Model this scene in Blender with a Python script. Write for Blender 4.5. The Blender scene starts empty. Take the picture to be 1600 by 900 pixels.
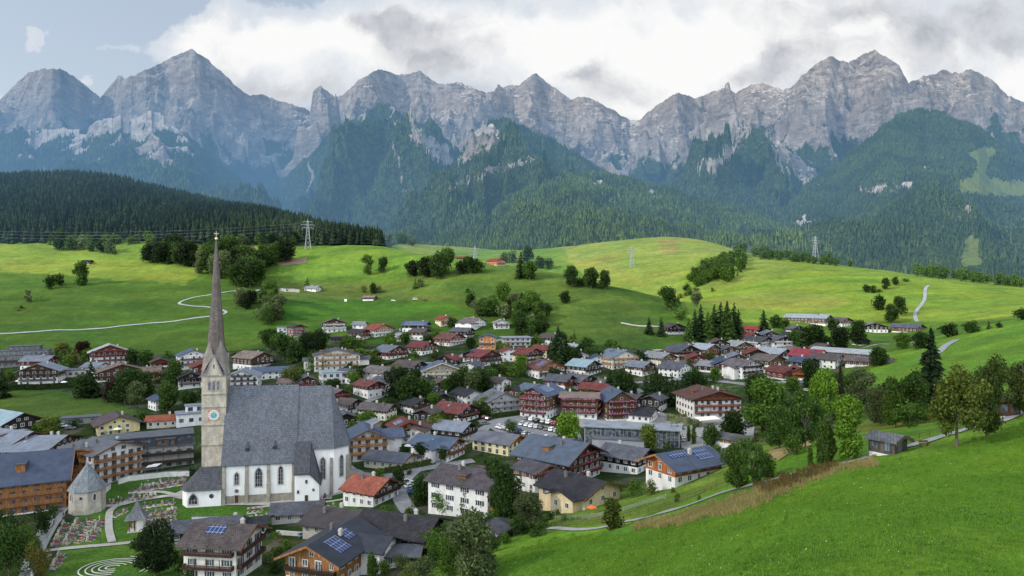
import bpy, bmesh, math, random
import numpy as np
from mathutils import Vector, Matrix
from mathutils.geometry import delaunay_2d_cdt
R = math.radians
scene = bpy.context.scene
COL = scene.collection
random.seed(7); rng = np.random.default_rng(7)
F = 1065.0; CAMZ = 70.0

# ---------------------------------------------------------------- noise
_perm = np.random.default_rng(11).permutation(4096)
def _h(ix, iy, s):
    return _perm[(_perm[(ix + s*131) & 4095] + iy) & 4095]
def pnoise(x, y, s=0):
    x = np.asarray(x, float); y = np.asarray(y, float)
    ix = np.floor(x).astype(np.int64); iy = np.floor(y).astype(np.int64)
    fx = x-ix; fy = y-iy
    def g(i, j, dx, dy):
        a = _h(i, j, s)*(2*math.pi/4096.0)
        return np.cos(a)*dx+np.sin(a)*dy
    u = fx*fx*fx*(fx*(fx*6-15)+10); v = fy*fy*fy*(fy*(fy*6-15)+10)
    a = g(ix, iy, fx, fy); b = g(ix+1, iy, fx-1, fy)
    c = g(ix, iy+1, fx, fy-1); d = g(ix+1, iy+1, fx-1, fy-1)
    return ((a+(b-a)*u)+((c+(d-c)*u)-(a+(b-a)*u))*v)*1.5
def fbm(x, y, o=4, s=0, g=.5):
    t = 0; a = 1
    for i in range(o):
        t = t+a*pnoise(x*2**i, y*2**i, s+i); a *= g
    return t
def ridged(x, y, o=5, s=0, g=.5):
    t = 0; a = 1; w = 1
    for i in range(o):
        n = 1-np.abs(pnoise(x*2.03**i, y*2.03**i, s+i))*1.6
        n = np.clip(n, 0, 1)**2*w
        w = np.clip(n*1.6, 0, 1); t = t+a*n; a *= g
    return t
def sstep(a, b, x):
    t = np.clip((x-a)/(b-a), 0, 1); return t*t*(3-2*t)

# ---------------------------------------------------------------- objects
def tag(o, label=None, cat=None, group=None, kind=None):
    if label: o['label'] = label
    if cat: o['category'] = cat
    if group: o['group'] = group
    if kind: o['kind'] = kind
    return o
def empty(name, loc=(0,0,0), rz=0):
    o = bpy.data.objects.new(name, None); COL.objects.link(o)
    o.location = loc; o.rotation_euler = (0,0,rz); o.empty_display_size = .5
    return o
def link(name, me, parent=None, loc=(0,0,0), rz=0, scale=None):
    o = bpy.data.objects.new(name, me); COL.objects.link(o)
    o.location = loc; o.rotation_euler = (0,0,rz)
    if scale: o.scale = scale
    if parent: o.parent = parent
    return o
class MB:
    def __init__(s): s.v = []; s.f = []; s.m = []
    def poly(s, pts, m=0):
        n = len(s.v); s.v += [tuple(p) for p in pts]; s.f.append(tuple(range(n, n+len(pts)))); s.m.append(m)
    def solid(s, bot, top, m=0):           # prism between two rings of equal length
        n = len(s.v); k = len(bot)
        s.v += [tuple(p) for p in bot]+[tuple(p) for p in top]
        s.f.append(tuple(range(n+k-1, n-1, -1))); s.f.append(tuple(range(n+k, n+2*k))); s.m += [m, m]
        for i in range(k):
            j = (i+1) % k
            s.f.append((n+i, n+j, n+k+j, n+k+i)); s.m.append(m)
    def box(s, x0, x1, y0, y1, z0, z1, m=0):
        s.solid([(x0,y0,z0),(x1,y0,z0),(x1,y1,z0),(x0,y1,z0)], [(x0,y0,z1),(x1,y0,z1),(x1,y1,z1),(x0,y1,z1)], m)
    def ext_y(s, prof, y0, y1, m=0):       # xz profile extruded along y
        s.solid([(x,y0,z) for x,z in prof], [(x,y1,z) for x,z in prof], m)
    def ext_x(s, prof, x0, x1, m=0):
        s.solid([(x0,y,z) for y,z in prof], [(x1,y,z) for y,z in prof], m)
    def tube(s, a, b, r0, r1=None, n=6, m=0):
        a = Vector(a); b = Vector(b); r1 = r0 if r1 is None else r1
        d = (b-a).normalized(); q = d.to_track_quat('Z', 'Y')
        s.solid([a+q@Vector((math.cos(t)*r0, math.sin(t)*r0, 0)) for t in [2*math.pi*i/n for i in range(n)]],
                [b+q@Vector((math.cos(t)*r1, math.sin(t)*r1, 0)) for t in [2*math.pi*i/n for i in range(n)]], m)
    def mesh(s, name, mats, fix=True):
        me = bpy.data.meshes.new(name); me.from_pydata(s.v, [], s.f)
        if not isinstance(mats, (list, tuple)): mats = [mats]
        for m in mats: me.materials.append(m)
        me.polygons.foreach_set('material_index', s.m)
        if fix:
            bm = bmesh.new(); bm.from_mesh(me); bmesh.ops.recalc_face_normals(bm, faces=bm.faces); bm.to_mesh(me); bm.free()
        me.update(); return me
    def build(s, name, mats, parent=None, fix=True, **k):
        return link(name, s.mesh(name, mats, fix), parent, **k)
def np_mesh(name, V, Fc, mat, smooth=False, attrs=None):
    """V (n,3), Fc (m,k) all faces of the same size k"""
    me = bpy.data.meshes.new(name); V = np.ascontiguousarray(V, np.float32); Fc = np.ascontiguousarray(Fc, np.int32)
    m, k = Fc.shape
    me.vertices.add(len(V)); me.vertices.foreach_set('co', V.ravel())
    me.loops.add(m*k); me.loops.foreach_set('vertex_index', Fc.ravel())
    me.polygons.add(m); me.polygons.foreach_set('loop_start', np.arange(0, m*k, k, dtype=np.int32))
    try: me.polygons.foreach_set('loop_total', np.full(m, k, np.int32))
    except Exception: pass
    me.polygons.foreach_set('use_smooth', np.full(m, smooth, bool))
    for nm, val in (attrs or {}).items():
        if val.ndim == 1:
            a = me.attributes.new(nm, 'FLOAT', 'POINT'); a.data.foreach_set('value', val.astype(np.float32))
        else:
            a = me.attributes.new(nm, 'FLOAT_COLOR', 'POINT')
            a.data.foreach_set('color', np.hstack([val, np.ones((len(val),1))]).astype(np.float32).ravel())
    me.materials.append(mat); me.update(calc_edges=True); me.validate()
    return me

# ---------------------------------------------------------------- materials
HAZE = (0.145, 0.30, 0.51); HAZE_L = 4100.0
class NT:
    def __init__(s, name):
        s.mat = bpy.data.materials.new(name); s.mat.use_nodes = True; s.t = s.mat.node_tree; s.t.nodes.clear()
        s.out = s.t.nodes.new('ShaderNodeOutputMaterial')
    def n(s, typ, **k):
        nd = s.t.nodes.new('ShaderNode'+typ)
        for a, b in k.items():
            if a.startswith('i_'):
                key = a[2:]; key = int(key) if key.isdigit() else key.replace('_', ' ')
                s.set(nd.inputs[key], b)
            else: setattr(nd, a, b)
        return nd
    def set(s, sock, b):
        if isinstance(b, bpy.types.NodeSocket): s.t.links.new(b, sock)
        else: sock.default_value = b
    def math(s, op, a, b=None, c=None, clamp=False):
        nd = s.t.nodes.new('ShaderNodeMath'); nd.operation = op; nd.use_clamp = clamp
        for i, x in enumerate((a, b, c)):
            if x is not None: s.set(nd.inputs[i], x)
        return nd.outputs[0]
    def vmath(s, op, a, b=None):
        nd = s.t.nodes.new('ShaderNodeVectorMath'); nd.operation = op
        s.set(nd.inputs[0], a)
        if b is not None: s.set(nd.inputs[1], b)
        return nd.outputs['Value'] if op in ('LENGTH', 'DOT_PRODUCT') else nd.outputs[0]
    def noise(s, vec, scale, detail=3, rough=.5):
        nd = s.n('TexNoise'); s.set(nd.inputs['Vector'], vec); nd.inputs['Scale'].default_value = scale
        nd.inputs['Detail'].default_value = detail; nd.inputs['Roughness'].default_value = rough
        return nd.outputs[0]
    def ramp(s, f, a, b):
        nd = s.n('MapRange'); s.set(nd.inputs[0], f); nd.inputs[1].default_value = a; nd.inputs[2].default_value = b
        nd.interpolation_type = 'SMOOTHSTEP'
        return nd.outputs[0]
    def remap(s, f, a, b, c, d):
        nd = s.n('MapRange'); s.set(nd.inputs[0], f)
        for i, x in enumerate((a, b, c, d)): nd.inputs[1+i].default_value = x
        return nd.outputs[0]
    def mix(s, f, a, b, mode='MIX'):
        nd = s.t.nodes.new('ShaderNodeMix'); nd.data_type = 'RGBA'; nd.blend_type = mode
        s.set(nd.inputs[0], f)
        for i, x in ((6, a), (7, b)):
            if isinstance(x, (tuple, list)) and len(x) == 3: x = (*x, 1)
            s.set(nd.inputs[i], x)
        return nd.outputs[2]
    def scale(s, vec, xyz):
        return s.vmath('MULTIPLY', vec, xyz)
    def bump(s, h, strength=.4, dist=.1):
        nd = s.n('Bump'); s.set(nd.inputs['Height'], h); nd.inputs['Strength'].default_value = strength
        nd.inputs['Distance'].default_value = dist; return nd.outputs[0]
    def surf(s, col, rough=.8, normal=None, spec=.3, metal=0, haze=False, transl=None):
        b = s.n('BsdfPrincipled'); s.set(b.inputs['Base Color'], (*col, 1) if isinstance(col, tuple) and len(col) == 3 else col)
        s.set(b.inputs['Roughness'], rough); b.inputs['Specular IOR Level'].default_value = spec
        b.inputs['Metallic'].default_value = metal
        if normal is not None: s.t.links.new(normal, b.inputs['Normal'])
        sh = b.outputs[0]
        if transl:
            tr = s.n('BsdfTranslucent'); s.set(tr.inputs[0], col)
            mx = s.n('MixShader'); mx.inputs[0].default_value = transl
            s.t.links.new(sh, mx.inputs[1]); s.t.links.new(tr.outputs[0], mx.inputs[2]); sh = mx.outputs[0]
        if haze:       # aerial haze painted into the surface as blue glow, stronger with distance
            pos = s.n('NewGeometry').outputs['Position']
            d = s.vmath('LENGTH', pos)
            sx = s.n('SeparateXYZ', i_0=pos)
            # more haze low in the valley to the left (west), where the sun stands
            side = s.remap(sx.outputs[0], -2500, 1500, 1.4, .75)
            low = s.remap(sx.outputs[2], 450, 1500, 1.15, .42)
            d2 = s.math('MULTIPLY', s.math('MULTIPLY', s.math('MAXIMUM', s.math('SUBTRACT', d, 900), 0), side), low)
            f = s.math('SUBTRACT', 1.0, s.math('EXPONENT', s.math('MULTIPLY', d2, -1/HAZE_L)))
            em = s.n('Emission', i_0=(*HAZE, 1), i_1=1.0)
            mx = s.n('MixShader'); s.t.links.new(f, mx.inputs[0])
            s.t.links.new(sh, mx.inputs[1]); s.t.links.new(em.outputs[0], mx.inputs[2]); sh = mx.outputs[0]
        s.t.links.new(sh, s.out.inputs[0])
        s.mat.cycles.emission_sampling = 'NONE'; return s.mat
    def obj(s): return s.n('TexCoord').outputs['Object']
    def pos(s): return s.n('NewGeometry').outputs['Position']
_mats = {}
def cached(fn):
    def w(*a, **k):
        key = (fn.__name__, a, tuple(sorted(k.items())))
        if key not in _mats: _mats[key] = fn(*a, **k)
        return _mats[key]
    return w
@cached
def plaster(col, dirt=.25):
    t = NT('plaster'); o = t.pos(); sp = t.scale(o, (1,1,.35))
    n = t.noise(sp, .7, 4, .6); n2 = t.noise(o, 6, 3)
    c = t.mix(t.ramp(n, .35, .75), tuple(x*(1-dirt) for x in col), col)
    c = t.mix(t.remap(n2, .3, .7, 0, .25), c, tuple(x*.8 for x in col))
    return t.surf(c, .9, t.bump(n2, .2, .03), .2)
@cached
def timber(col, vert=True):
    t = NT('timber'); o = t.obj()
    w = t.noise(t.scale(o, (5,5,.4) if vert else (.4,.4,6)), 1.0, 4, .65); n = t.noise(t.pos(), .5, 3)
    c = t.mix(t.ramp(w, .35, .68), tuple(x*.45 for x in col), tuple(x*1.3 for x in col))
    c = t.mix(t.remap(n, .3, .7, 0, .5), c, tuple(x*.6 for x in col))
    return t.surf(c, .8, t.bump(w, .5, .04), .25)
@cached
def roofmat(col, kind='tile'):
    col = (col[0]*.70, col[1]*.73, col[2]*.80)
    t = NT('roof_'+kind); o = t.obj(); p = t.pos()
    n = t.noise(p, .35, 5, .65); n2 = t.noise(p, 3.0, 3, .6)
    sx = t.n('SeparateXYZ', i_0=o)
    if kind == 'metal':
        f = t.math('FRACT', t.math('MULTIPLY', sx.outputs[1], 1/.7)); line = t.math('LESS_THAN', f, .14)
        c = t.mix(t.ramp(n, .3, .7), tuple(x*.75 for x in col), tuple(min(1, x*1.12) for x in col))
        c = t.mix(t.math('MULTIPLY', line, .45), c, tuple(x*.4 for x in col))
        return t.surf(c, .55, t.bump(line, .5, .06), .25, .05)
    br = t.n('TexBrick'); vec = t.n('CombineXYZ', i_0=sx.outputs[1], i_1=sx.outputs[0]).outputs[0]
    t.set(br.inputs['Vector'], vec); br.inputs['Scale'].default_value = 1.0
    br.inputs['Brick Width'].default_value = .5; br.inputs['Row Height'].default_value = .42; br.inputs['Mortar Size'].default_value = .035
    br.inputs['Color1'].default_value = (.75,.75,.75,1); br.inputs['Color2'].default_value = (1.2,1.2,1.2,1); br.inputs['Mortar'].default_value = (.35,.35,.35,1)
    c = t.mix(t.ramp(n, .3, .7), tuple(x*.65 for x in col), tuple(min(1, x*1.2) for x in col))
    c = t.mix(1.0, c, br.outputs[0], 'MULTIPLY')
    c = t.mix(t.remap(n2, .35, .75, 0, .5), c, tuple(x*.55 for x in col))
    return t.surf(c, .85, t.bump(t.math('ADD', br.outputs[1], n2), .35, .05), .15)
@cached
def shingle(col):
    """larch shingles of the church roofs: fine courses and weathered patches"""
    t = NT('shingle_roof'); p = t.pos(); sx = t.n('SeparateXYZ', i_0=p)
    h = t.math('ADD', sx.outputs[0], t.math('MULTIPLY', sx.outputs[1], .6))
    vec = t.n('CombineXYZ', i_0=h, i_1=sx.outputs[2]).outputs[0]
    br = t.n('TexBrick'); t.set(br.inputs['Vector'], vec); br.inputs['Scale'].default_value = 1.0
    br.inputs['Brick Width'].default_value = .55; br.inputs['Row Height'].default_value = .6; br.inputs['Mortar Size'].default_value = .05
    br.inputs['Color1'].default_value = (.72,.72,.74,1); br.inputs['Color2'].default_value = (1.22,1.22,1.2,1); br.inputs['Mortar'].default_value = (.62,.62,.62,1)
    n = t.noise(t.scale(p, (1,1,.4)), .22, 5, .7); n2 = t.noise(p, 1.6, 4, .7)
    c = t.mix(t.ramp(n, .3, .72), tuple(x*.86 for x in col), tuple(x*1.12 for x in col))
    c = t.mix(1.0, c, br.outputs[0], 'MULTIPLY')
    c = t.mix(t.remap(n2, .45, .8, 0, .45), c, tuple(x*.55 for x in col))
    return t.surf(c, .8, t.bump(t.math('ADD', n2, br.outputs[1]), .5, .08), .2)
@cached
def stone(col, bw=.9, bh=.45, k=.5):
    t = NT('stone'); p = t.pos(); sx = t.n('SeparateXYZ', i_0=p)
    h = t.math('ADD', sx.outputs[0], sx.outputs[1])
    vec = t.n('CombineXYZ', i_0=h, i_1=sx.outputs[2]).outputs[0]
    br = t.n('TexBrick'); t.set(br.inputs['Vector'], vec); br.inputs['Scale'].default_value = 1.0
    br.inputs['Brick Width'].default_value = bw; br.inputs['Row Height'].default_value = bh; br.inputs['Mortar Size'].default_value = .03
    br.inputs['Color1'].default_value = (.7,.7,.7,1); br.inputs['Color2'].default_value = (1.2,1.2,1.2,1); br.inputs['Mortar'].default_value = (.55,.55,.52,1)
    n = t.noise(t.scale(p, (1,1,.5)), .6, 5, .65)
    c = t.mix(t.ramp(n, .3, .75), tuple(x*.6 for x in col), col)
    c2 = t.mix(1.0, c, br.outputs[0], 'MULTIPLY'); c = t.mix(k, c, c2)
    return t.surf(c, .9, t.bump(t.math('ADD', n, br.outputs[1]), .4, .06), .15)
@cached
def plain(col, rough=.6, spec=.3, metal=0, haze=False, name='paint'):
    t = NT(name); n = t.noise(t.pos(), 2.0, 3)
    c = t.mix(t.remap(n, .3, .7, 0, .35), col, tuple(x*.7 for x in col))
    return t.surf(c, rough, None, spec, metal, haze)
@cached
def glass(col=(.03,.04,.05)):
    t = NT('window_glass'); n = t.noise(t.pos(), .9, 2)
    c = t.mix(t.ramp(n, .42, .62), col, tuple(min(1, x*3.2+.015) for x in col))
    return t.surf(c, .12, None, .6)
@cached
def panelmat():
    t = NT('solar_cells'); o = t.obj(); sx = t.n('SeparateXYZ', i_0=o)
    f1 = t.math('LESS_THAN', t.math('FRACT', t.math('MULTIPLY', sx.outputs[1], 1/1.05)), .08)
    f2 = t.math('LESS_THAN', t.math('FRACT', t.math('MULTIPLY', sx.outputs[0], 1/1.55)), .055)
    c = t.mix(t.math('MAXIMUM', f1, f2), (.018,.035,.12), (.35,.38,.42))
    return t.surf(c, .18, None, .6)
@cached
def flowers(a, b):
    t = NT('flowers'); n = t.noise(t.pos(), 2.2, 2); 
    c = t.mix(t.ramp(n, .42, .56), a, b)
    return t.surf(c, .8)
@cached
def hedge_mat(col):
    t = NT('hedge_leaves'); p = t.pos(); n = t.noise(p, 1.6, 4, .7); n2 = t.noise(p, .3, 2)
    c = t.mix(t.ramp(n, .3, .7), tuple(x*.35 for x in col), tuple(x*1.5 for x in col)); c = t.mix(t.remap(n2, .3, .7, 0, .4), c, tuple(x*.6 for x in col))
    return t.surf(c, .9, t.bump(n, 1, .4), .1)
def leaf_mat():
    t = NT('leaves'); oi = t.n('ObjectInfo'); g = t.n('NewGeometry')
    rnd = g.outputs['Random Per Island']; o = t.obj(); n = t.noise(o, .55, 2)
    c = t.mix(1.0, oi.outputs['Color'], t.mix(rnd, (.42,.47,.36), (1.6,1.62,1.3)), 'MULTIPLY')
    c = t.mix(t.remap(n, .35, .7, 0, .7), c, t.mix(1.0, c, (1.5,1.35,.8), 'MULTIPLY'))
    r2 = t.remap(oi.outputs['Random'], 0, 1, .78, 1.2)
    c = t.mix(1.0, c, t.n('CombineXYZ', i_0=r2, i_1=r2, i_2=r2).outputs[0], 'MULTIPLY')
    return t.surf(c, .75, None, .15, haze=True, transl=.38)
LEAF = leaf_mat()
def bark_mat():
    t = NT('bark'); o = t.obj(); n = t.noise(t.scale(o, (3,3,.6)), 1.5, 4, .7)
    return t.surf(t.mix(n, (.05,.04,.03), (.2,.17,.14)), .9, t.bump(n, .8, .1), .1)
BARK = bark_mat()
# ---------------------------------------------------------------- colours
WHITE=(.74,.74,.72); CREAM=(.66,.60,.44); YELLOW=(.62,.52,.27); OCHRE=(.62,.36,.12); GREYW=(.36,.37,.38); ORANGE=(.55,.22,.06)
DARK=(.035,.026,.02); BROWN=(.085,.045,.025); RED=(.13,.035,.022); HONEY=(.30,.14,.055); MIDB=(.15,.08,.04)
R_GREY=(.13,.135,.15); R_DARK=(.05,.052,.06); R_BLUE=(.085,.115,.17); R_BROWN=(.13,.105,.095); R_RED=(.20,.065,.05); R_ORANGE=(.36,.11,.06)
R_PALE=(.36,.39,.41); R_LIGHT=(.24,.265,.30); R_TURQ=(.30,.40,.42); R_TAN=(.24,.175,.14)
# ================================================================ TERRAIN
# surveyed points of the valley: (bearing as column of the photograph, row, distance)
CP = [(-200,900,170),(0,900,166),(300,905,160),(500,900,163),(600,890,164),(100,780,226),(330,783,225),(500,772,232),(0,720,262),(250,720,262),
(50,650,325),(250,650,325),(50,605,395),(170,580,440),(300,590,420),(0,545,520),(150,545,520),(0,520,560),(200,510,580),(400,540,510),(0,450,700),(150,440,715),(0,410,800),(0,380,890),(150,385,875),
(300,470,650),(300,420,770),(400,400,830),(430,470,640),(480,385,870),(300,385,870),(560,386,850),(640,401,780),(760,413,740),(850,427,700),(950,454,640),(1010,482,600),(1060,522,540),
(680,393,1300),(700,384,1420),(620,388,1250),(930,402,1100),(1000,430,950),(1000,450,880),(1040,470,800),(1100,376,1250),(940,380,1230),(870,402,1150),(1040,374,1300),(1160,397,1050),(1280,409,980),(1400,426,900),(1500,436,860),(1600,443,850),
(1100,440,850),(1200,440,820),(1150,480,700),(1200,490,660),(1300,470,690),(1300,505,600),(1400,515,580),(1420,470,690),(1500,470,680),(1600,462,710),(1500,503,560),
(1480,523,420),(1600,499,420),(1390,549,400),(1500,580,300),(1560,600,260),(1600,600,250),(1400,590,330),(1380,662,235),(1250,662,262),(1300,600,360),(1200,600,370),(1430,550,380),
(900,700,275),(700,700,275),(450,700,275),(1000,720,250),(1100,702,262),(1160,660,310),(800,650,325),(950,650,328),(600,650,325),(450,650,325),(600,600,385),(800,600,385),(1000,600,390),(1150,600,380),
(700,560,450),(500,560,450),(900,560,460),(1050,560,460),(1150,560,460),(1100,540,520),(1200,540,520),(1250,515,580),(500,520,540),(700,520,540),(850,522,540),(600,490,620),(500,470,670),(600,450,720),(700,440,695),(600,420,770),(800,460,650),(900,500,570),(1000,522,535),(770,490,600),
(700,905,122),(860,828,158),(950,828,143),(900,862,118),(1000,900,76),(1000,832,116),(1150,900,54),(1150,800,92),(1130,772,122),(1060,800,122),(1370,716,104),(1250,745,108),(1400,704,107),(1500,682,113),(1600,647,124),(1600,750,76),(1600,900,45),(1350,900,46),(1350,800,67),
(1240,705,140),(1200,705,172),(1150,742,165),(1050,762,178),(1000,802,152),(940,802,168),(850,800,190),(1300,697,132),(1430,668,150),(1400,672,185),(1560,642,170),(1000,762,208),(1060,742,215),(900,800,180),(750,800,195),(650,800,200),
(0,290,1250),(150,288,1260),(300,330,1150),(400,343,1100),(500,367,1020),(600,386,900)]
# hidden or outside the picture: (column, distance, height)
CPZ = [(750,900,78),(640,1000,105),(850,900,70),(560,1050,118),(1280,1300,72),(1600,1200,55),(1100,1550,105),(900,1600,110),(1500,490,37),(1550,600,50),(1450,1050,70),(700,1750,120),(300,1700,200),(0,1800,240),(1300,1750,95),(1600,1700,85),
(-700,170,0),(-700,400,16),(-700,900,135),(-700,1300,270),(-300,700,70),(2300,60,50),(2300,150,49),(2300,400,54),(2300,900,76),(1900,130,50),(1900,500,50),(800,40,42),(0,70,6),(1600,22,52),(-600,30,10),(0,120,0),(400,110,2),(600,110,10),(2300,1500,80),(-700,1900,240),(1200,30,50)]
P = [((px-800)/F, math.log(Y), CAMZ-(py-450)*Y/F) for px, py, Y in CP]+[((px-800)/F, math.log(Y), z) for px, Y, z in CPZ]
P = np.array(P); A2 = P[:, :2]*np.array([1.0, 1.15])
def _k(r2): return .5*r2*np.log(np.maximum(r2, 1e-12))
n_ = len(P); D2 = ((A2[:,None]-A2[None])**2).sum(-1)
K = np.zeros((n_+3, n_+3)); K[:n_,:n_] = _k(D2)+np.eye(n_)*4e-4
Q = np.hstack([np.ones((n_,1)), A2]); K[:n_,n_:] = Q; K[n_:,:n_] = Q.T
Wt = np.linalg.solve(K, np.concatenate([P[:,2], np.zeros(3)]))
def rbf(u, v):
    a = np.stack([u, v*1.15], -1).reshape(-1, 2); out = np.empty(len(a))
    for i in range(0, len(a), 20000):
        b = a[i:i+20000]; d = ((b[:,None]-A2[None])**2).sum(-1)
        out[i:i+20000] = _k(d)@Wt[:n_]+Wt[n_]+b@Wt[n_+1:]
    return out.reshape(np.shape(u))
NU, NV = 860, 640; U0, U1 = -1.35, 1.35; Y0, Y1 = 14.0, 2100.0
US = np.linspace(U0, U1, NU); VS = np.linspace(math.log(Y0), math.log(Y1), NV)
# coarse solve, then smooth refinement
cu = np.linspace(U0, U1, 216); cv = np.linspace(VS[0], VS[-1], 260)
CZ = rbf(*np.meshgrid(cu, cv, indexing='xy'))
def bil(Z, us, vs, u, v):
    fu = np.clip((u-us[0])/(us[1]-us[0]), 0, len(us)-1.001); fv = np.clip((v-vs[0])/(vs[1]-vs[0]), 0, len(vs)-1.001)
    i = fu.astype(int); j = fv.astype(int); a = fu-i; b = fv-j
    return (Z[j,i]*(1-a)+Z[j,i+1]*a)*(1-b)+(Z[j+1,i]*(1-a)+Z[j+1,i+1]*a)*b
UU, VV = np.meshgrid(US, VS, indexing='xy'); YY = np.exp(VV); XX = UU*YY
GZ = bil(CZ, cu, cv, UU, VV)
flat = 1-sstep(.0, 1., np.hypot((XX+70)/260, (YY-260)/190))       # keep the village floor calm
GZ = GZ+fbm(XX/90, YY/90, 3, 5)*1.6*(1-flat)*sstep(60, 500, YY)+fbm(XX/14, YY/14, 2, 9)*.22*(1-flat*.7)
def zat(x, y):
    return float(bil(GZ, US, VS, np.array([x/y]), np.array([math.log(y)]))[0])
def ground(px, py, ymin=16):
    """point of the terrain on the sight line through a pixel of the photograph"""
    u = (px-800)/F; v = np.linspace(math.log(ymin), VS[-1], 5000)
    g = bil(GZ, US, VS, np.full_like(v, u), v); Y = np.exp(v); ray = CAMZ-(py-450)*Y/F
    i = np.argmax(g >= ray)
    if g[i] < ray[i]: i = len(Y)-1
    return Vector((u*Y[i], Y[i], g[i]))
def at_Y(px, Y):
    x = (px-800)/F*Y; return Vector((x, Y, zat(x, Y)))
def project(x, y, z): return 800+F*x/y, 450-F*(z-CAMZ)/y
PXg = 800+F*UU; PYg = 450-F*(GZ-CAMZ)/YY
def inpoly(px, py, poly, soft=0):
    ins = np.zeros(px.shape, bool); n = len(poly)
    for i in range(n):
        x1,y1 = poly[i]; x2,y2 = poly[(i+1) % n]
        if y1 == y2: continue
        c = ((y1 > py) != (y2 > py)) & (px < (x2-x1)*(py-y1)/(y2-y1)+x1); ins ^= c
    return ins
# ---- colours of fields (albedo)
def colr(*c): return np.array(c)
C = np.zeros((NV, NU, 3)); base = colr(.060,.135,.016)
C[:] = base
wpx = PXg+fbm(XX/40, YY/40, 3, 21)*4; wpy = PYg+fbm(XX/40, YY/40, 3, 31)*1.2
def field(poly, col, y0=0, y1=5000, a=1.0):
    m = inpoly(wpx, wpy, poly) & (YY > y0) & (YY < y1)
    C[m] = C[m]*(1-a)+np.array(col)*a
# far bright pastures
field([(-400,370),(420,370),(420,400),(310,430),(300,437),(200,440),(0,420),(-400,420)], (.115,.195,.022), 500, 1000)
field([(0,425),(120,430),(290,445),(310,420),(160,405),(0,402)], (.135,.20,.026), 500, 1000)
field([(430,380),(900,380),(900,430),(620,425),(440,440)], (.085,.18,.022), 500, 1500)
field([(420,440),(760,445),(760,480),(700,470),(430,468)], (.085,.135,.028), 500, 900)
field([(420,468),(700,474),(740,492),(440,500)], (.055,.165,.014), 450, 900)
field([(800,400),(1010,480),(1060,525),(900,545),(840,500),(760,470),(600,455),(620,440)], (.085,.15,.026), 450, 760)
field([(850,340),(1300,340),(1300,500),(1000,500),(900,420)], (.15,.215,.035), 760, 1700)
field([(1060,440),(1100,400),(1180,390),(1700,400),(1700,500),(1080,505)], (.115,.20,.022), 560, 1500)
field([(1100,470),(1190,453),(1290,458),(1330,470),(1300,484),(1150,483)], (.15,.20,.035), 560, 900)
field([(1180,400),(1240,415),(1230,432),(1110,455),(1080,455)], (.14,.20,.034), 600, 1300)
field([(600,370),(760,370),(745,392),(640,400)], (.13,.20,.03), 1000, 1700)
field([(1030,376),(1060,372),(1060,395),(1035,396)], (.17,.175,.05), 900, 1700)
field([(870,405),(960,400),(1010,450),(960,430)], (.17,.215,.04), 760, 1500)
# middle mound and the meadow under the camera
field([(1360,700),(1360,560),(1600,480),(1900,480),(1900,660),(1450,650)], (.085,.20,.018), 200, 470)
field([(1120,700),(1180,780),(1360,720),(1600,640),(1500,640),(1300,660)], (.11,.165,.026), 125, 260)
mead = (YY < 175) & (wpy > 640) & (wpx > 680)
C[mead] = colr(.076,.19,.011)
# village ground: gardens, yards and lanes mixed
vil = (YY > 150) & (YY < 500) & (PYg > 515) & (PXg < 1320) & ~((YY < 175) & (PXg > 680))
vil &= ~inpoly(wpx, wpy, [(-500,622),(-500,600),(140,612),(215,645),(200,660),(0,655),(-500,660)])
vil &= ~inpoly(wpx, wpy, [(-500,540),(0,540),(250,545),(420,545),(455,520),(430,500),(-500,500)])
vn = fbm(XX/9, YY/9, 4, 41)
vg = np.where((vn > .22)[..., None], colr(.085,.09,.075), np.where((vn > .0)[..., None], colr(.032,.068,.014), colr(.024,.055,.012)))
C[vil] = vg[vil]
# churchyard lawn
field([(70,900),(130,780),(190,745),(290,745),(310,780),(500,780),(560,760),(560,800),(280,840),(280,940),(60,940)], (.055,.15,.016), 130, 270)
field([(840,805),(880,795),(1120,715),(1180,690),(1250,690),(1180,740),(1000,815),(860,825)], (.085,.165,.02), 130, 260)
field([(0,615),(145,622),(215,650),(150,662),(0,650)], (.09,.15,.022), 280, 430)
# forest floor of the left hill
field([(-500,370),(0,378),(240,378),(300,400),(400,395),(440,385),(600,392),(640,370),(420,300),(0,240),(-600,240)], (.028,.04,.016), 870, 2200)
# shade over the left and middle fields painted into their colour, then variation
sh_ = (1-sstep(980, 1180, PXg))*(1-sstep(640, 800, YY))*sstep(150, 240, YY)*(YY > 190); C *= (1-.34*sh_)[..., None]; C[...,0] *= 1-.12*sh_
m1 = fbm(XX/60, YY/26, 4, 51); m2 = fbm(XX/11, YY/11, 4, 61)
C *= (1+.22*m1+.13*m2)[..., None]
C[..., 0] *= 1+.16*np.clip(fbm(XX/120, YY/50, 3, 71), -.6, .9)
mb_ = mead*1.0; mn = fbm(XX/7, YY/7, 4, 81); C *= (1+mb_*.17*np.clip(mn, -.7, .8))[..., None]; C[...,0] *= 1+mb_*np.clip(fbm(XX/15, YY/9, 3, 83), 0, .8)*.4
lumC = C@np.array([.25,.65,.1]); C = C*.87+lumC[...,None]*.13*np.array([1.0,.95,.55]); C *= .93; C = np.clip(C, .005, .6)
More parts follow.
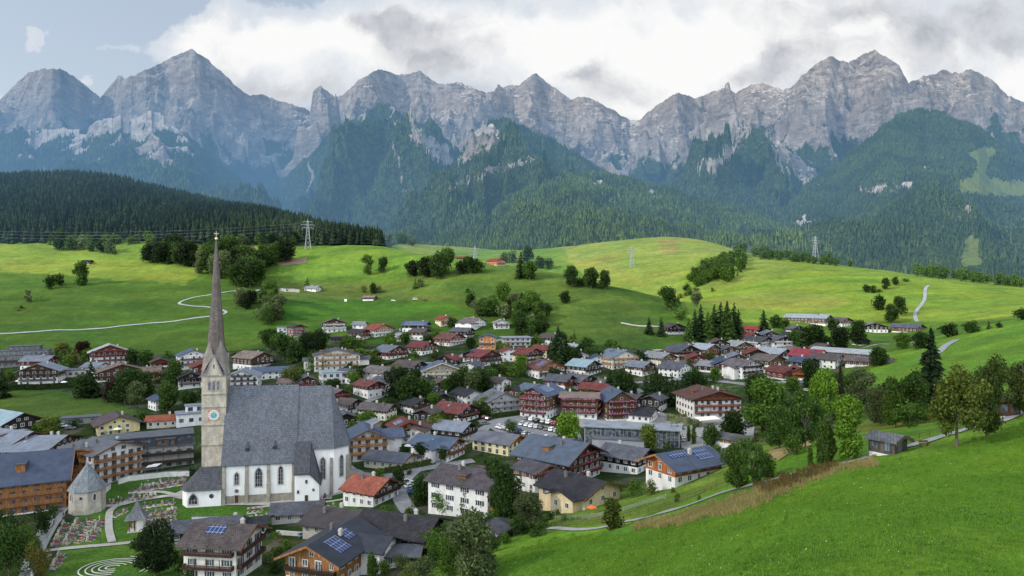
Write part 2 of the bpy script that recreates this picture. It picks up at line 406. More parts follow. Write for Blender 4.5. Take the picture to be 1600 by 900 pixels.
def terrain_mat():
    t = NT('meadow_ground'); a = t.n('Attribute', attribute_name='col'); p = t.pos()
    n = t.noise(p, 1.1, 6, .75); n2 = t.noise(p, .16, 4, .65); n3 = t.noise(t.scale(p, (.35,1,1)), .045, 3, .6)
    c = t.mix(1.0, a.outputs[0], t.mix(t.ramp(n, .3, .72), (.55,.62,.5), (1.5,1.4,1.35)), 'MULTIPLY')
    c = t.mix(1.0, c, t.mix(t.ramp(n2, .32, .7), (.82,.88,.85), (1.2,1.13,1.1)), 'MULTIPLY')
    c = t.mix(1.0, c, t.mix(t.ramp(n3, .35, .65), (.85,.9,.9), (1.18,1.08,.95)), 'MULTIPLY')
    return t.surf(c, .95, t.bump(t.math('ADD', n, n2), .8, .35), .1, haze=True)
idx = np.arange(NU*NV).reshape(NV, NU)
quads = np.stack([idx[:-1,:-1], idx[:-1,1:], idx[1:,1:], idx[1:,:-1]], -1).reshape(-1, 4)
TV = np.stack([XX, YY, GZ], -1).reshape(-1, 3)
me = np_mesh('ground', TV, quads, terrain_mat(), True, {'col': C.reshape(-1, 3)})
tag(link('ground', me), kind='structure')

# ================================================================ MOUNTAINS
def mtn_mat(name, rock=(.285,.25,.222), forest=(.032,.055,.018), meadow=(.13,.17,.045)):
    t = NT(name); p = t.pos(); a = t.n('Attribute', attribute_name='veg').outputs['Fac']; md = t.n('Attribute', attribute_name='mead').outputs['Fac']
    g = t.n('NewGeometry'); nz = t.n('SeparateXYZ', i_0=g.outputs['Normal']).outputs[2]
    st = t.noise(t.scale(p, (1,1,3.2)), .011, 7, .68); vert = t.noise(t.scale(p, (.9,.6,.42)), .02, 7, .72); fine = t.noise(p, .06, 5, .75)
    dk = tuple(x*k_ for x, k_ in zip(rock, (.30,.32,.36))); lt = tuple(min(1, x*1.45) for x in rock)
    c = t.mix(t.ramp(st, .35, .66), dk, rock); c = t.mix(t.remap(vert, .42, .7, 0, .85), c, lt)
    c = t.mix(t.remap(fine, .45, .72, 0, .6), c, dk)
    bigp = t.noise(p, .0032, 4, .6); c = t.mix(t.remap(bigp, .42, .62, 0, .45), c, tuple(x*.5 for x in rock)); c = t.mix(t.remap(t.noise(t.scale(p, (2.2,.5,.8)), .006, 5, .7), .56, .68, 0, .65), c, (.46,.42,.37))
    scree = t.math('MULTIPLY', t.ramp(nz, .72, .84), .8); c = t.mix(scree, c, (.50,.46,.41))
    fo = t.mix(t.ramp(t.noise(p, .05, 5, .8), .35, .68), tuple(x*.45 for x in forest), tuple(x*1.7 for x in forest))
    edge = t.math('ADD', a, t.remap(t.noise(t.scale(p, (1,1,.6)), .02, 6, .75), .3, .7, -.45, .45))
    c = t.mix(t.ramp(edge, .42, .58), c, fo)
    c = t.mix(t.ramp(md, .4, .6), c, meadow)
    b = t.bump(t.math('ADD', t.math('ADD', vert, t.math('MULTIPLY', fine, .5)), st), 1.0, 22)
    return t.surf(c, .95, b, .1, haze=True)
def layer(name, crest, Yc, Yf, zf, veg, nx=700, ny=150, amp=130, wl=520, prof=1.45, jit=350, rough=12, seed=1, mat=None, meadow=None, back=900, sk=.6, poly_rock=(), spurs=(), jf=70, gul=1.0):
    crest = sorted(crest); cx = np.array([c[0] for c in crest], float); cy = np.array([c[1] for c in crest], float)
    px = np.linspace(cx[0], cx[-1], nx); u = (px-800)/F
    py = np.interp(px, cx, cy)
    Ycv = np.interp(px, *zip(*Yc)) if isinstance(Yc, (list, tuple)) else np.full(nx, float(Yc))
    jn = fbm(px/jf, px*0+seed, 3, seed); Yk = Ycv+jit*jn
    zc = CAMZ+(450-py)*Yk/F+(fbm(px/9, px*0+3.3, 4, seed+3, .6))*rough
    tb = np.linspace(0, 1, ny)**.9; nb = 14; tt = np.concatenate([tb, 1+np.linspace(0, 1, nb+1)[1:]])
    T, UU_ = np.meshgrid(tt, u, indexing='ij'); _, ZC = np.meshgrid(tt, zc, indexing='ij'); _, YK = np.meshgrid(tt, Yk, indexing='ij')
    tf = np.minimum(T, 1)
    Yg = Yf+(YK-Yf)*tf+np.maximum(T-1, 0)*back; Xg = UU_*Yg
    pr = np.maximum(tf, 0)**prof
    Z = zf+(ZC-zf)*pr-np.maximum(T-1, 0)*back*.55
    win = np.clip(tf*5, 0, 1)*np.clip((1-tf)*2.6, 0, 1)
    wX = Xg+fbm(Xg/420, Yg/420, 3, seed+50)*170
    big = ridged((wX+Yg*.5*sk)/(wl*2.1), (Yg-wX*.3)/(wl*3.2)+seed, 3, seed+60)-.8
    rd = ridged((wX+Yg*.25*sk)/wl, Yg/(wl*1.9)+seed, 6, seed+10)-.75
    rd2 = ridged((Xg+fbm(Xg/200, Yg/200, 2, seed)*40)/(wl*.28), Yg/(wl*.6)+seed, 4, seed+20)-.7
    Z = Z+win*(big*amp*.9+rd*amp*.6+rd2*amp*.26)+fbm(Xg/40, Yg/40, 3, seed+30)*amp*.05*np.clip(tf*5, 0, 1)*np.clip((1-tf)*12, 0, 1)
    for (ps, drift, sw_, sa_) in spurs:
        pc = ps+drift*(1-tf)**1.1+fbm(tf*5+ps, tf*0, 3, int(ps) % 50)*16; xs_ = (pc-800)/F*Yg; wd_ = sw_*(.35+1.0*(1-tf))
        sh_ = np.clip(1-np.abs(Xg-xs_)/wd_, 0, 1); Z = Z+sa_*np.clip(tf*4, 0, 1)*np.clip((1-tf)*1.6, 0, 1)**1.5*sh_*(.8+.5*rd)
    X2, Y2 = Xg.ravel(), Yg.ravel(); Z2 = Z.ravel()
    PX, PY = 800+F*Xg/Yg, 450-F*(Z-CAMZ)/Yg
    vp = np.array(veg, float)
    tl = np.interp(PX, vp[:,0], vp[:,1])                     # treeline as image row at this bearing
    V = sstep(-26, 26, PY-tl+fbm(Xg/160, Yg/160, 4, seed+40)*34-rd*26)
    for pl in poly_rock: V = np.where(inpoly(PX+fbm(Xg/60,Yg/60,3,5)*10, PY+fbm(Xg/60,Yg/60,3,6)*6, pl), np.minimum(V, .35), V)
    gl_ = ridged((Xg+fbm(Xg/150, Yg/150, 3, seed+71)*60)/(wl*.55), Yg/(wl*5)+seed, 3, seed+70); gs_ = sstep(.95, 1.25, gl_)*sstep(.28, .62, tf)*gul; V = V*(1-gs_*.85)
    M = np.zeros_like(V); MX = np.zeros_like(V)
    for pl in (meadow or ()): M = np.maximum(M, inpoly(PX+fbm(Xg/50,Yg/50,3,7)*3, PY+fbm(Xg/50,Yg/50,3,8)*3, pl)*1.0)
    for pl in (meadow or ()):
        for dy_ in (0, 8, 15): MX = np.maximum(MX, inpoly(PX, PY-dy_, pl)*1.0)
    n0, n1 = Z.shape; ii = np.arange(n0*n1).reshape(n0, n1)
    q = np.stack([ii[:-1,:-1], ii[:-1,1:], ii[1:,1:], ii[1:,:-1]], -1).reshape(-1, 4)
    me = np_mesh(name, np.stack([X2, Y2, Z2], -1), q, mat, True, {'veg': V.ravel(), 'mead': M.ravel()})
    o = link(name, me); tag(o, kind='structure')
    return dict(X=Xg, Y=Yg, Z=Z, V=V, M=np.maximum(M, MX), T=T, PX=PX, PY=PY)
SKY = [(-420,190),(-300,150),(-160,170),(-80,130),(0,158),(20,135),(32,125),(45,113),(65,108),(85,107),(100,110),(113,118),(130,130),(145,143),(157,152),(165,143),(185,119),(197,121),(215,115),(228,108),(240,105),(250,98),(262,92),(272,88),(285,82),(300,76),(312,84),(320,89),(328,97),(345,110),(360,125),(378,143),(388,147),(410,148),(440,158),(465,166),(485,172),(489,142),(500,134),(512,143),(522,151),(535,148),(545,140),(560,125),(575,119),(585,110),(597,107),(605,112),(620,117),(640,115),(655,109),(664,116),(675,126),(692,132),(715,128),(735,135),(760,145),(775,142),(790,135),(800,131),(812,134),(825,120),(838,114),(850,125),(870,140),(892,154),(905,151),(918,151),(945,165),(960,172),(972,182),(985,187),(1000,187),(1012,175),(1025,166),(1040,155),(1060,145),(1072,148),(1085,153),(1100,150),(1110,144),(1125,140),(1138,137),(1150,146),(1165,136),(1180,131),(1195,130),(1212,136),(1225,141),(1240,133),(1252,118),(1265,108),(1280,98),(1290,90),(1300,88),(1310,95),(1325,97),(1340,90),(1352,82),(1367,79),(1378,86),(1390,91),(1405,103),(1412,118),(1420,130),(1432,124),(1445,118),(1460,117),(1475,108),(1485,113),(1500,114),(1515,107),(1528,112),(1545,122),(1556,130),(1567,141),(1576,150),(1600,160),(1700,185),(1850,150),(2000,190)]
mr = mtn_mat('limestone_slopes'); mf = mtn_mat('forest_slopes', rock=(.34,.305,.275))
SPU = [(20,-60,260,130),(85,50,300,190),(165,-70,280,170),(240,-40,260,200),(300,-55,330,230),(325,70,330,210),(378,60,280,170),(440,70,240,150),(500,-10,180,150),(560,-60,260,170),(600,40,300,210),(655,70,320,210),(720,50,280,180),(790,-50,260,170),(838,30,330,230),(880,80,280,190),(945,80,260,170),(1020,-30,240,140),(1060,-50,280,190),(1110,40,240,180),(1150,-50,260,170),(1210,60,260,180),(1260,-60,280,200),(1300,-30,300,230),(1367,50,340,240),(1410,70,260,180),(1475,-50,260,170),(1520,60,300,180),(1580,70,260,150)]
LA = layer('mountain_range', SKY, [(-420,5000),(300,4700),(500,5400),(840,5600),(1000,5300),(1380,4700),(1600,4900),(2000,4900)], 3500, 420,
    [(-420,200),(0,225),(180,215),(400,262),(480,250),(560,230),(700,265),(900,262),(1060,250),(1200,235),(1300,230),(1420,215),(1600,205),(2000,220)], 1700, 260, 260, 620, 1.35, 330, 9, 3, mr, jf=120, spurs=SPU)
LB = layer('forested_slope', [(-420,260),(-200,225),(-60,222),(7,209),(30,199),(44,204),(101,200),(135,202),(152,189),(189,181),(193,192),(209,186),(233,172),(250,176),(270,197),(294,214),(324,236),(344,260),(371,280),(398,300),(440,340)], 3500, 2000, 200, [(-420,200),(440,230)], 500, 110, 110, 480, 1.2, 160, 8, 5, mf, gul=.45)
LC = layer('forested_slope', [(385,345),(420,300),(455,270),(480,245),(505,220),(530,197),(550,189),(570,176),(592,163),(608,163),(631,182),(665,198),(690,212),(705,224),(720,262),(760,300)], 3900, 2300, 210, [(385,150),(760,150)], 420, 150, 150, 420, 1.1, 200, 8, 7, mf, gul=.8, spurs=[(600,-60,300,150),(600,70,300,170),(550,-70,240,130),(665,20,240,120)],
    poly_rock=[[(640,190),(700,230),(712,270),(690,262),(650,225)],[(610,220),(622,240),(645,300),(635,305)]])
LD = layer('forested_slope', [(560,380),(625,350),(645,332),(665,305),(690,278),(705,262),(722,235),(740,207),(765,190),(790,184),(815,197),(840,209),(870,222),(900,240),(930,260),(960,276),(1000,292),(1060,320),(1150,350)], 3000, 1800, 150, [(560,150),(1150,150)], 460, 130, 110, 380, 1.15, 150, 6, 9, mf, gul=.35, spurs=[(790,-90,260,130),(790,100,260,130)],
    poly_rock=[[(735,205),(768,190),(785,212),(765,235),(735,250),(712,262)],[(760,262),(830,245),(835,252),(740,280),(700,302),(690,300)]])
LF = layer('forested_slope', [(930,330),(1000,300),(1060,287),(1087,250),(1110,242),(1128,233),(1155,213),(1175,204),(1192,197),(1212,216),(1235,233),(1249,243),(1276,257),(1290,275),(1330,310),(1380,340)], 3900, 2300, 190, [(930,180),(1380,180)], 460, 140, 150, 380, 1.1, 200, 7, 11, mf, gul=.7, spurs=[(1192,-90,300,160),(1192,80,300,170),(1110,-60,240,110)],
    poly_rock=[[(1195,200),(1225,222),(1262,252),(1290,290),(1275,300),(1240,275),(1215,250)],[(1075,268),(1150,222),(1160,232),(1100,275)]])
SKIM = [[(1511,240),(1530,230),(1552,229),(1558,240),(1545,252),(1541,268),(1548,278),(1610,285),(1660,290),(1660,312),(1560,305),(1500,300),(1499,283),(1520,275),(1527,262),(1524,250)],[(1508,372),(1530,371),(1530,402),(1540,415),(1500,415)]]
LG = layer('forested_slope', [(1130,385),(1170,360),(1200,345),(1230,325),(1260,290),(1300,262),(1330,240),(1360,215),(1385,195),(1400,183),(1420,176),(1440,172),(1465,175),(1490,185),(1510,190),(1530,200),(1545,213),(1560,222),(1580,235),(1600,248),(1700,290),(1850,300),(2000,330)], [(1130,2300),(1300,2900),(1440,3300),(2000,3300)], 1320, 66, [(1130,100),(2000,100)], 620, 150, 70, 420, 1.05, 160, 6, 13, mf, gul=.25, meadow=SKIM,
    poly_rock=[[(1340,290),(1430,286),(1432,300),(1345,302)],[(1240,345),(1260,335),(1275,350),(1245,362)],[(1495,330),(1520,325),(1515,345),(1492,345)]])
LE = layer('forested_hill', [(560,400),(600,385),(640,356),(675,338),(705,322),(740,305),(800,287),(860,276),(930,271),(960,274),(1000,286),(1050,298),(1100,315),(1150,325),(1200,345),(1250,368),(1300,392),(1360,410),(1420,420)], 2250, 1330, 85, [(560,100),(1420,100)], 460, 110, 55, 330, 1.0, 90, 3, 17, mf, gul=.0,
    poly_rock=[[(925,280),(940,278),(942,292),(927,292)],[(1010,298),(1022,298),(1030,312),(1015,312)]])
# ================================================================ FORESTS (uncountable)
def forest_mat(name, lo, hi, tip=(1.5,1.6,1.1)):
    t = NT(name); g = t.n('NewGeometry'); rnd = g.outputs['Random Per Island']; p = t.pos()
    n = t.noise(p, .006, 3, .6); n2 = t.noise(p, .35, 2)
    c = t.mix(rnd, lo, hi); c = t.mix(1.0, c, t.mix(t.ramp(n, .35, .65), (.7,.75,.8), (1.3,1.3,1.1)), 'MULTIPLY')
    c = t.mix(t.remap(n2, .4, .7, 0, .6), c, (lo[0]*.4, lo[1]*.4, lo[2]*.4))
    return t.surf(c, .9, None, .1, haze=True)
def conifer_tmpl(tiers, sides, seed):
    r = random.Random(seed); V = []; Fc = []
    for k in range(tiers):
        z0 = .06+.86*k/tiers*1.0; z1 = min(1.0, z0+(1.0-.06)/tiers*1.75) if k < tiers-1 else 1.0
        rad = .20*(1-k/tiers*.86)
        n = len(V); a0 = r.random()*6
        for i in range(sides):
            a = a0+2*math.pi*i/sides; q = rad*r.uniform(.72, 1.25)
            V.append((math.cos(a)*q, math.sin(a)*q, z0+r.uniform(-.03,.03)))
        V.append((r.uniform(-.01,.01), r.uniform(-.01,.01), z1))
        for i in range(sides): Fc.append((n+i, n+(i+1) % sides, n+sides))
    return np.array(V), np.array(Fc)
def round_tmpl(seed):
    bm = bmesh.new(); bmesh.ops.create_icosphere(bm, subdivisions=1, radius=.5); r = random.Random(seed)
    V = [(v.co.x*.8*r.uniform(.75,1.2), v.co.y*.8*r.uniform(.75,1.2), .55+v.co.z*.9*r.uniform(.8,1.1)) for v in bm.verts]
    Fc = [[v.index for v in f.verts] for f in bm.faces]; bm.free(); return np.array(V), np.array(Fc)
def scatter(name, pts, hs, tmpls, mat, wide=1.0, label=None):
    allV = []; allF = []; off = 0; pts = np.asarray(pts); hs = np.asarray(hs); pick = rng.integers(0, len(tmpls), len(pts))
    for k, (V, Fc) in enumerate(tmpls):
        sel = pick == k; n = sel.sum()
        if not n: continue
        a = rng.random(n)*6.28; ca, sa = np.cos(a), np.sin(a); h = hs[sel]; w = h*wide*rng.uniform(.85, 1.2, n)
        X = (V[None,:,0]*ca[:,None]-V[None,:,1]*sa[:,None])*w[:,None]+pts[sel][:,0:1]
        Y = (V[None,:,0]*sa[:,None]+V[None,:,1]*ca[:,None])*w[:,None]+pts[sel][:,1:2]
        Z = V[None,:,2]*h[:,None]+pts[sel][:,2:3]
        allV.append(np.stack([X,Y,Z], -1).reshape(-1,3))
        allF.append((Fc[None]+(np.arange(n)*len(V))[:,None,None]+off).reshape(-1,3)); off += n*len(V)
    me = np_mesh(name, np.vstack(allV), np.vstack(allF), mat, False)
    o = link(name, me); tag(o, label, None, None, 'stuff'); return o
def scatter_layer(L, n, hmin, hmax, tm, mat, tmin=.02, name='spruce_forest', wide=1.0, pmax=0, label=None):
    X, Y, Z, V, M, T = (L[k] for k in ('X','Y','Z','V','M','T'))
    n0, n1 = X.shape
    area = np.abs((Y[1:,:-1]-Y[:-1,:-1])*(X[:-1,1:]-X[:-1,:-1]))
    ok = (V[:-1,:-1] > .42) & (M[:-1,:-1] < .5) & (T[1:,:-1] <= 1.0) & (T[:-1,:-1] > tmin) & (L['PX'][:-1,:-1] > -90) & (L['PX'][:-1,:-1] < 1690)
    thin = np.where(pnoise(X[:-1,:-1]/130, Y[:-1,:-1]/130, 77) > .36, .15, 1.0)
    w = (area*ok*thin).ravel(); w /= w.sum(); c = rng.choice(len(w), n, p=w); j, i = np.unravel_index(c, area.shape)
    a, b = rng.random(n), rng.random(n)
    def it(G): return (G[j,i]*(1-a)+G[j,i+1]*a)*(1-b)+(G[j+1,i]*(1-a)+G[j+1,i+1]*a)*b
    x, y, z = it(X), it(Y), it(Z)
    h = rng.uniform(hmin, hmax, n)*(.7+.5*rng.random(n))*(1+.25*pnoise(x/90, y/90, 78))
    return scatter(name, np.stack([x,y,z-1.5], -1), h, tm, mat, wide, label)
fm_far = forest_mat('far_spruce', (.018,.036,.015), (.060,.095,.030)); fm_mid = forest_mat('mid_spruce', (.022,.044,.015), (.088,.128,.034)); fm_dark = forest_mat('dark_spruce', (.007,.017,.011), (.026,.044,.019))
c1 = [conifer_tmpl(1, 5, s) for s in range(3)]; c2 = [conifer_tmpl(2, 6, s+9) for s in range(4)]; c4 = [conifer_tmpl(5, 7, s+20) for s in range(6)]
scatter_layer(LE, 42000, 11, 20, c2, fm_mid, label='dense conifer forest covering the nearest hill below the peaks')
scatter_layer(LG, 54000, 11, 21, c2, fm_far, label='hazy conifer forest on the big right hand mountain')
scatter_layer(LD, 24000, 12, 22, c1, fm_far, label='conifer forest on the central spur in the shadow')
scatter_layer(LF, 17000, 12, 21, c1, fm_far, label='conifer forest broken by pale scree below the right peaks')
scatter_layer(LC, 22000, 12, 21, c1, fm_far, label='conifer forest between pale gullies under the middle peaks')
scatter_layer(LB, 20000, 16, 26, c1, fm_far, label='blue hazy conifer forest below the left peak')
# the dark wood on the left hill
def wood(poly, Ya, Yb, n, hmin, hmax, tm, mat, name, label, wide=1.0, x0=-420, x1=640):
    pts = []; hs = []
    while len(pts) < n:
        m = 4000; px = rng.uniform(x0, x1, m); Y = np.sqrt(rng.uniform(Ya**2, Yb**2, m)); u = (px-800)/F
        z = bil(GZ, US, VS, u, np.log(Y)); py = 450-F*(z-CAMZ)/Y
        k = inpoly(px, py, poly)
        for a, b, c_ in zip(u[k]*Y[k], Y[k], z[k]): pts.append((a, b, c_-.4))
    pts = pts[:n]; hs = rng.uniform(hmin, hmax, n)
    return scatter(name, pts, hs, tm, mat, wide, label)
WOOD = [(-500,382),(-20,382),(60,380),(240,376),(330,381),(440,380),(470,377),(500,384),(596,386),(602,384),(560,368),(400,330),(300,318),(160,280),(0,276),(-200,276),(-500,290)]
wood(WOOD, 868, 1330, 11000, 19, 29, c4, fm_dark, 'spruce_forest', 'dark spruce forest covering the ridge of the left hill', .95)

# ================================================================ TREES
def leaf_cloud(lobes, n, size, seed, squash=1.0, droop=0.0):
    r = np.random.default_rng(seed); L = np.array(lobes)  # x,y,z,r
    w = L[:,3]**2; w = w/w.sum(); k = r.choice(len(L), n, p=w)
    d = r.normal(size=(n,3)); d /= np.linalg.norm(d, axis=1)[:,None]
    rad = L[k,3]*(.55+.5*r.random(n)**.6); d2 = d*np.array([1,1,squash])
    c = L[k,:3]+d2*rad[:,None]
    c += r.normal(size=(n,3))*size*.5
    nr = d+r.normal(size=(n,3))*.75; nr /= np.linalg.norm(nr, axis=1)[:,None]
    t = np.cross(nr, r.normal(size=(n,3))); t /= np.linalg.norm(t, axis=1)[:,None]; b = np.cross(nr, t)
    s = size*r.uniform(.55, 1.35, n)[:,None]; s2 = s*r.uniform(.5, .95, n)[:,None]
    V = np.stack([c-t*s*.5, c+b*s2*.5, c+t*s*.55, c-b*s2*.5], 1)
    V[:,2] -= 0; return V.reshape(-1,3), np.arange(n*4).reshape(n,4)
def limbs(mb, base, top, r0, k, seed, spread):
    r = random.Random(seed); a = Vector(base); pts = [a]
    for i in range(1, 5):
        pts.append(Vector((base[0]+r.uniform(-.02,.02), base[1]+r.uniform(-.02,.02), base[2]+(top-base[2])*i/4)))
    for i in range(4): mb.tube(pts[i], pts[i+1], r0*(1-i*.22), r0*(1-(i+1)*.22), 6)
    for i in range(k):
        t = r.uniform(.3, .9); p = pts[0].lerp(pts[4], t); an = i*2.4+r.random(); q = Vector((math.cos(an)*spread*(1.1-t*.6), math.sin(an)*spread*(1.1-t*.6), r.uniform(.12,.28)))
        mb.tube(p, p+q*.55, r0*.42, r0*.25, 5); mb.tube(p+q*.55, p+q+Vector((0,0,.06)), r0*.25, r0*.08, 4)
def decid(seed, kind, n, size):
    r = random.Random(seed); lobes = []
    if kind == 'round':
        for i in range(15):
            z = r.uniform(.2, .86); m = .33*math.sin(math.pi*min(1, max(0, (z-.04)/.94)))**.6; a = r.random()*6.28; q = m*r.uniform(.2, 1)
            lobes.append((math.cos(a)*q, math.sin(a)*q, z, r.uniform(.12, .19)))
        lobes.append((0,0,.55,.22)); lobes.append((0,0,.3,.2))
    elif kind == 'tall':
        for i in range(15):
            z = r.uniform(.15, .9); m = .19*(1-abs(z-.45)*1.2); a = r.random()*6.28; q = m*r.uniform(.2, 1)
            lobes.append((math.cos(a)*q, math.sin(a)*q, z, r.uniform(.09, .15)))
    elif kind == 'airy':
        for i in range(22):
            z = r.uniform(.2, .92); m = .3*math.sin(math.pi*min(1, max(0, (z-.1)/.9)))**.8; a = r.random()*6.28; q = m*r.uniform(.5, 1.1)
            lobes.append((math.cos(a)*q, math.sin(a)*q, z, r.uniform(.08, .13)))
    elif kind == 'bush':
        for i in range(11):
            z = r.uniform(.22, .72); m = .42*(1-(z-.2)*.9); a = r.random()*6.28; q = m*r.uniform(.1, 1)
            lobes.append((math.cos(a)*q, math.sin(a)*q, z, r.uniform(.17, .25)))
    return leaf_cloud(lobes, n, size, seed)
def spruce(seed, n_t=17, nb=11, wide=.2):
    r = random.Random(seed); V = []; Fc = []
    for k in range(n_t):
        z = .08+.9*k/n_t; rad = wide*(1-k/n_t)**.85+.012
        for b in range(max(5, int(nb*(1-.4*k/n_t)))):
            a = r.random()*6.28; L = rad*r.uniform(.65, 1.2); dr = L*r.uniform(.25,.6); w = L*.28+.012; ca, sa = math.cos(a), math.sin(a)
            zz = z+r.uniform(-.025,.025)
            for (l0, l1) in ((.05,.62),(.45,1.0)):
                n = len(V)
                V += [(ca*L*l0, sa*L*l0, zz-dr*l0*.6+.015), (ca*L*(l0+l1)/2-sa*w*.5, sa*L*(l0+l1)/2+ca*w*.5, zz-dr*(l0+l1)/2-.012),
                      (ca*L*l1, sa*L*l1, zz-dr*l1), (ca*L*(l0+l1)/2+sa*w*.5, sa*L*(l0+l1)/2-ca*w*.5, zz-dr*(l0+l1)/2-.012)]
                Fc.append((n, n+1, n+2, n+3))
    n = len(V); V += [(0,.012,.9),(-.01,-.008,.9),(.01,-.008,.9),(0,0,1.0)]; Fc.append((n,n+1,n+3,n+3)); Fc.append((n+1,n+2,n+3,n+3))
    Fc = Fc[:-2]
    return np.array(V), np.array(Fc)
PROTO = {}
def proto(kind, lod):
    if (kind, lod) in PROTO: return PROTO[(kind, lod)]
    out = []
    big = {0: (11000, .037), 1: (3000, .062), 2: (800, .115)}[lod]
    for s in range(4 if lod else 3):
        sd = hash((kind == 'round')*1+(kind == 'tall')*2+(kind == 'airy')*3+(kind == 'bush')*4) % 97+s*13+lod*101
        mb = MB()
        if kind == 'spruce':
            V, Fc = spruce(40+s, *( (34,24,.2) if lod == 0 else (20,14,.22) if lod == 1 else (12,9,.23)))
            mb.tube((0,0,-.04),(0,0,.93), .016, .003, 6)
        elif kind == 'column':
            V, Fc = leaf_cloud([(0,0,.1+.085*i,.085*(1-abs(i-4)*.06)) for i in range(10)], big[0]//2, big[1], sd); mb.tube((0,0,-.04),(0,0,.6), .014, .006, 5)
        else:
            V, Fc = decid(sd, kind, big[0]//(2 if kind in ('airy','bush') else 1), big[1]*(1.1 if kind == 'airy' else 1))
            if kind == 'bush': limbs(mb, (0,0,-.05), .4, .02, 3, sd, .2)
            else: limbs(mb, (0,0,-.05), .78, .024, 9 if kind == 'airy' else 7, sd, .24)
        crown = np_mesh('crown', V, Fc, LEAF); trunk = mb.mesh('trunk', BARK)
        out.append((crown, trunk))
    PROTO[(kind, lod)] = out; return out
# greens (leaf albedo)
T_DARK=(.024,.050,.015); T_MID=(.060,.115,.024); T_LITE=(.095,.18,.025); T_OLIVE=(.085,.115,.028); T_GREY=(.085,.115,.062); T_SPR=(.018,.038,.016); T_RUST=(.085,.078,.028); T_DEEP=(.042,.085,.022)
TREES = []; STUFF = []
NAMES = {'round':'broadleaf_tree','tall':'broadleaf_tree','airy':'broadleaf_tree','bush':'bush','spruce':'spruce_tree','column':'columnar_tree'}
def tree(px, py, hpx, kind='round', tone=T_DARK, wf=1.0, Y=None, group=None, sink=.3, label=None):
    g = at_Y(px, Y) if Y else ground(px, py)
    if kind in ('round','airy'): wf *= 1.22
    s = g.y/F; h = hpx*s; lod = 0 if hpx > 62 else 1 if hpx > 26 else 2
    i = (len(TREES)*7+int(px)) % len(proto(kind, lod)); cr, tr = proto(kind, lod)[i]
    root = empty(NAMES[kind], (g.x, g.y, g.z-sink), random.random()*6.28)
    for nm, m in (('trunk', tr), ('crown', cr)):
        o = link(nm, m, root, scale=(h*wf, h*wf, h)); o.color = (*tone, 1)
    TREES.append(dict(o=root, px=px, py=py, h=hpx, kind=kind, tone=tone, Y=g.y, group=group, label=label, wf=wf)); return root
# ================================================================ BUILDINGS
WINM = {}
def window_mesh(style):
    if style in WINM: return WINM[style]
    fr = MB(); w, h, t = .5, .5, .05     # unit opening 1 x 1, frame ring
    fc, shc = {'white':((.78,.78,.76), None), 'brown':((.12,.06,.03), None), 'green':((.7,.7,.68), (.03,.05,.045)), 'wood':((.30,.17,.08), None), 'dark':((.05,.05,.055), None), 'shut':((.7,.7,.68), (.10,.055,.03))}[style]
    e = .09
    fr.box(-w-e, -w, -.05, .03, -h-e, h+e); fr.box(w, w+e, -.05, .03, -h-e, h+e); fr.box(-w, w, -.05, .03, h, h+e); fr.box(-w, w, -.09, .03, -h-e, -h)
    fr.box(-.035, .035, -.045, .0, -h, h)
    frame = fr.mesh('window', plain(fc, .5, name='window_frame'))
    gl = MB(); gl.box(-w, w, -.02, .01, -h, h); pane = gl.mesh('pane', glass())
    sh = None
    if shc:
        sh = []
        for a_, b_ in ((-w-e-.42, -w-e-.02), (w+e+.02, w+e+.42)): s = MB(); s.box(a_, b_, -.07, -.005, -h, h); sh.append(s.mesh('shutter', plain(shc, .7, name='shutter_paint')))
    WINM[style] = (frame, pane, sh); return WINM[style]
def far_window(style):
    k = ('far', style)
    if k in WINM: return WINM[k]
    fr, _, sh = window_mesh(style); mb = MB(); w = h = .5; e = .09
    mb.box(-w-e, w+e, -.05, .03, -h-e, h+e, 0); mb.box(-w, w, -.065, -.045, -h, h, 1)
    fc = {'white':(.78,.78,.76), 'brown':(.12,.06,.03), 'green':(.7,.7,.68), 'wood':(.30,.17,.08), 'dark':(.05,.05,.055), 'shut':(.7,.7,.68)}[style]
    WINM[k] = mb.mesh('window', [plain(fc, .5, name='window_frame'), glass()]); return WINM[k]
def put_window(root, x, y, z, rz, w, h, style, near):
    if near:
        fr, pane, sh = window_mesh(style)
        o = link('window', fr, root, (x,y,z), rz, (w,1,h)); link('pane', pane, o)
        for s_ in (sh or ()): link('shutter', s_, o)
    else: link('window', far_window(style), root, (x,y,z), rz, (w,1,h))
def pent(w, zb, h, zr, dx=0): return [(-w/2+dx,zb),(w/2-dx,zb),(w/2-dx,h),(0,zr),(-w/2+dx,h)]
def roof_gable(w, d, h, pitch, oe, of, ob, th=.28, name='roof', m=None, root=None, skewtop=0):
    tp = math.tan(pitch); ze = h-oe*tp; zr = h+w/2*tp
    mb = MB(); X = w/2+oe
    mb.ext_y([(-X,ze),(0,zr),(0,zr+th),(-X,ze+th)], -d/2-of, d/2+ob); mb.ext_y([(0,zr),(X,ze),(X,ze+th),(0,zr+th)], -d/2-of, d/2+ob)
    r = mb.build(name, m, root)
    tr = MB()
    for y in (-d/2-of-.06,):
        tr.ext_y([(-X-.05,ze-.22),(0,zr-.22),(0,zr+th+.04),(-X-.05,ze+th+.04)], y, y+.12); tr.ext_y([(0,zr-.22),(X+.05,ze-.22),(X+.05,ze+th+.04),(0,zr+th+.04)], y, y+.12)
    return r, tr, ze, zr
LM = []      # landmarks for describing plants
HOUSES = []
def base_pt(px, py, w, d, rot, Y=None):
    g = at_Y(px, Y) if Y else ground(px, py)
    half = abs(math.cos(rot))*d/2+abs(math.sin(rot))*w/2
    Yc = g.y+half*.9; x = (px-800)/F*(g.y+half*.25)*1.0
    x = (px-800)/F*Yc
    z0 = g.z
    return Vector((x, Yc, z0))
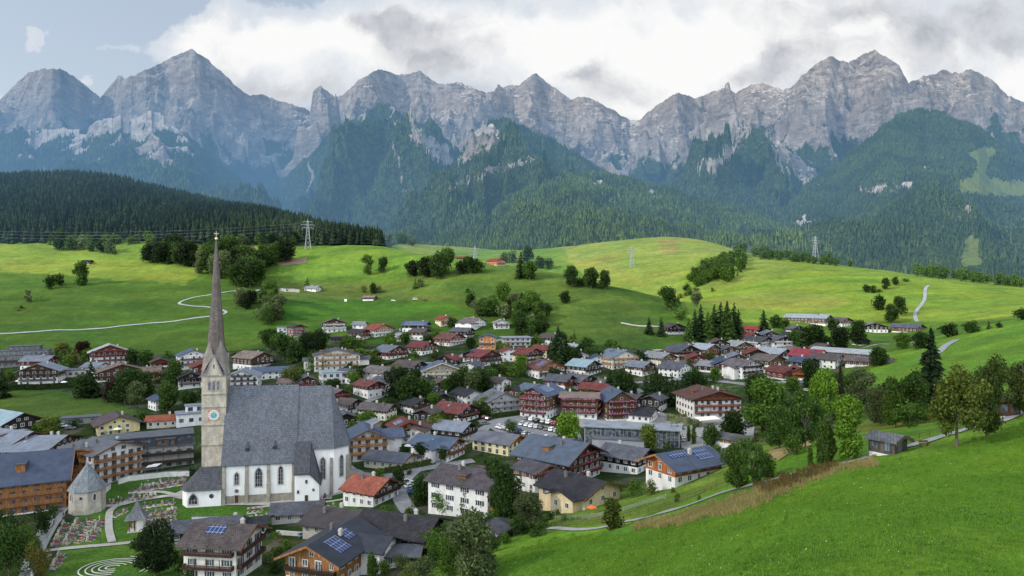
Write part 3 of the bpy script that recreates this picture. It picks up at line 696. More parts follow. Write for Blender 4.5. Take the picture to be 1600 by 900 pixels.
def H(px, py, w, d, h, rot, label, short=None, roof=R_GREY, rk='tile', pitch=22, wall=WHITE, top=BROWN, tf=.62, balc=(), bcol=None, chim=1, solar=None, sky=0, fl=None, hip=0, oe=1.1, og=1.5, win='white', cat='house', name='house', Y=None, cross=None, dz=0, group=None, storey=2.75, dorm=0, bside=False, trim=None, wden=3.0, tgable=True):
    if py < 600 and name in ('house','hotel','apartment_house') and not Y: w *= 1.14; d *= 1.1; h *= 1.1; balc = tuple(b*1.1 for b in balc); wden *= 1.05
    rot = R(rot)+math.atan((800-px)/F)*.92; loc = base_pt(px, py, w, d, rot, Y); loc.z += dz
    near = loc.y < 300; root = empty(name, loc, rot); tag(root, label, cat, group)
    pitch = R(pitch); tp = math.tan(pitch); zr = h+w/2*tp
    rm = roofmat(roof, rk); wm = plaster(wall); hz = h*tf if top else h
    mb = MB()
    if hip: mb.box(-w/2, w/2, -d/2, d/2, -3.5, h)
    elif top: mb.box(-w/2, w/2, -d/2, d/2, -3.5, hz)
    else: mb.ext_y(pent(w, -3.5, h, zr), -d/2, d/2)
    mb.build('wall', wm, root)
    if top and not hip:
        mb = MB(); mb.ext_y(pent(w+.12, hz, h, zr+.0), -d/2-.06, d/2+.06); mb.build('timber_storey', timber(top), root)
    if hip:
        mb = MB(); X, Yd = w/2+oe, d/2+oe; ze = h-oe*tp*.6; rl = max(.2, d/2-w/2*.8) if d > w else .2; rx = 0 if d > w else w/2-d/2*.8
        zt = h+min(w, d)/2*tp
        a = [(-X,-Yd,ze),(X,-Yd,ze),(X,Yd,ze),(-X,Yd,ze)]
        p, q = ((0,-rl,zt),(0,rl,zt)) if d > w else ((-rx,0,zt),(rx,0,zt))
        if d > w: fs = [(a[0],a[1],p),(a[1],a[2],q,p),(a[2],a[3],q),(a[3],a[0],p,q)]
        else: fs = [(a[0],a[1],q,p),(a[1],a[2],q),(a[2],a[3],p,q),(a[3],a[0],p)]
        for f in fs: mb.poly(f)
        mb.poly([(x,y,z-.2) for x,y,z in a[::-1]])
        for i in range(4): mb.poly([a[i], tuple(np.array(a[i])-(0,0,.2)), tuple(np.array(a[(i+1)%4])-(0,0,.2)), a[(i+1)%4]])
        rf = mb.build('roof', rm, root); zr = zt
    else:
        rf, tr, ze, zr = roof_gable(w, d, h, pitch, oe, og, og*.7, m=rm, root=root)
        if near or trim: tr.build('bargeboard', timber(trim or (top or MIDB)), root)
    # which faces can be seen from the valley's south side
    cam = Vector((0,0,0)); faces = []
    for nm, nx, ny in (('F',0,-1),('R',1,0),('L',-1,0),('B',0,1)):
        n = Vector((nx*math.cos(rot)-ny*math.sin(rot), nx*math.sin(rot)+ny*math.cos(rot))); v = Vector((-loc.x, -loc.y)).normalized()
        if n.dot(v) > -.12: faces.append(nm)
    ns = max(1, int(round((h-.3)/storey)))
    for fc in faces:
        L = w if fc in 'FB' else d; off = (d/2 if fc in 'FB' else w/2)
        nc = max(2, int(L/wden)); rz = {'F':0,'R':math.pi/2,'B':math.pi,'L':-math.pi/2}[fc]
        rows = [(k+.55)*(h/ns) for k in range(ns)]
        if fc in 'FB' and not hip and zr-h > 2.2: rows.append(h+.9)
        for k, z in enumerate(rows):
            ncc = nc if k < ns else max(1, min(3, int(nc*.4)))
            for i in range(ncc):
                s = (i+.5)/ncc-.5
                if k >= ns: s *= .42
                rr = random.random()
                ww = random.choice((1.0, 1.15, 1.3)) if L > 6 else .9; hh = 1.35 if k < ns else 1.0
                if fc == 'F' and balc and k > 0 and k < ns and i % 2 == 0: hh = 2.0; ww = 1.4
                if rr < .08 and not near: continue
                x = s*L; off2 = off+.055+(.03 if top and (z > hz) else 0)
                zz = z+(.0 if hh < 1.8 else -.25)
                px_, py_ = {'F':(x,-off2),'R':(off2,x),'B':(-x,off2),'L':(-off2,-x)}[fc]
                put_window(root, px_, py_, zz, rz, ww, hh, win, near)
    # balconies
    for bz in balc:
        sides = ['F']+(['R','L'] if bside else [])
        for sd_ in sides:
            if sd_ not in faces: continue
            L = (w if sd_ == 'F' else d)*(.94 if bz < h else .62); o_ = (d if sd_ == 'F' else w)/2
            rz = {'F':0,'R':math.pi/2,'L':-math.pi/2}[sd_]; dp = 1.3
            mb = MB(); mb.box(-L/2, L/2, -o_-dp, -o_-.02, bz-.15, bz)
            n = int(L/.32)
            for i in range(n): x = -L/2+(i+.5)*L/n; mb.box(x-.11, x+.11, -o_-dp, -o_-dp+.06, bz+.06, bz+.92)
            mb.box(-L/2, L/2, -o_-dp-.02, -o_-dp+.1, bz+.92, bz+1.02)
            for x in (-L/2, L/2-.08): mb.box(x, x+.08, -o_-dp+.06, -o_-.02, bz+.05, bz+.95)
            for i in range(1, int(L/4)+1):
                x = -L/2+i*L/(int(L/4)+1); mb.box(x-.07, x+.07, -o_-dp+.1, -o_-dp+.24, bz+.0, bz+min(2.4, 2.4))
            b = mb.build('balcony', timber(bcol or top or BROWN), root, rz=rz)
            if fl:
                fb = MB(); fb.box(-L/2, L/2, -o_-dp-.25, -o_-dp-.04, bz+.55, bz+.8)
                for i in range(int(L/.9)):
                    x = -L/2+(i+random.uniform(.2,.8))*.9; r_ = random.uniform(.22,.42)
                    if random.random() < .18: continue
                    fb.tube((x,-o_-dp-.12,bz+.55), (x+.05,-o_-dp-.16,bz+1.25), r_, r_*.6, 5)
                fb.build('flower_box', flowers(fl, (.03,.06,.02)), b)
    # roof furniture
    for i in range(chim):
        s = -1 if i % 2 else 1; x = s*w*(.12+.1*random.random()); y = random.uniform(-.3,.3)*d; zt = zr-abs(x)*tp if not hip else h+(zr-h)*.6
        mb = MB(); mb.box(x-.35, x+.35, y-.45, y+.45, zt-.6, zt+1.35); mb.box(x-.45, x+.45, y-.55, y+.55, zt+1.35, zt+1.5); mb.box(x-.3, x+.3, y-.4, y+.4, zt+1.5, zt+1.8)
        mb.build('chimney', plaster((.5,.48,.45) if i % 2 == 0 else (.16,.15,.15)), rf)
    def onroof(side, x0, x1, y0, y1, nm, mat, th=.14, up=.30):
        # a thin slab lying on the slope; x measured from ridge outwards
        s = side; mb = MB(); z0, z1 = zr-x0*tp+up, zr-x1*tp+up
        mb.solid([(s*x0,y0,z0),(s*x1,y0,z1),(s*x1,y1,z1),(s*x0,y1,z0)], [(s*x0,y0,z0+th),(s*x1,y0,z1+th),(s*x1,y1,z1+th),(s*x0,y1,z0+th)]); return mb.build(nm, mat, rf)
    if solar and not hip:
        for (side, a, b, c_, e) in solar: onroof(side, a*w/2, b*w/2, c_*d/2, e*d/2, 'solar_panel', panelmat())
    for i in range(sky):
        s = (1,-1)[i % 2]; y = (i-(sky-1)/2)*2.2; onroof(s, w*.2, w*.2+1.2, y, y+.8, 'skylight', glass((.10,.12,.15)))
    for i in range(dorm):
        for s in (1,-1):
            y = (i-(dorm-1)/2)*4.5; x0 = w*.16; zt = zr-x0*tp; x1 = w*.36; zb = zr-x1*tp
            mb = MB(); mb.box(min(s*x0*.2,s*x1), max(s*x0*.2,s*x1), y-1.3, y+1.3, zb, zt+.2); dm = mb.build('dormer', timber(HONEY), rf)
            mb = MB(); mb.solid([(0,y-1.7,zt+.35),(s*(x1+.6),y-1.7,zt),(s*(x1+.6),y+1.7,zt),(0,y+1.7,zt+.35)],[(0,y-1.7,zt+.5),(s*(x1+.6),y-1.7,zt+.15),(s*(x1+.6),y+1.7,zt+.15),(0,y+1.7,zt+.5)]); mb.build('dormer_roof', rm, rf)
    if cross:      # gabled wing on the right (+1) or left (-1) side: (side, width, length, offset along y, height)
        for (s, cw, cl, cy0, chh) in cross:
            ctp = tp; mb = MB(); x0, x1 = s*w*.1, s*(w/2+cl)
            zz = chh+cw/2*ctp; prof = [(cy0-cw/2,-3.5),(cy0+cw/2,-3.5),(cy0+cw/2,chh),(cy0,zz),(cy0-cw/2,chh)]
            mb.ext_x(prof, min(x0,x1), max(x0,x1)); wg = mb.build('wing', wm, root)
            mb = MB(); X = cw/2+oe*.8; ze_ = chh-oe*.8*ctp; e0, e1 = min(x0, x1+s*og*.7), max(x0, x1+s*og*.7)
            mb.ext_x([(cy0-X,ze_),(cy0,zz),(cy0,zz+.28),(cy0-X,ze_+.28)], e0, e1); mb.ext_x([(cy0,zz),(cy0+X,ze_),(cy0+X,ze_+.28),(cy0,zz+.28)], e0, e1); mb.build('wing_roof', rm, wg)
            for k in range(max(1, int(chh/2.75))):
                for j in (-.25,.25):
                    if near: put_window(root, x1+s*.06, cy0+j*cw, 1.5+k*2.75, s*math.pi/2, 1.1, 1.3, win, near)
    if short: LM.append((px, py, short))
    HOUSES.append((root, px, py, label)); return root
def B(px, py, w, d, h, rot, label, short=None, wall=GREYW, roofc=R_GREY, name='building', cat='building', over=.5, win='dark', storey=3.0, glassy=(), Y=None, balc=(), bcol=HONEY, railc=None, dz=0, tops=(), th=.35, wden=3.2):
    """flat roofed block; tops = extra set-back storeys (x0,x1,y0,y1,z0,z1,wall)"""
    rot = R(rot)+math.atan((800-px)/F)*.8; loc = base_pt(px, py, w, d, rot, Y); loc.z += dz; near = loc.y < 300
    root = empty(name, loc, rot); tag(root, label, cat)
    mb = MB(); mb.box(-w/2, w/2, -d/2, d/2, -3.5, h); mb.build('wall', plaster(wall), root)
    mb = MB(); mb.box(-w/2-over, w/2+over, -d/2-over, d/2+over, h, h+th); rf = mb.build('roof', roofmat(roofc, 'metal'), root)
    for (x0,x1,y0,y1,z0,z1,wc) in tops:
        mb = MB(); mb.box(x0,x1,y0,y1,z0,z1); mb.build('upper_storey', plaster(wc), root)
        mb = MB(); mb.box(x0-.5,x1+.5,y0-.5,y1+.5,z1,z1+.3); mb.build('upper_roof', roofmat(roofc, 'metal'), root)
        n = int((x1-x0)/2.6)
        for i in range(n): put_window(root, x0+(i+.5)*(x1-x0)/n, y0-.06, z1-1.4, 0, 1.7, 1.6, win, near)
    faces = []
    for nm, nx, ny in (('F',0,-1),('R',1,0),('L',-1,0)):
        n = Vector((nx*math.cos(rot)-ny*math.sin(rot), nx*math.sin(rot)+ny*math.cos(rot))); v = Vector((-loc.x, -loc.y)).normalized()
        if n.dot(v) > -.05: faces.append(nm)
    ns = max(1, int(h/storey))
    for fc in faces:
        L = w if fc == 'F' else d; off = (d if fc == 'F' else w)/2+.06; nc = max(1, int(L/wden)); rz = {'F':0,'R':math.pi/2,'L':-math.pi/2}[fc]
        if fc in glassy:
            mb = MB(); mb.box(-L/2+.4, L/2-.4, -off-.02, -off+.04, .3, h-.3); g_ = mb.build('glass_front', glass((.04,.048,.056)), root, rz=rz)
            mb = MB()
            for i in range(nc*2+1): x = -L/2+.4+i*(L-.8)/(nc*2); mb.box(x-.06,x+.06,-off-.12,-off-.02,.3,h-.3)
            for z in (.3, h*.5, h-.3): mb.box(-L/2+.4,L/2-.4,-off-.11,-off-.02,z-.06,z+.06)
            mb.build('mullions', plain((.35,.37,.38), .4, metal=.5, name='aluminium'), g_); continue
        for k in range(ns):
            for i in range(nc):
                x = ((i+.5)/nc-.5)*L; p = {'F':(x,-off),'R':(off,x),'L':(-off,-x)}[fc]
                put_window(root, p[0], p[1], (k+.52)*h/ns, rz, 1.5, 1.4, win, near)
    for bz in balc:
        mb = MB(); o_ = d/2; mb.box(-w/2, w/2, -o_-1.5, -o_-.02, bz-.15, bz); mb.box(-w/2, w/2, -o_-1.5, -o_-1.42, bz, bz+1.0)
        for i in range(int(w/5)+1): x = -w/2+.1+i*(w-.3)/int(w/5); mb.box(x-.1, x+.1, -o_-1.4, -o_-1.2, bz, bz+2.8)
        mb.build('balcony', timber(bcol), root)
    if short: LM.append((px, py, short))
    return root
# ---------------------------------------------------------------- draped sheets, strips and walls
def drape(name, poly_px, mat, dz=.12, step=3.0, ymax=None):
    pts = [ground(*p) for p in poly_px]
    P2 = [Vector((p.x, p.y)) for p in pts]; out = []
    for i, a in enumerate(P2):
        b = P2[(i+1) % len(P2)]; n = max(1, int((b-a).length/step))
        for k in range(n): out.append(a.lerp(b, k/n))
    xs = [p.x for p in out]; ys = [p.y for p in out]; nb = len(out); edges = [(i, (i+1) % nb) for i in range(nb)]
    X, Yq = np.meshgrid(np.arange(min(xs), max(xs), step), np.arange(min(ys), max(ys), step)); X, Yq = X.ravel(), Yq.ravel()
    ins = inpoly(X, Yq, [(p.x, p.y) for p in out])
    inner = [Vector((x, y)) for x, y in zip(X[ins], Yq[ins])]
    v, e, f, *_ = delaunay_2d_cdt(out+inner, edges, [list(range(nb))], 1, 1e-3)
    mb = MB(); mb.v = [(p.x, p.y, zat(p.x, p.y)+dz) for p in v]; mb.f = [tuple(q) for q in f]; mb.m = [0]*len(f)
    return tag(mb.build(name, mat, fix=False), kind='structure')
def spline(pts, step=2.0):
    out = []; n = len(pts)
    for i in range(n-1):
        p0 = pts[max(i-1,0)]; p1 = pts[i]; p2 = pts[i+1]; p3 = pts[min(i+2,n-1)]; m = max(2, int((p2-p1).length/step))
        for k in range(m):
            t_ = k/m; out.append(.5*((2*p1)+(-p0+p2)*t_+(2*p0-5*p1+4*p2-p3)*t_*t_+(-p0+3*p1-3*p2+p3)*t_**3))
    out.append(pts[-1]); return out
def strip(name, px_pts, width, mat, dz=.15, kind='structure', Ys=None, step=2.0):
    pts = [ground(*p).xy if len(p) == 2 else at_Y(p[0], p[2]).xy for p in px_pts]
    c = spline(pts, step); mb = MB(); nc = 4 if width > 2 else 2
    rows = []
    for i, p in enumerate(c):
        d = (c[min(i+1,len(c)-1)]-c[max(i-1,0)]).normalized(); nrm = Vector((-d.y, d.x)); row = []
        for k in range(nc+1):
            q = p+nrm*width*(k/nc-.5); row.append(len(mb.v)); mb.v.append((q.x, q.y, zat(q.x, q.y)+dz))
        rows.append(row)
    for a, b in zip(rows, rows[1:]):
        for k in range(nc): mb.f.append((a[k+1], a[k], b[k], b[k+1])); mb.m.append(0)
    return tag(mb.build(name, mat, fix=False), kind=kind), c
def wall_line(name, px_pts, h, th, mat, capmat, label, cat='wall', step=3.0):
    pts = [ground(*p).xy for p in px_pts]; c = []
    for a, b in zip(pts, pts[1:]):
        n = max(1, int((b-a).length/step)); c += [a.lerp(b, k/n) for k in range(n)]
    c.append(pts[-1]); m1 = MB(); m2 = MB()
    for a, b in zip(c, c[1:]):
        d = (b-a).normalized(); n = Vector((-d.y, d.x))*th/2; za, zb = zat(a.x,a.y), zat(b.x,b.y)
        for mb, lo, hi, k in ((m1,-1.0,h,1.0),(m2,h,h+.12,1.35)):
            q = [(a-n*k,za),(b-n*k,zb),(b+n*k,zb),(a+n*k,za)]
            mb.solid([(p.x,p.y,z+lo) for p,z in q], [(p.x,p.y,z+hi) for p,z in q])
    root = empty(name, (c[0].x, c[0].y, zat(c[0].x, c[0].y))); tag(root, label, cat)
    inv = (-root.location.x, -root.location.y, -root.location.z)
    m1.build('wall_body', mat, root, loc=inv)
    if capmat: m2.build('coping', capmat, root, loc=inv)
    return root
def hedge(px_pts, h, th, col, label, step=1.2):
    pts = [ground(*p).xy for p in px_pts]; L = []
    c = spline(pts, step); V = []; Fc = []; r = np.random.default_rng(int(abs(px_pts[0][0]))+5)
    root = empty('hedge', (c[0].x, c[0].y, zat(*c[0]))); tag(root, label, 'hedge')
    cs = []
    for p in c:
        z = zat(p.x, p.y)
        n = int(26*h*th/2)
        d = r.uniform(-1, 1, (n,3)); d[:,2] = (d[:,2]+1)/2
        k = r.integers(0, 3, n); side = np.sign(r.normal(size=n))
        d[k == 0, 0] = side[k == 0]; d[k == 1, 1] = side[k == 1]; d[k == 2, 2] = 1
        cs.append(np.array([p.x, p.y, z])-np.array(root.location)+d*np.array([th*.55, th*.55, h]))
    cs = np.vstack(cs); n = len(cs); nr = r.normal(size=(n,3)); t_ = np.cross(nr, r.normal(size=(n,3))); t_ /= np.linalg.norm(t_, axis=1)[:,None]; b = np.cross(t_, nr); b /= np.linalg.norm(b, axis=1)[:,None]
    s = .42*r.uniform(.6,1.3,n)[:,None]; V = np.stack([cs-t_*s, cs+b*s*.7, cs+t_*s, cs-b*s*.7], 1).reshape(-1,3)
    o = link('leaves', np_mesh('leaves', V, np.arange(n*4).reshape(n,4), LEAF), root); o.color = (*col, 1)
    m = MB()
    for a, b_ in zip(c, c[1:]):
        d = (b_-a).normalized(); nn = Vector((-d.y, d.x))*th*.42; za, zb = zat(a.x,a.y), zat(b_.x,b_.y); q = [(a-nn,za),(b_-nn,zb),(b_+nn,zb),(a+nn,za)]
        m.solid([(p.x,p.y,z-.4) for p,z in q], [(p.x,p.y,z+h*.88) for p,z in q])
    m.build('stems', hedge_mat(col), root, loc=tuple(-root.location)); return root
# ================================================================ CHURCH
TH = R(12); E1 = Vector((math.cos(TH), math.sin(TH), 0)); 
CO = Vector((-94.2, 222.0, .5))                       # near west corner of the nave; local x east, y north
church = empty('church', CO, TH); tag(church, 'white gothic parish church with steep grey shingle roof and very tall pointed stone tower', 'church')
W_ = plaster((.80,.80,.79), .12); ST = stone((.50,.455,.37), .9, .45, .4); SH = shingle((.118,.130,.155)); SHD = shingle((.068,.072,.085)); BUT = stone((.36,.335,.28), .7, .5)
GN = .0; EH = 12.4; RZ = 35.8; HW = 9.5; NL = 22.5; CL = 15.5; CH = 8.0; SL = (RZ-EH)/HW
def gothic_pts(w, z0, z1, n=7):
    r = w; pts = [(-w/2, z0), (w/2, z0)]; zs = z1-w*.9
    for i in range(n+1):
        a = math.radians(60)*i/n; pts.append((-w/2+r*math.cos(a), zs+r*math.sin(a)*.98))
    for i in range(1, n+1):
        a = math.radians(120+60*i/n); pts.append((w/2+r*math.cos(a), zs+r*math.sin(a)*.98))
    return pts
def gothic(root, x, y, rz, w, z0, z1, nm='gothic_window', sur=plaster((.50,.46,.42)), deep=.1):
    out = gothic_pts(w+.7, z0-.35, z1+.45); inn = gothic_pts(w, z0, z1); mb = MB(); n = len(out)
    for i in range(n):
        j = (i+1) % n
        mb.poly([(out[i][0],-deep,out[i][1]),(out[j][0],-deep,out[j][1]),(inn[j][0],-deep,inn[j][1]),(inn[i][0],-deep,inn[i][1])])
        mb.poly([(out[i][0],-deep,out[i][1]),(out[j][0],-deep,out[j][1]),(out[j][0],.02,out[j][1]),(out[i][0],.02,out[i][1])])
        mb.poly([(inn[i][0],-deep,inn[i][1]),(inn[j][0],-deep,inn[j][1]),(inn[j][0],.0,inn[j][1]),(inn[i][0],.0,inn[i][1])])
    f = mb.build(nm, sur, root, loc=(x,y,0), rz=rz)
    g = MB(); g.poly([(p[0],-.03,p[1]) for p in inn]); g.build('pane', glass((.02,.025,.035)), f)
    t_ = MB()
    for k in ((-.17,.17) if w > 1.4 else (0,)):
        t_.box(k*w-.05, k*w+.05, -.09, -.035, z0, z1-w*.75)
    for z in np.arange(z0+1.2, z1-w*.6, 1.2): t_.box(-w/2, w/2, -.08, -.035, z-.03, z+.03)
    if w > 1.0: t_.build('tracery', plaster((.42,.39,.35)), f)
    return f
# nave
mb = MB(); mb.ext_x([(0,-2),(2*HW,-2),(2*HW,EH),(HW,RZ-.3),(0,EH)], 0, NL); mb.build('nave_wall', W_, church)
mb = MB(); mb.box(.0, NL, -.28, -.0, -2, 1.6); mb.build('plinth', BUT, church)
def slope(mb, y0, z0, y1, z1, x0, x1, th=.35, xr0=None, xr1=None):
    xr0 = x0 if xr0 is None else xr0; xr1 = x1 if xr1 is None else xr1
    mb.solid([(x0,y0,z0),(x1,y0,z0),(xr1,y1,z1),(xr0,y1,z1)], [(x0,y0,z0+th),(x1,y0,z0+th),(xr1,y1,z1+th),(xr0,y1,z1+th)])
mb = MB(); slope(mb, -.7, EH-.7*SL*.6, HW, RZ, -.5, NL+.5); slope(mb, 2*HW+.7, EH-.7*SL*.6, HW, RZ, -.5, NL+.5); nr = mb.build('nave_roof', SH, church)
for (x, k) in ((7.4,.16),(15.9,.17)):
    y = HW*k; z = EH+y*SL; m = MB(); m.solid([(x-.7,y-.8,z-.2),(x+.7,y-.8,z-.2),(x+.25,y+.7,z+2.2),(x-.25,y+.7,z+2.2)],[(x-.55,y-1.2,z+.75),(x+.55,y-1.2,z+.75),(x+.1,y+.5,z+2.4),(x-.1,y+.5,z+2.4)]); m.build('roof_hatch', SHD, nr)
# choir: narrower, same ridge, polygonal end
y0, y1 = HW-CH, HW+CH; x0, x1 = NL, NL+CL-3; xe = NL+CL+1.6; CE = RZ-CH*SL
foot = [(x0,y0),(x1,y0),(xe,HW-3.6),(xe,HW+3.6),(x1,y1),(x0,y1)]
mb = MB(); mb.solid([(a,b,-1) for a,b in foot], [(a,b,CE) for a,b in foot]); mb.build('choir_wall', W_, church)
rp = (NL+CL-4.3, HW, RZ-.25); r0 = (x0, HW, RZ-.25); k = 1.07
ff = [(x0,y0-.6,CE-.9),(x1+.15,y0-.6,CE-.9),(xe+.7,HW-3.9,CE-.9),(xe+.7,HW+3.9,CE-.9),(x1+.15,y1+.6,CE-.9),(x0,y1+.6,CE-.9)]
mb = MB(); mb.poly([ff[0],ff[1],rp,r0]); mb.poly([ff[1],ff[2],rp]); mb.poly([ff[2],ff[3],rp]); mb.poly([ff[3],ff[4],rp]); mb.poly([ff[4],ff[5],r0,rp]); mb.poly(ff[::-1]); mb.build('choir_roof', SH, church)
# buttresses
def buttress(x, y, rz, h):
    mb = MB(); mb.box(-.55,.55,-1.1,.1,-2,h*.45); mb.box(-.5,.5,-.75,.1,h*.45,h*.8)
    mb.solid([(-.5,-.75,h*.8),(.5,-.75,h*.8),(.5,.1,h*.8),(-.5,.1,h*.8)], [(-.5,.0,h),(.5,.0,h),(.5,.1,h),(-.5,.1,h)])
    mb.build('buttress', BUT, church, loc=(x,y,0), rz=rz)
for x, h in ((.4,EH),(7.4,EH-.6),(14.2,EH-.6),(NL-.4,EH-.3)): buttress(x, 0, 0, h)
for x in (28.5,34.2): buttress(x, y0, 0, CE-4)
buttress(xe-.4, HW-4.2, R(55), CE-4); buttress(xe, HW+3.6, R(100), CE-4)
for x, w, z0_, z1_ in ((4.3,1.25,5.2,9.2),(11.1,2.1,4.2,10.4),(18.0,1.35,4.6,10.6)): gothic(church, x, -.06, 0, w, z0_, z1_)
gothic(church, 31.4, y0-.06, 0, 1.5, 5.2, 12.4); d_ = math.atan2(HW-3.6-y0, xe-x1)
gothic(church, (x1+xe)/2+.07, (y0+HW-3.6)/2-.06, d_, 1.5, 5.2, 12.4); gothic(church, xe+.06, HW, R(90), 1.5, 5.2, 12.4)
# west oculus and south door
mb = MB(); mb.tube((4.3,-.1,3.1),(4.3,.05,3.1),.75,.75,16); oc = mb.build('oculus', plaster((.5,.46,.42)), church); mb = MB(); mb.tube((4.3,-.13,3.1),(4.3,-.02,3.1),.52,.52,16); mb.build('pane', glass(), oc)
mb = MB(); mb.box(3.55,5.05,-.36,.0,-.6,1.9); dr = mb.build('door_frame', plaster((.42,.38,.32)), church); mb = MB(); mb.box(3.75,4.85,-.42,-.3,-.6,1.7); mb.build('door', timber((.10,.04,.025)), dr)
# sacristy leaning on the choir
sx0, sx1, sy = 22.9, 30.6, -5.2
mb = MB(); mb.ext_y([(sx0,-1),(sx1,-1),(sx1,5.2),(sx1-3.2,9.2),(sx0,9.2)], sy, y0); mb.build('sacristy_wall', W_, church)
mb = MB(); mb.solid([(sx0-.3,sy-.5,8.6),(sx1-3.0,sy-.5,8.6),(sx1-3.0,y0,17.6),(sx0-.3,y0,17.6)],[(sx0-.3,sy-.5,9.0),(sx1-3.0,sy-.5,9.0),(sx1-3.0,y0,18.0),(sx0-.3,y0,18.0)])
mb.solid([(sx1-3.0,sy-.5,8.6),(sx1+.6,sy-.5,4.7),(sx1+.6,y0,4.9),(sx1-3.0,y0,17.4)],[(sx1-3.0,sy-.5,9.0),(sx1+.6,sy-.5,5.1),(sx1+.6,y0,5.3),(sx1-3.0,y0,17.9)])
mb.build('sacristy_roof', SHD, church)
for x, z, w, h in ((24.0,3.1,.55,.9),(26.6,6.3,.6,1.0),(28.8,3.5,.55,.7)):
    put_window(church, x, sy-.06, z, 0, w, h, 'dark', True)
mb = MB(); mb.box(26.1,27.1,sy-.12,sy-.02,-.4,1.9); mb.build('sacristy_door', timber((.06,.04,.03)), church)
# west porch: low hipped annex wrapped round the foot of the tower
px0, px1, py0, py1 = -12.6, -.3, -1.2, 11.0; PH = 4.3
mb = MB(); mb.solid([(px0+2,py0,-2),(px1,py0,-2),(px1,py1,-2),(px0+2,py1,-2),(px0,py1-2.5,-2),(px0,py0+3,-2)],[(px0+2,py0,PH),(px1,py0,PH),(px1,py1,PH),(px0+2,py1,PH),(px0,py1-2.5,PH),(px0,py0+3,PH)]); mb.build('porch_wall', W_, church)
e = .7; rr = [(px0+2-e*.5,py0-e,PH),(px1,py0-e,PH),(px1,py1+e,PH),(px0+2-e*.5,py1+e,PH),(px0-e,py1-2.5,PH),(px0-e,py0+3,PH)]; tp1, tp2 = (px1,5.6,10.2), (px0+4.6,5.6,10.2)
mb = MB(); mb.poly([rr[0],rr[1],tp1,tp2]); mb.poly([rr[5],rr[0],tp2]); mb.poly([rr[4],rr[5],tp2]); mb.poly([rr[3],rr[4],tp2]); mb.poly([rr[2],rr[3],tp2,tp1]); mb.poly(rr[::-1]); mb.poly([rr[1],rr[2],tp1]); mb.build('porch_roof', SHD, church)
ar = gothic(church, -8.7, py0-.06, 0, 2.6, .0, 3.5, 'porch_arch', plaster((.55,.5,.45)))
mb = MB(); mb.tube((-3.2,py0-.1,2.3),(-3.2,py0+.05,2.3),.72,.72,14); mb.build('oculus', glass(), church)
# tower
TW = 7.6; tx0, tx1 = -TW-.1, -.1; ty0 = HW-TW/2; ty1 = ty0+TW; TZ = 40.2
tw = MB(); tw.box(tx0, tx1, ty0, ty1, -2, TZ); tower = tw.build('tower', ST, church)
for z in (17.0,23.6,29.6,33.9,TZ-.25):
    mb = MB(); mb.box(tx0-.18, tx1+.18, ty0-.18, ty0-.003, z, z+.32); mb.box(tx0-.18, tx0-.003, ty0-.003, ty1+.18, z, z+.32); mb.box(tx1+.003, tx1+.18, ty0-.003, ty1+.18, z, z+.32)
    mb.build('cornice', stone((.30,.27,.22)), tower)
cxm = (tx0+tx1)/2; cym = (ty0+ty1)/2
for rz, (ax, ay) in ((0,(cxm,ty0)),(R(90),(tx1,cym)),(R(-90),(tx0,cym))):
    for o_ in (-1.35,0,1.35):
        vx, vy = o_*math.cos(rz), o_*math.sin(rz)
        gothic(tower, ax+vx+.05*math.sin(rz), ay+vy-.05*math.cos(rz), rz, .8, 35.6, 38.6, 'belfry_window', stone((.40,.37,.30)), .07)
# clocks
for rz, (ax, ay) in ((0,(cxm,ty0)),(R(-90),(tx0,cym))):
    cz = 27.2; ck = MB(); ck.box(-1.85,1.85,-.07,.02,cz-1.85,cz+1.85); c_ = ck.build('clock', plain((.42,.20,.12), .8, name='clock_surround'), tower, loc=(ax,ay,0), rz=rz)
    m = MB(); m.tube((0,-.16,cz),(0,-.08,cz),1.72,1.72,28); m.build('clock_face', plain((.62,.64,.62), .7, name='clock_white'), c_)
    m = MB(); m.tube((0,-.2,cz),(0,-.165,cz),.98,.98,24); m.build('dial', plain((.10,.30,.36), .6, name='dial_blue'), c_)
    for i in range(12):
        m = MB(); a = i*math.pi/6; x, z = math.sin(a)*1.35, cz+math.cos(a)*1.35; dx, dz_ = math.sin(a)*.2, math.cos(a)*.2
        m.tube((x-dx,-.19,z-dz_),(x+dx,-.19,z+dz_),.075,.075,4); m.build('numeral', plain((.05,.05,.06), .6, name='clock_black'), c_)
    m = MB(); m.tube((0,-.25,cz),(-.55,-.25,cz+.75),.06,.04,4); m.tube((0,-.27,cz),(.8,-.27,cz+1.05),.05,.03,4); m.build('hands', plain((.5,.42,.2), .4, metal=.6, name='gilt'), c_)
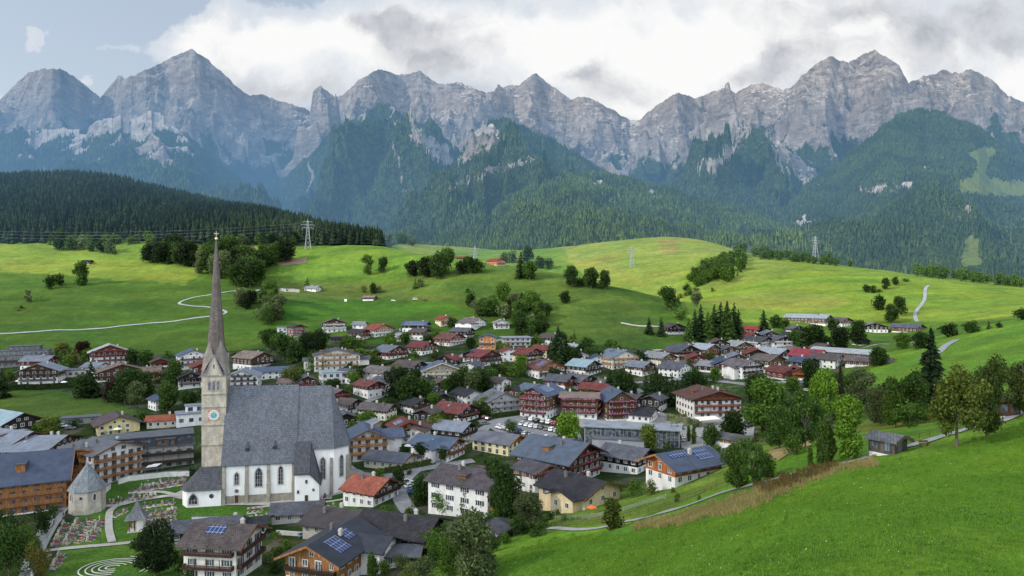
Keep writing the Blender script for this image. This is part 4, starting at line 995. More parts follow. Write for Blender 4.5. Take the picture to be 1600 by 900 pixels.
# stone gables on the four sides, then the needle spire
spm = stone((.15,.13,.118), .5, .4, .8); GZt = TZ+6.8
mb = MB()
mb.solid([(tx0,ty0,TZ),(tx1,ty0,TZ),(cxm,ty0,GZt),(cxm,ty0,GZt+.01)],[(tx0,ty0+.7,TZ),(tx1,ty0+.7,TZ),(cxm,ty0+.7,GZt),(cxm,ty0+.7,GZt+.01)])
g1 = []
for rz in (0, R(90), R(180), R(-90)):
    m = MB(); h = TW/2; m.ext_y([(-h*.74,0.02),(h*.74,0.02),(0,6.8)], -h-.02, -h+.9); g_ = m.build('gable', ST, tower, loc=(cxm,cym,TZ), rz=rz)
    m2 = MB()
    for s in (-1,1): m2.solid([(s*(h*.8),-h-.25,-.05),(s*(h*.66),-h-.25,-.05),(s*(h*.66),-h+1.2,-.05),(s*(h*.8),-h+1.2,-.05)],[(s*.12,-h-.25,7.4),(0,-h-.25,6.9),(0,-h+1.2,6.9),(s*.12,-h+1.2,7.4)])
    m2.build('gable_coping', stone((.26,.25,.24)), g_)
    m = MB(); m.box(-.2,.2,-h-.06,-h,2.4,3.9); m.build('slit', glass((.01,.01,.012)), g_)
m = MB(); rings = []
def ring(z, r): return [(cxm+math.cos(a)*r, cym+math.sin(a)*r, z) for a in [math.pi/8+i*math.pi/4 for i in range(8)]]
spec = [(TZ+.05,4.15),(TZ+4,3.75),(TZ+8,3.08),(TZ+11,2.72),(TZ+24,1.75),(TZ+38,.86),(TZ+45.6,.22)]
n0 = 0
for z, r in spec: m.v += ring(z, r)
for k in range(len(spec)-1):
    for i in range(8): m.f.append((k*8+i, k*8+(i+1) % 8, (k+1)*8+(i+1) % 8, (k+1)*8+i)); m.m.append(0)
m.f.append(tuple(range(7,-1,-1))); m.m.append(0)
spire = m.build('spire', spm, church)
# corner roofs filling between gables
m = MB(); h = TW/2
for sx_, sy_ in ((-1,-1),(1,-1),(1,1),(-1,1)):
    c0 = (cxm+sx_*(h+.15), cym+sy_*(h+.15), TZ+.1); a = (cxm+sx_*.3, cym+sy_*(h-.1), TZ+6.9); b = (cxm+sx_*(h-.1), cym+sy_*.3, TZ+6.9); tpp = (cxm+sx_*1.7, cym+sy_*1.7, TZ+12)
    m.poly([c0, a, tpp]); m.poly([c0, tpp, b]); m.poly([c0,b,a])
m.build('corner_roof', stone((.25,.22,.20), .5, .4, .6), spire)
m = MB(); m.tube((cxm,cym,TZ+45.4),(cxm,cym,TZ+48.6),.09,.06,6); m.box(cxm-.75,cxm+.75,cym-.06,cym+.06,TZ+47.6,TZ+47.78); m.build('cross', plain((.55,.45,.2), .4, metal=.7, name='gilt'), spire)
bm = bmesh.new(); bmesh.ops.create_uvsphere(bm, u_segments=14, v_segments=9, radius=.48); me = bpy.data.meshes.new('ball'); bm.to_mesh(me); bm.free(); me.materials.append(plain((.75,.68,.45), .35, metal=.6, name='gilt_ball')); link('ball', me, spire, (cxm,cym,TZ+46.0))
LM.append((440,790,'the church')); LM.append((335,760,'the church tower'))
# ================================================================ THE VILLAGE
WHITE = (.80,.80,.79)
# ---- left edge and hotels
B(40,574,30,14,7.5,-4,'grey modern hotel with stacked balconies and white base at the left edge','the grey modern hotel',wall=(.20,.20,.20),roofc=R_GREY,cat='hotel',name='hotel',balc=(3.6,),bcol=(.05,.04,.04),tops=((-9,9,-3,5,7.9,13.5,(.13,.13,.14)),(-14,14,-6,6,7.9,10.6,(.22,.22,.22))))
H(66,603,20,15,8.6,-14,'large white and timber chalet with three balcony rows above the long hedge','the timber chalet above the hedge',roof=R_LIGHT,rk='metal',top=BROWN,tf=.5,balc=(2.9,5.7,8.6),bcol=DARK,oe=2)
B(118,590,13,9,4.2,-6,'low grey annex with flat roof between two big chalets',wall=(.45,.45,.43),roofc=R_GREY)
H(171,572,20,13,8.4,5,'white and red brown chalet with pale roof and flower balconies under the field','the chalet with the pale roof',roof=(.42,.43,.42),rk='metal',top=RED,tf=.62,balc=(2.8,5.6,8.3),bcol=RED,oe=1.8,fl=(.25,.03,.05))
H(188,598,22,12,5.6,10,'wide brown wooden chalet with shallow tan roof among dark trees','the wide wooden chalet',roof=R_TAN,top=BROWN,tf=.2,balc=(2.8,),oe=1.6,pitch=18)
H(236,595,14,9,4.8,84,'side wing of dark wood with long tan roof',roof=R_TAN,top=BROWN,tf=.3,pitch=16,chim=2)
H(249,575,9,7,3.6,8,'small red brown cabin with a white balcony rail',roof=R_BROWN,top=RED,tf=.3,balc=(2.8,),bcol=RED,chim=0)
H(300,578,15,12,8.2,12,'white chalet with blue grey roof just left of the spire','the white chalet by the spire',roof=R_BLUE,rk='metal',top=None,balc=(2.9,5.7),bcol=BROWN)
H(298,608,13,11,6.4,4,'small white house with dark gable left of the tower belfry',roof=R_DARK,top=DARK,tf=.6,balc=(2.8,5.4),bcol=DARK)
H(249,642,7,9,5.2,25,'narrow white house with blue grey roof hidden among round trees',roof=R_BLUE,top=None,chim=0)
H(396,578,15,17,6.6,38,'dark brown gabled house with plain tan roof right of the spire','the brown house by the spire',roof=(.28,.22,.18),top=BROWN,tf=.42,balc=(3.1,),bcol=DARK)
H(381,612,17,14,8.2,-8,'white chalet with dark balcony rows right behind the church ridge','the white chalet behind the church',roof=R_LIGHT,top=None,balc=(2.9,5.7,8.2),bcol=DARK,rk='metal')
H(418,594,9,20,4.4,88,'low white house with a roof covered in solar panels','the house with the long solar roof',roof=R_BLUE,rk='metal',top=None,solar=((1,.1,.95,-.95,.95),),chim=0)
H(455,612,9,12,4.8,84,'low house with red brown roof right behind the church ridge',roof=(.22,.16,.14),top=None)
B(520,602,14,12,6.8,12,'white modern house with pale green grey roof beyond the church choir','the modern house with pale roof',wall=(.62,.63,.62),roofc=R_TURQ,name='house',cat='house')
H(10,688,15,26,7.0,28,'wooden barn with pale blue sheet metal roof at the left edge','the barn with pale blue roof',roof=R_TURQ,rk='metal',top=DARK,tf=.1,pitch=25,chim=0,cat='barn',name='barn')
H(18,716,15,22,6.0,38,'dark wooden farmhouse with grey seamed roof below the pale blue barn','the dark farmhouse',roof=R_LIGHT,rk='metal',top=BROWN,tf=.1,balc=(2.8,),bcol=BROWN,dorm=1)
H(182,682,16,15,4.6,10,'yellow house with broad brown roof and a parasol in front','the yellow house',roof=(.13,.10,.10),wall=YELLOW,top=None,balc=(),oe=1.5)
H(255,670,8,12,3.4,84,'low house with a bright orange tiled roof left of the tower','the low orange roof',roof=R_ORANGE,top=None,wall=(.5,.46,.38),oe=.7)
B(298,668,12,9,5.6,8,'white modern terrace house with a white parasol left of the tower','the white terrace house',wall=(.72,.72,.71),roofc=R_LIGHT,name='house',cat='house',tops=((-2,5.4,-1,4,6,8.6,(.74,.74,.74)),))
B(128,665,15,6,3.0,-3,'row of dark green garage doors under a flat roof',wall=(.22,.25,.23),roofc=R_GREY,name='garage',cat='garage',wden=4)
# hotel complex beside the churchyard
H(60,725,26,20,5.0,62,'hotel wing with broad bluish metal roof behind the chapel','the bluish hotel wing',roof=R_LIGHT,rk='metal',top=BROWN,tf=.5,pitch=13,chim=3,sky=2,cat='hotel',name='hotel')
B(232,744,31,12,8.6,4,'long dark mansard hotel with timber dormers and two flowered balcony rows','the long mansard hotel',wall=(.34,.33,.31),roofc=R_GREY,cat='hotel',name='hotel',balc=(3.0,6.0),bcol=DARK,tops=((-15,15,-5.2,5.5,8.9,12.6,(.07,.075,.085)),(-11,-5,-6.2,-1,9.0,11.6,(.16,.09,.05)),(3,9,-6.2,-1,9.0,11.6,(.16,.09,.05))))
H(166,762,18,15,11.2,32,'hotel with grey hipped roof, blank white side wall and timber balconies','the hotel with timber balconies',roof=R_GREY,rk='metal',top=None,wall=(.70,.71,.72),pitch=19,balc=(2.9,5.8,8.7),bcol=HONEY,chim=2,cat='hotel',name='hotel',win='brown',oe=.8)
H(128,764,14,15,11.6,-2,'hotel wing with four rows of honey coloured timber balconies behind the round chapel','the hotel wing behind the chapel',roof=R_GREY,rk='metal',top=HONEY,tf=.25,pitch=14,balc=(2.9,5.8,8.7,11.4),bcol=HONEY,chim=2,cat='hotel',name='hotel',win='brown',oe=1)
H(38,812,19,25,10.4,84,'big timber hotel with steep dark blue roof at the left edge','the dark blue hotel roof',roof=(.065,.085,.125),rk='metal',top=HONEY,tf=.05,pitch=36,balc=(3.0,6.0),bside=True,bcol=HONEY,dorm=1,cat='hotel',name='hotel',win='brown',oe=1.5,chim=0)
# ---- in front of the church
H(322,850,7.5,17,3.4,84,'long low shed with dark slate roof in front of the church porch','the long slate shed',roof=R_GREY,top=DARK,tf=.2,pitch=24,chim=0,cat='shed',name='shed',wall=(.4,.4,.38))
H(378,838,6,13,3.0,80,'smaller dark roofed shed behind the foreground white house',roof=R_DARK,top=DARK,tf=.2,pitch=14,chim=1,cat='shed',name='shed')
H(464,818,6.5,13.5,3.0,84,'whitewashed outbuilding with blue grey slate roof beside the graves','the slate outbuilding',roof=R_GREY,top=None,pitch=32,chim=0,cat='outbuilding',name='outbuilding',wall=(.55,.54,.5))
H(350,908,12.5,13,8.4,62,'white foreground house with brown roof, roof windows and wrap around balcony','the foreground white house',wden=4,roof=R_BROWN,top=None,balc=(3.0,6.2),bside=True,bcol=(.07,.035,.03),sky=0,solar=((-1,.15,.55,-.25,.45),),chim=1,win='green',pitch=24,oe=1.4,og=2.0,wall=(.74,.73,.66))
H(522,916,14,18,6.0,-32,'charcoal roofed house with two blue solar fields in the foreground','the solar roofed foreground house',roof=(.045,.05,.062),rk='metal',top=HONEY,tf=.2,balc=(2.9,),bcol=DARK,solar=((1,.22,.86,-.72,-.22),(1,.2,.62,-.02,.34)),cross=((1,8,5,4.5,5.6),),chim=2,pitch=24,oe=1.6,og=2.2)
H(624,872,13,17,5.8,62,'dark brown house with big charcoal roof and deep wooden gable','the big charcoal roof',roof=(.055,.052,.055),top=DARK,tf=.35,balc=(2.9,5.4),bcol=DARK,chim=2,pitch=22,oe=2,og=3)
H(628,884,8,8,2.6,80,'low lean-to canopy with grey sheet roof below the dark gable',roof=R_GREY,rk='metal',top=DARK,tf=.4,pitch=14,chim=0,cat='canopy',name='canopy')
H(530,846,13,15,3.8,58,'low house with shallow dark ribbed roof right of the slate outbuilding','the ribbed roof house',roof=(.075,.062,.06),rk='metal',top=None,pitch=22,hip=0,chim=2,wall=(.42,.40,.35),oe=1.4)
H(580,792,13,12,4.6,52,'white house with bright red tiled roof beside the choir','the red tiled house',roof=(.40,.125,.08),top=BROWN,tf=.7,chim=2,pitch=23,oe=1.3,balc=(2.9,),bcol=DARK)
H(571,722,16,15,8.4,8,'white guesthouse with orange timber balconies right of the choir','the guesthouse with orange balconies',roof=R_BLUE,rk='metal',top=None,balc=(3.0,5.9,8.4),bcol=(.36,.17,.05),cross=((1,9,6,3,7.6),),solar=((1,.2,.9,-.8,.1),),pitch=24,oe=1.8,og=2,win='brown')
H(610,736,11,16,3.4,60,'long low yellowish house with blue grey roof below the guesthouse','the long low yellowish house',roof=(.12,.13,.15),rk='metal',wall=(.58,.54,.40),top=None,chim=1,pitch=19)
H(634,694,13,12,6.2,14,'white house with red roof, carved gable and dark solar wings','the red gabled house',roof=R_RED,top=RED,tf=.7,balc=(2.9,5.6),bcol=DARK,cross=((1,8,5,2,5.2),),solar=((-1,.25,.8,-.5,.5),))
H(590,657,10,15,4.8,58,'cream house with brown roof between the choir and the big trees','the cream brown roofed house',roof=(.16,.135,.13),wall=(.66,.63,.48),top=BROWN,tf=.7,chim=2)
H(583,678,9,11,3.6,30,'small yellow house with pale grey metal roof',roof=R_LIGHT,rk='metal',wall=YELLOW,top=None,chim=1)
H(712,662,14,16,5.2,50,'dark gabled house with red and white patched roof by the road','the red and white patched roof',roof=(.22,.075,.065),top=DARK,tf=.4,chim=2,balc=(2.9,),solar=(),sky=2,oe=1.6,fl=(.25,.03,.04))
H(710,692,12,14,5.0,58,'dark wooden house with blue grey metal roof above the hedge','the dark house with blue grey roof',roof=R_LIGHT,rk='metal',top=DARK,tf=.4,chim=1,balc=(2.9,),sky=1)
H(684,722,12,17,5.6,56,'white house with blue cross gabled roof and red flower boxes','the blue cross gabled house',roof=(.10,.135,.19),rk='metal',top=MIDB,tf=.8,cross=((-1,8,4,0,5.2),),sky=3,chim=1,balc=(2.9,),fl=(.3,.03,.05))
H(780,712,13,17,4.6,56,'pale yellow hall with plain grey roof near the car park','the pale yellow hall',roof=(.17,.17,.19),rk='metal',wall=(.68,.62,.38),top=HONEY,tf=.9,chim=0,pitch=20,win='dark')
H(872,762,20,21,8.6,54,'large chalet hotel with blue seamed roof and red flower balconies','the large blue roofed chalet',roof=(.105,.13,.165),rk='metal',top=(.07,.03,.025),tf=.45,balc=(3.0,6.0,8.8),bcol=(.08,.03,.03),fl=(.30,.03,.07),dorm=1,chim=2,pitch=24,oe=1.8,og=2.4,cat='hotel',name='hotel')
H(838,770,11,10,6.4,44,'white wing with flowered balcony in front of the large chalet',roof=(.12,.11,.12),top=MIDB,tf=.7,balc=(3.0,5.6),bcol=MIDB,fl=(.45,.05,.22),chim=0,pitch=16)
H(738,812,16,20,8.8,58,'tall white hotel with brown roof and grey central roof box','the tall white hotel',wden=4.2,roof=(.125,.105,.11),top=None,chim=2,dorm=1,pitch=18,cat='hotel',name='hotel',oe=1.2,balc=(3.0,6.2),bcol=HONEY,win='green')
H(905,798,15,17,4.0,48,'low house with charcoal hipped roofs, yellow gable and orange awning','the yellow gabled bungalow',roof=(.055,.052,.058),wall=(.72,.60,.38),top=None,cross=((-1,8,3,-3,3.6),),chim=2,pitch=20,balc=(),oe=1.5,wden=4)
H(980,742,13,15,5.4,60,'white house with dark timber upper floor and plain grey roof','the white and black house',roof=(.15,.155,.175),top=(.012,.012,.014),tf=.5,chim=1,pitch=20,oe=1.4)
H(1068,757,11,17,4.6,-46,'orange timber house with solar panels on its blue roof','the orange solar house',roof=(.085,.105,.15),rk='metal',top=(.40,.13,.045),tf=.45,solar=((1,.12,.5,-.8,-.1),(1,.1,.9,.15,.75)),chim=1,pitch=23,oe=2.2,og=2,dorm=0,trim=HONEY)
B(988,702,38,12,7.4,-6,'long grey cultural centre with glass front and flat metal roof','the grey cultural centre',wall=(.36,.37,.38),roofc=(.34,.37,.38),cat='public building',name='museum',glassy=('F','L'),over=1.0,wden=3)
B(966,712,20,5,5.4,-6,'plain concrete block with one white window before the glass front','the concrete block',wall=(.30,.32,.35),roofc=R_GREY,cat='public building',name='annex',win='white',wden=12,storey=6,over=.15)
# ---- central hotels
PK = (.55,.10,.30)
H(847,656,14,19,11.5,-26,'chalet hotel with pink flower balconies on its left hand gable','the left pink flowered hotel',roof=R_BLUE,rk='metal',top=MIDB,tf=.35,balc=(2.9,5.8,8.7,11.5),bcol=(.09,.04,.025),fl=PK,cat='hotel',name='hotel',pitch=25,oe=1.5,chim=1,solar=((1,.2,.85,-.7,.3),))
H(906,655,12,17,10.2,84,'middle hotel block with shallow tan roof and pink flower balconies','the middle flowered block',roof=R_TAN,rk='metal',top=MIDB,tf=.3,pitch=13,balc=(2.9,5.8,8.7),bside=True,bcol=(.12,.06,.035),fl=PK,cat='hotel',name='hotel',chim=1,oe=1.6)
H(962,658,14,17,9.6,18,'brown timber hotel with steep blue roof and pink flower boxes','the steep blue hotel roof',roof=R_BLUE,rk='metal',top=MIDB,tf=.1,balc=(2.9,5.8,8.6),bcol=(.09,.04,.025),fl=PK,cat='hotel',name='hotel',pitch=32,chim=2)
H(1002,662,13,12,3.8,70,'low dark roofed wing right of the steep blue hotel roof',roof=R_DARK,top=None,chim=1,pitch=20)
H(838,630,17,15,5.6,50,'orange rendered house with broad blue grey solar roof','the orange rendered house',roof=(.12,.15,.20),rk='metal',wall=(.62,.33,.14),top=MIDB,tf=.95,chim=2,pitch=17,solar=((1,.3,.8,-.5,.5),),oe=1.5)
H(805,626,9,10,4.6,-24,'small red brown wooden house left of the orange rendered house',roof=R_DARK,top=(.17,.07,.04),tf=.2,chim=0)
H(779,646,17,14,6.0,26,'grey and white house with grey gable and long balcony','the grey gabled house',roof=(.19,.20,.21),top=None,wall=(.48,.49,.49),balc=(2.9,5.6),bcol=(.4,.4,.4),chim=2,pitch=22,oe=1.4)
H(1106,655,24,20,9.8,24,'white apartment hotel with red brown roof and timber balconies','the big white apartment hotel',roof=(.16,.085,.07),wall=(.74,.73,.70),top=(.20,.075,.03),tf=.86,balc=(3.0,6.0,9.3),bcol=(.20,.06,.03),hip=0,chim=3,pitch=15,cat='hotel',name='hotel',oe=2,og=2.5,sky=2,dorm=1,win='dark')
# ---- upper village, back row left to right
H(464,527,9,10,6.8,22,'red modern house with tall white framed glass gable','the red glass gabled house',roof=R_DARK,top=(.16,.03,.02),tf=.05,chim=0,wden=1.8)
B(441,525,7,7,6.4,6,'white cube house beside the red glass gable',wall=(.72,.73,.74),roofc=R_LIGHT,name='house',cat='house',win='white')
H(522,520,16,12,6.6,2,'brown and white chalet with triple balcony on the slope','the brown chalet on the slope',roof=R_BROWN,top=BROWN,tf=.6,balc=(2.8,5.4),bcol=(.5,.5,.48),oe=1.8)
B(536,537,18,7,4.6,4,'dark terrace building with long glazed front',wall=(.10,.09,.09),roofc=R_DARK,balc=(3.0,),bcol=DARK,win='white')
H(592,527,16,12,5.4,38,'cream house with red roof and white wrap around terrace','the red roofed terrace house',roof=(.30,.085,.06),top=(.4,.22,.14),tf=.6,balc=(2.7,),bside=True,bcol=(.75,.75,.75),chim=1)
H(562,514,8,8,3.4,70,'tiny white house with pale roof next to the red terrace house',roof=R_LIGHT,top=None,chim=0)
H(650,520,12,17,5.4,74,'white house with long dark blue solar roof','the long dark blue roof',roof=(.07,.095,.15),rk='metal',top=DARK,tf=.6,solar=((-1,.15,.9,-.9,.9),),balc=(2.7,),chim=1)
H(695,510,11,11,5.2,24,'cream house with small red roof and timber balcony','the small red roof on the slope',roof=(.30,.07,.06),top=(.45,.33,.18),tf=.6,wall=CREAM,balc=(2.7,),bcol=HONEY)
H(738,516,19,12,5.8,60,'long white villa with two white balconies','the long white villa',roof=(.20,.17,.16),wall=(.76,.76,.76),top=None,cross=((-1,8,3,-3,5.2),(-1,7,3,4.5,5.2)),balc=(2.7,),bcol=(.75,.75,.75),chim=3,pitch=16)
H(783,514,11,9,4.6,6,'white gabled house at the edge of the little wood','the white house by the little wood',roof=(.38,.36,.33),top=None,balc=(2.7,),bcol=(.10,.06,.04),chim=1)
H(822,522,8,7,3.0,70,'low grey roofed cabin under the little wood',roof=R_GREY,rk='metal',top=DARK,tf=.2,chim=1)
H(703,541,16,13,4.6,50,'white based house with wide red brown roof','the wide red brown roof',roof=(.20,.09,.075),top=(.20,.06,.04),tf=.45,chim=2,balc=(2.6,),bcol=(.6,.6,.6))
H(762,546,10,10,7.6,-4,'narrow orange house with dark blue solar roof','the narrow orange house',roof=(.08,.13,.24),rk='metal',wall=(.60,.27,.10),top=(.60,.25,.09),tf=.5,chim=0,balc=(3.4,),bcol=(.10,.10,.12),solar=((1,.05,.9,-.8,.8),(-1,.05,.9,-.8,.8)))
B(806,541,19,12,6.0,14,'pale grey square house with broad flat hipped roof','the pale square house',wall=(.50,.51,.51),roofc=R_PALE,name='house',cat='house',over=1.6,win='dark',balc=(3.0,),bcol=(.45,.45,.45))
H(660,555,14,13,4.8,46,'house with dark red roof and white lower wall above the cream villa','the dark red roof',roof=(.20,.055,.06),top=BROWN,tf=.5,chim=1)
H(756,573,15,12,5.6,40,'house with plum red roof and dark balconies','the plum red roof',roof=(.24,.065,.07),top=(.16,.06,.05),tf=.55,balc=(2.7,5.2),bcol=DARK,chim=1)
H(823,571,14,13,6.6,46,'cream house with red brown roof and two balconies above the lime tree','the cream red roofed house',roof=(.22,.065,.06),wall=CREAM,top=MIDB,tf=.75,balc=(2.8,5.4),bcol=DARK,chim=1)
H(849,560,10,11,5.4,60,'yellowish house with red roof left of the tall dark spruces',roof=(.24,.07,.06),wall=(.6,.55,.35),top=None,chim=1)
H(897,554,11,10,3.8,40,'dark cabin with pale grey roof at the meadow edge','the pale roof at the meadow edge',roof=R_PALE,rk='metal',top=DARK,tf=.3,chim=1,balc=(2.2,),bcol=RED)
H(912,588,14,13,5.4,52,'white house with pale turquoise roof and flower balcony','the pale turquoise roof',roof=R_TURQ,rk='metal',top=DARK,tf=.55,balc=(2.7,),bcol=DARK,chim=1)
H(688,594,20,14,5.0,8,'cream villa with blue left roof and broad pale gable','the cream villa',roof=(.10,.14,.21),rk='metal',wall=(.66,.62,.46),top=(.38,.33,.24),tf=.75,balc=(2.8,),bcol=(.6,.55,.42),chim=2,pitch=20,trim=(.6,.55,.42))
H(690,613,9,9,4.8,18,'small red brown wooden house between the dark tree groups',roof=(.16,.11,.10),top=(.15,.055,.04),tf=.3,chim=0)
H(852,592,17,12,5.8,36,'white house with patched red and blue roof above the solar roofs','the patched roof house',roof=(.21,.095,.075),top=(.30,.14,.06),tf=.7,balc=(2.7,),bcol=MIDB,solar=((-1,.2,.8,-.8,.0),),chim=2)
H(906,609,15,14,4.4,44,'dark timbered house with flat grey brown roof','the grey brown roof',roof=(.17,.15,.16),top=DARK,tf=.4,chim=1,balc=(2.6,),bcol=DARK)
H(943,612,10,10,4.0,30,'dark house with brown roof left of the spruce group',roof=(.16,.14,.13),top=DARK,tf=.5,chim=1)
H(610,562,15,14,4.6,38,'red brown gabled house with blue grey left roof','the red brown gable',roof=(.15,.17,.20),rk='metal',top=RED,tf=.42,chim=1,balc=(2.7,),bcol=RED)
H(526,580,24,14,8.4,4,'large cream hotel with grey roof and three storey timber bay','the large cream hotel',roof=R_GREY,wall=(.72,.68,.60),top=None,balc=(3.0,6.0,8.6),bcol=(.36,.22,.12),chim=4,pitch=15,cat='hotel',name='hotel',cross=((1,9,6,1,6.2),(-1,9,6,1,6.2)),dorm=2,sky=2)
H(594,597,12,14,4.8,44,'brown roofed house with cream gable right of the modern pale roof',roof=(.21,.18,.17),top=None,chim=1)
H(577,623,11,14,6.4,34,'white walled house with red brown roof behind the choir roof','the house behind the choir',roof=(.20,.075,.07),top=RED,tf=.7,chim=2)
H(527,636,9,11,6.4,24,'narrow red brown house with flower balconies right of the choir roof',roof=(.17,.14,.14),top=RED,tf=.4,balc=(2.7,5.2),bcol=RED,fl=(.3,.05,.1),chim=1)
H(545,648,9,10,5.0,44,'small dark timber house with grey roof between choir and cream house',roof=R_BROWN,top=DARK,tf=.4,chim=0)
H(538,668,9,8,4.2,12,'little black gabled house with white window frames behind the choir',roof=R_GREY,top=DARK,tf=.2,chim=0)
# ---- right hand village
H(965,577,18,16,6.6,34,'cream apartment house with blue grey roof and stacked balconies','the cream apartment house',roof=(.16,.20,.25),rk='metal',wall=(.68,.66,.55),top=None,balc=(2.8,5.5),bside=True,bcol=(.45,.25,.12),chim=5,cat='apartments',name='apartment_house')
H(1029,574,12,16,5.4,44,'cream house with pale grey roof and flowered gable','the cream house with pale gable roof',roof=(.33,.33,.33),wall=(.66,.63,.50),top=MIDB,tf=.7,balc=(2.7,),bcol=MIDB,fl=(.4,.05,.15),chim=1)
H(1065,566,17,14,6.2,40,'long cream guesthouse with dark roof and wood gable','the long cream guesthouse',roof=(.11,.12,.14),wall=CREAM,top=DARK,tf=.7,balc=(2.8,5.4),bcol=DARK,bside=True,fl=(.3,.1,.1),chim=2)
H(1102,560,13,13,5.6,46,'wooden house with pale grey roof right of the long guesthouse',roof=R_PALE,rk='metal',top=MIDB,tf=.3,balc=(2.8,),bcol=HONEY,chim=1)
H(1153,552,13,14,4.8,34,'cream house with whitish roof beneath the dark spruces','the whitish roof under the spruces',roof=(.42,.41,.38),wall=CREAM,top=MIDB,tf=.8,chim=1,balc=(2.7,),bcol=BROWN)
H(1184,550,15,15,6.4,50,'white hotel front with dark roof and long white balconies','the white hotel with dark roof',roof=(.09,.09,.10),top=DARK,tf=.8,balc=(2.8,5.6),bside=True,bcol=(.6,.6,.6),chim=2,cat='hotel',name='hotel')
H(1220,548,15,12,6.2,22,'white hotel annex with dark gable and wide balconies',roof=R_GREY,top=DARK,tf=.85,balc=(2.8,5.6),bcol=(.65,.65,.65),chim=1,cat='hotel',name='hotel')
H(1175,522,9,11,3.6,74,'small house with bright red roof beside the tall spruces',roof=(.33,.06,.06),top=RED,tf=.4,chim=0)
H(1243,522,10,9,4.0,30,'small grey roofed house with white gable at the back of the village',roof=R_GREY,top=DARK,tf=.6,chim=1)
H(1052,523,13,11,4.6,28,'dark hillside chalet with a row of white windows','the dark hillside chalet',roof=(.10,.08,.08),top=DARK,tf=.3,balc=(2.7,),bcol=DARK,chim=1,dz=.5)
H(1055,590,14,12,4.6,58,'dark roofed white house behind the tall spruce hedge',roof=(.13,.135,.15),top=None,chim=1)
H(1110,583,10,11,3.8,60,'low grey roofed house between bushes right of the spruce hedge',roof=(.30,.30,.31),top=DARK,tf=.3,chim=0)
H(1160,592,15,14,6.6,46,'white house with grey brown cross roof beside the small meadow','the white house by the small meadow',roof=(.19,.165,.17),top=None,cross=((-1,8,3.5,-1,6.0),),balc=(3.0,5.8),bcol=DARK,chim=2,pitch=18)
H(1211,565,12,14,4.6,52,'white house with pale grey green roof',roof=R_PALE,rk='metal',top=DARK,tf=.6,chim=1)
H(1199,574,13,13,3.6,50,'low brown house with grey brown roof under the pale one',roof=(.17,.15,.13),top=MIDB,tf=.3,chim=1)
H(1240,558,8,10,4.2,44,'small cream house with orange door among the right hand trees',roof=R_TAN,wall=CREAM,top=None,chim=0,win='wood')
H(1263,570,15,15,4.4,64,'long house with bright crimson roof','the crimson roof',roof=(.34,.065,.08),top=MIDB,tf=.5,chim=2)
H(1222,594,11,11,4.0,48,'wine red roofed wooden house beside the small meadow',roof=(.18,.06,.055),top=(.20,.06,.035),tf=.2,chim=1,balc=(2.5,),bcol=RED)
H(1246,592,10,9,3.6,20,'small orange timber house with brown roof and parasol',roof=(.17,.08,.065),top=(.32,.10,.04),tf=.15,chim=0,balc=(2.2,),bcol=(.32,.10,.04))
H(1316,566,13,33,4.8,66,'long barn with whitish sheet roof on the right of the village','the long whitish barn roof',roof=(.42,.43,.42),rk='metal',top=MIDB,tf=.3,chim=0,pitch=16,cat='barn',name='barn')
H(1357,576,9,22,3.4,80,'long low stable with dull brown roof in front of the tall spruce',roof=(.19,.15,.14),top=MIDB,tf=.3,chim=1,cat='stable',name='stable')
H(1262,508,15,36,6.0,66,'big old farmhouse barn with light metal roof under the hill','the big farm under the hill',roof=(.30,.33,.36),rk='metal',top=(.11,.07,.05),tf=.2,chim=2,pitch=20,cat='barn',name='barn')
H(1310,510,13,17,4.6,50,'brown roofed farm building with white corner right of the big barn',roof=(.12,.105,.11),top=MIDB,tf=.5,chim=0,cat='barn',name='barn')
H(1363,520,20,15,5.2,12,'dark wooden barn with white lower wall and wide gable','the white based barn',roof=(.22,.21,.21),top=DARK,tf=.5,chim=0,pitch=16,cat='barn',name='barn')
H(1418,520,13,21,4.0,60,'low brown barn with blue grey roof beside the hill road','the low barn by the hill road',roof=(.13,.14,.17),top=MIDB,tf=.1,chim=0,cat='barn',name='barn')
H(1345,540,8,9,3.2,40,'little dark shed with grey roof behind the barn trees',roof=R_GREY,top=DARK,tf=.2,chim=0,cat='shed',name='shed')
H(1145,700,6,13,2.6,66,'low garden pavilion with grey tiled roof among trees','the garden pavilion',roof=(.15,.15,.15),top=HONEY,tf=.3,chim=0,cat='pavilion',name='pavilion')
# ---- lonely ones in the fields
H(775,413,12,17,6.0,40,'orange and red farmhouse alone beyond the tree groups','the lonely orange farmhouse',roof=(.30,.07,.04),wall=(.5,.3,.15),top=(.36,.13,.05),tf=.3,balc=(2.8,),bcol=HONEY,chim=0,Y=735)
H(722,405,7,14,3.4,70,'small red roofed barn left of the lonely farmhouse',roof=(.25,.06,.04),top=RED,tf=.1,chim=0,Y=800,cat='barn',name='barn')
H(137,413,7,8,3.4,60,'tiny dark hay hut alone in the bright field','the tiny hay hut',roof=DARK,top=DARK,tf=.1,chim=0,cat='hut',name='hut')
H(577,470,7,11,3.4,70,'little brown barn with striped roof above the upper village','the little striped barn',roof=(.30,.2,.18),top=RED,tf=.4,chim=0,cat='barn',name='barn')
H(489,456,10,12,3.4,60,'white farmhouse behind a small spruce on the hillside lane','the hillside farmhouse',roof=(.3,.3,.3),top=None,chim=1)
B(452,456,9,6,3.0,0,'small white garage at the hillside lane',wall=(.66,.66,.64),roofc=R_PALE,name='garage',cat='garage')
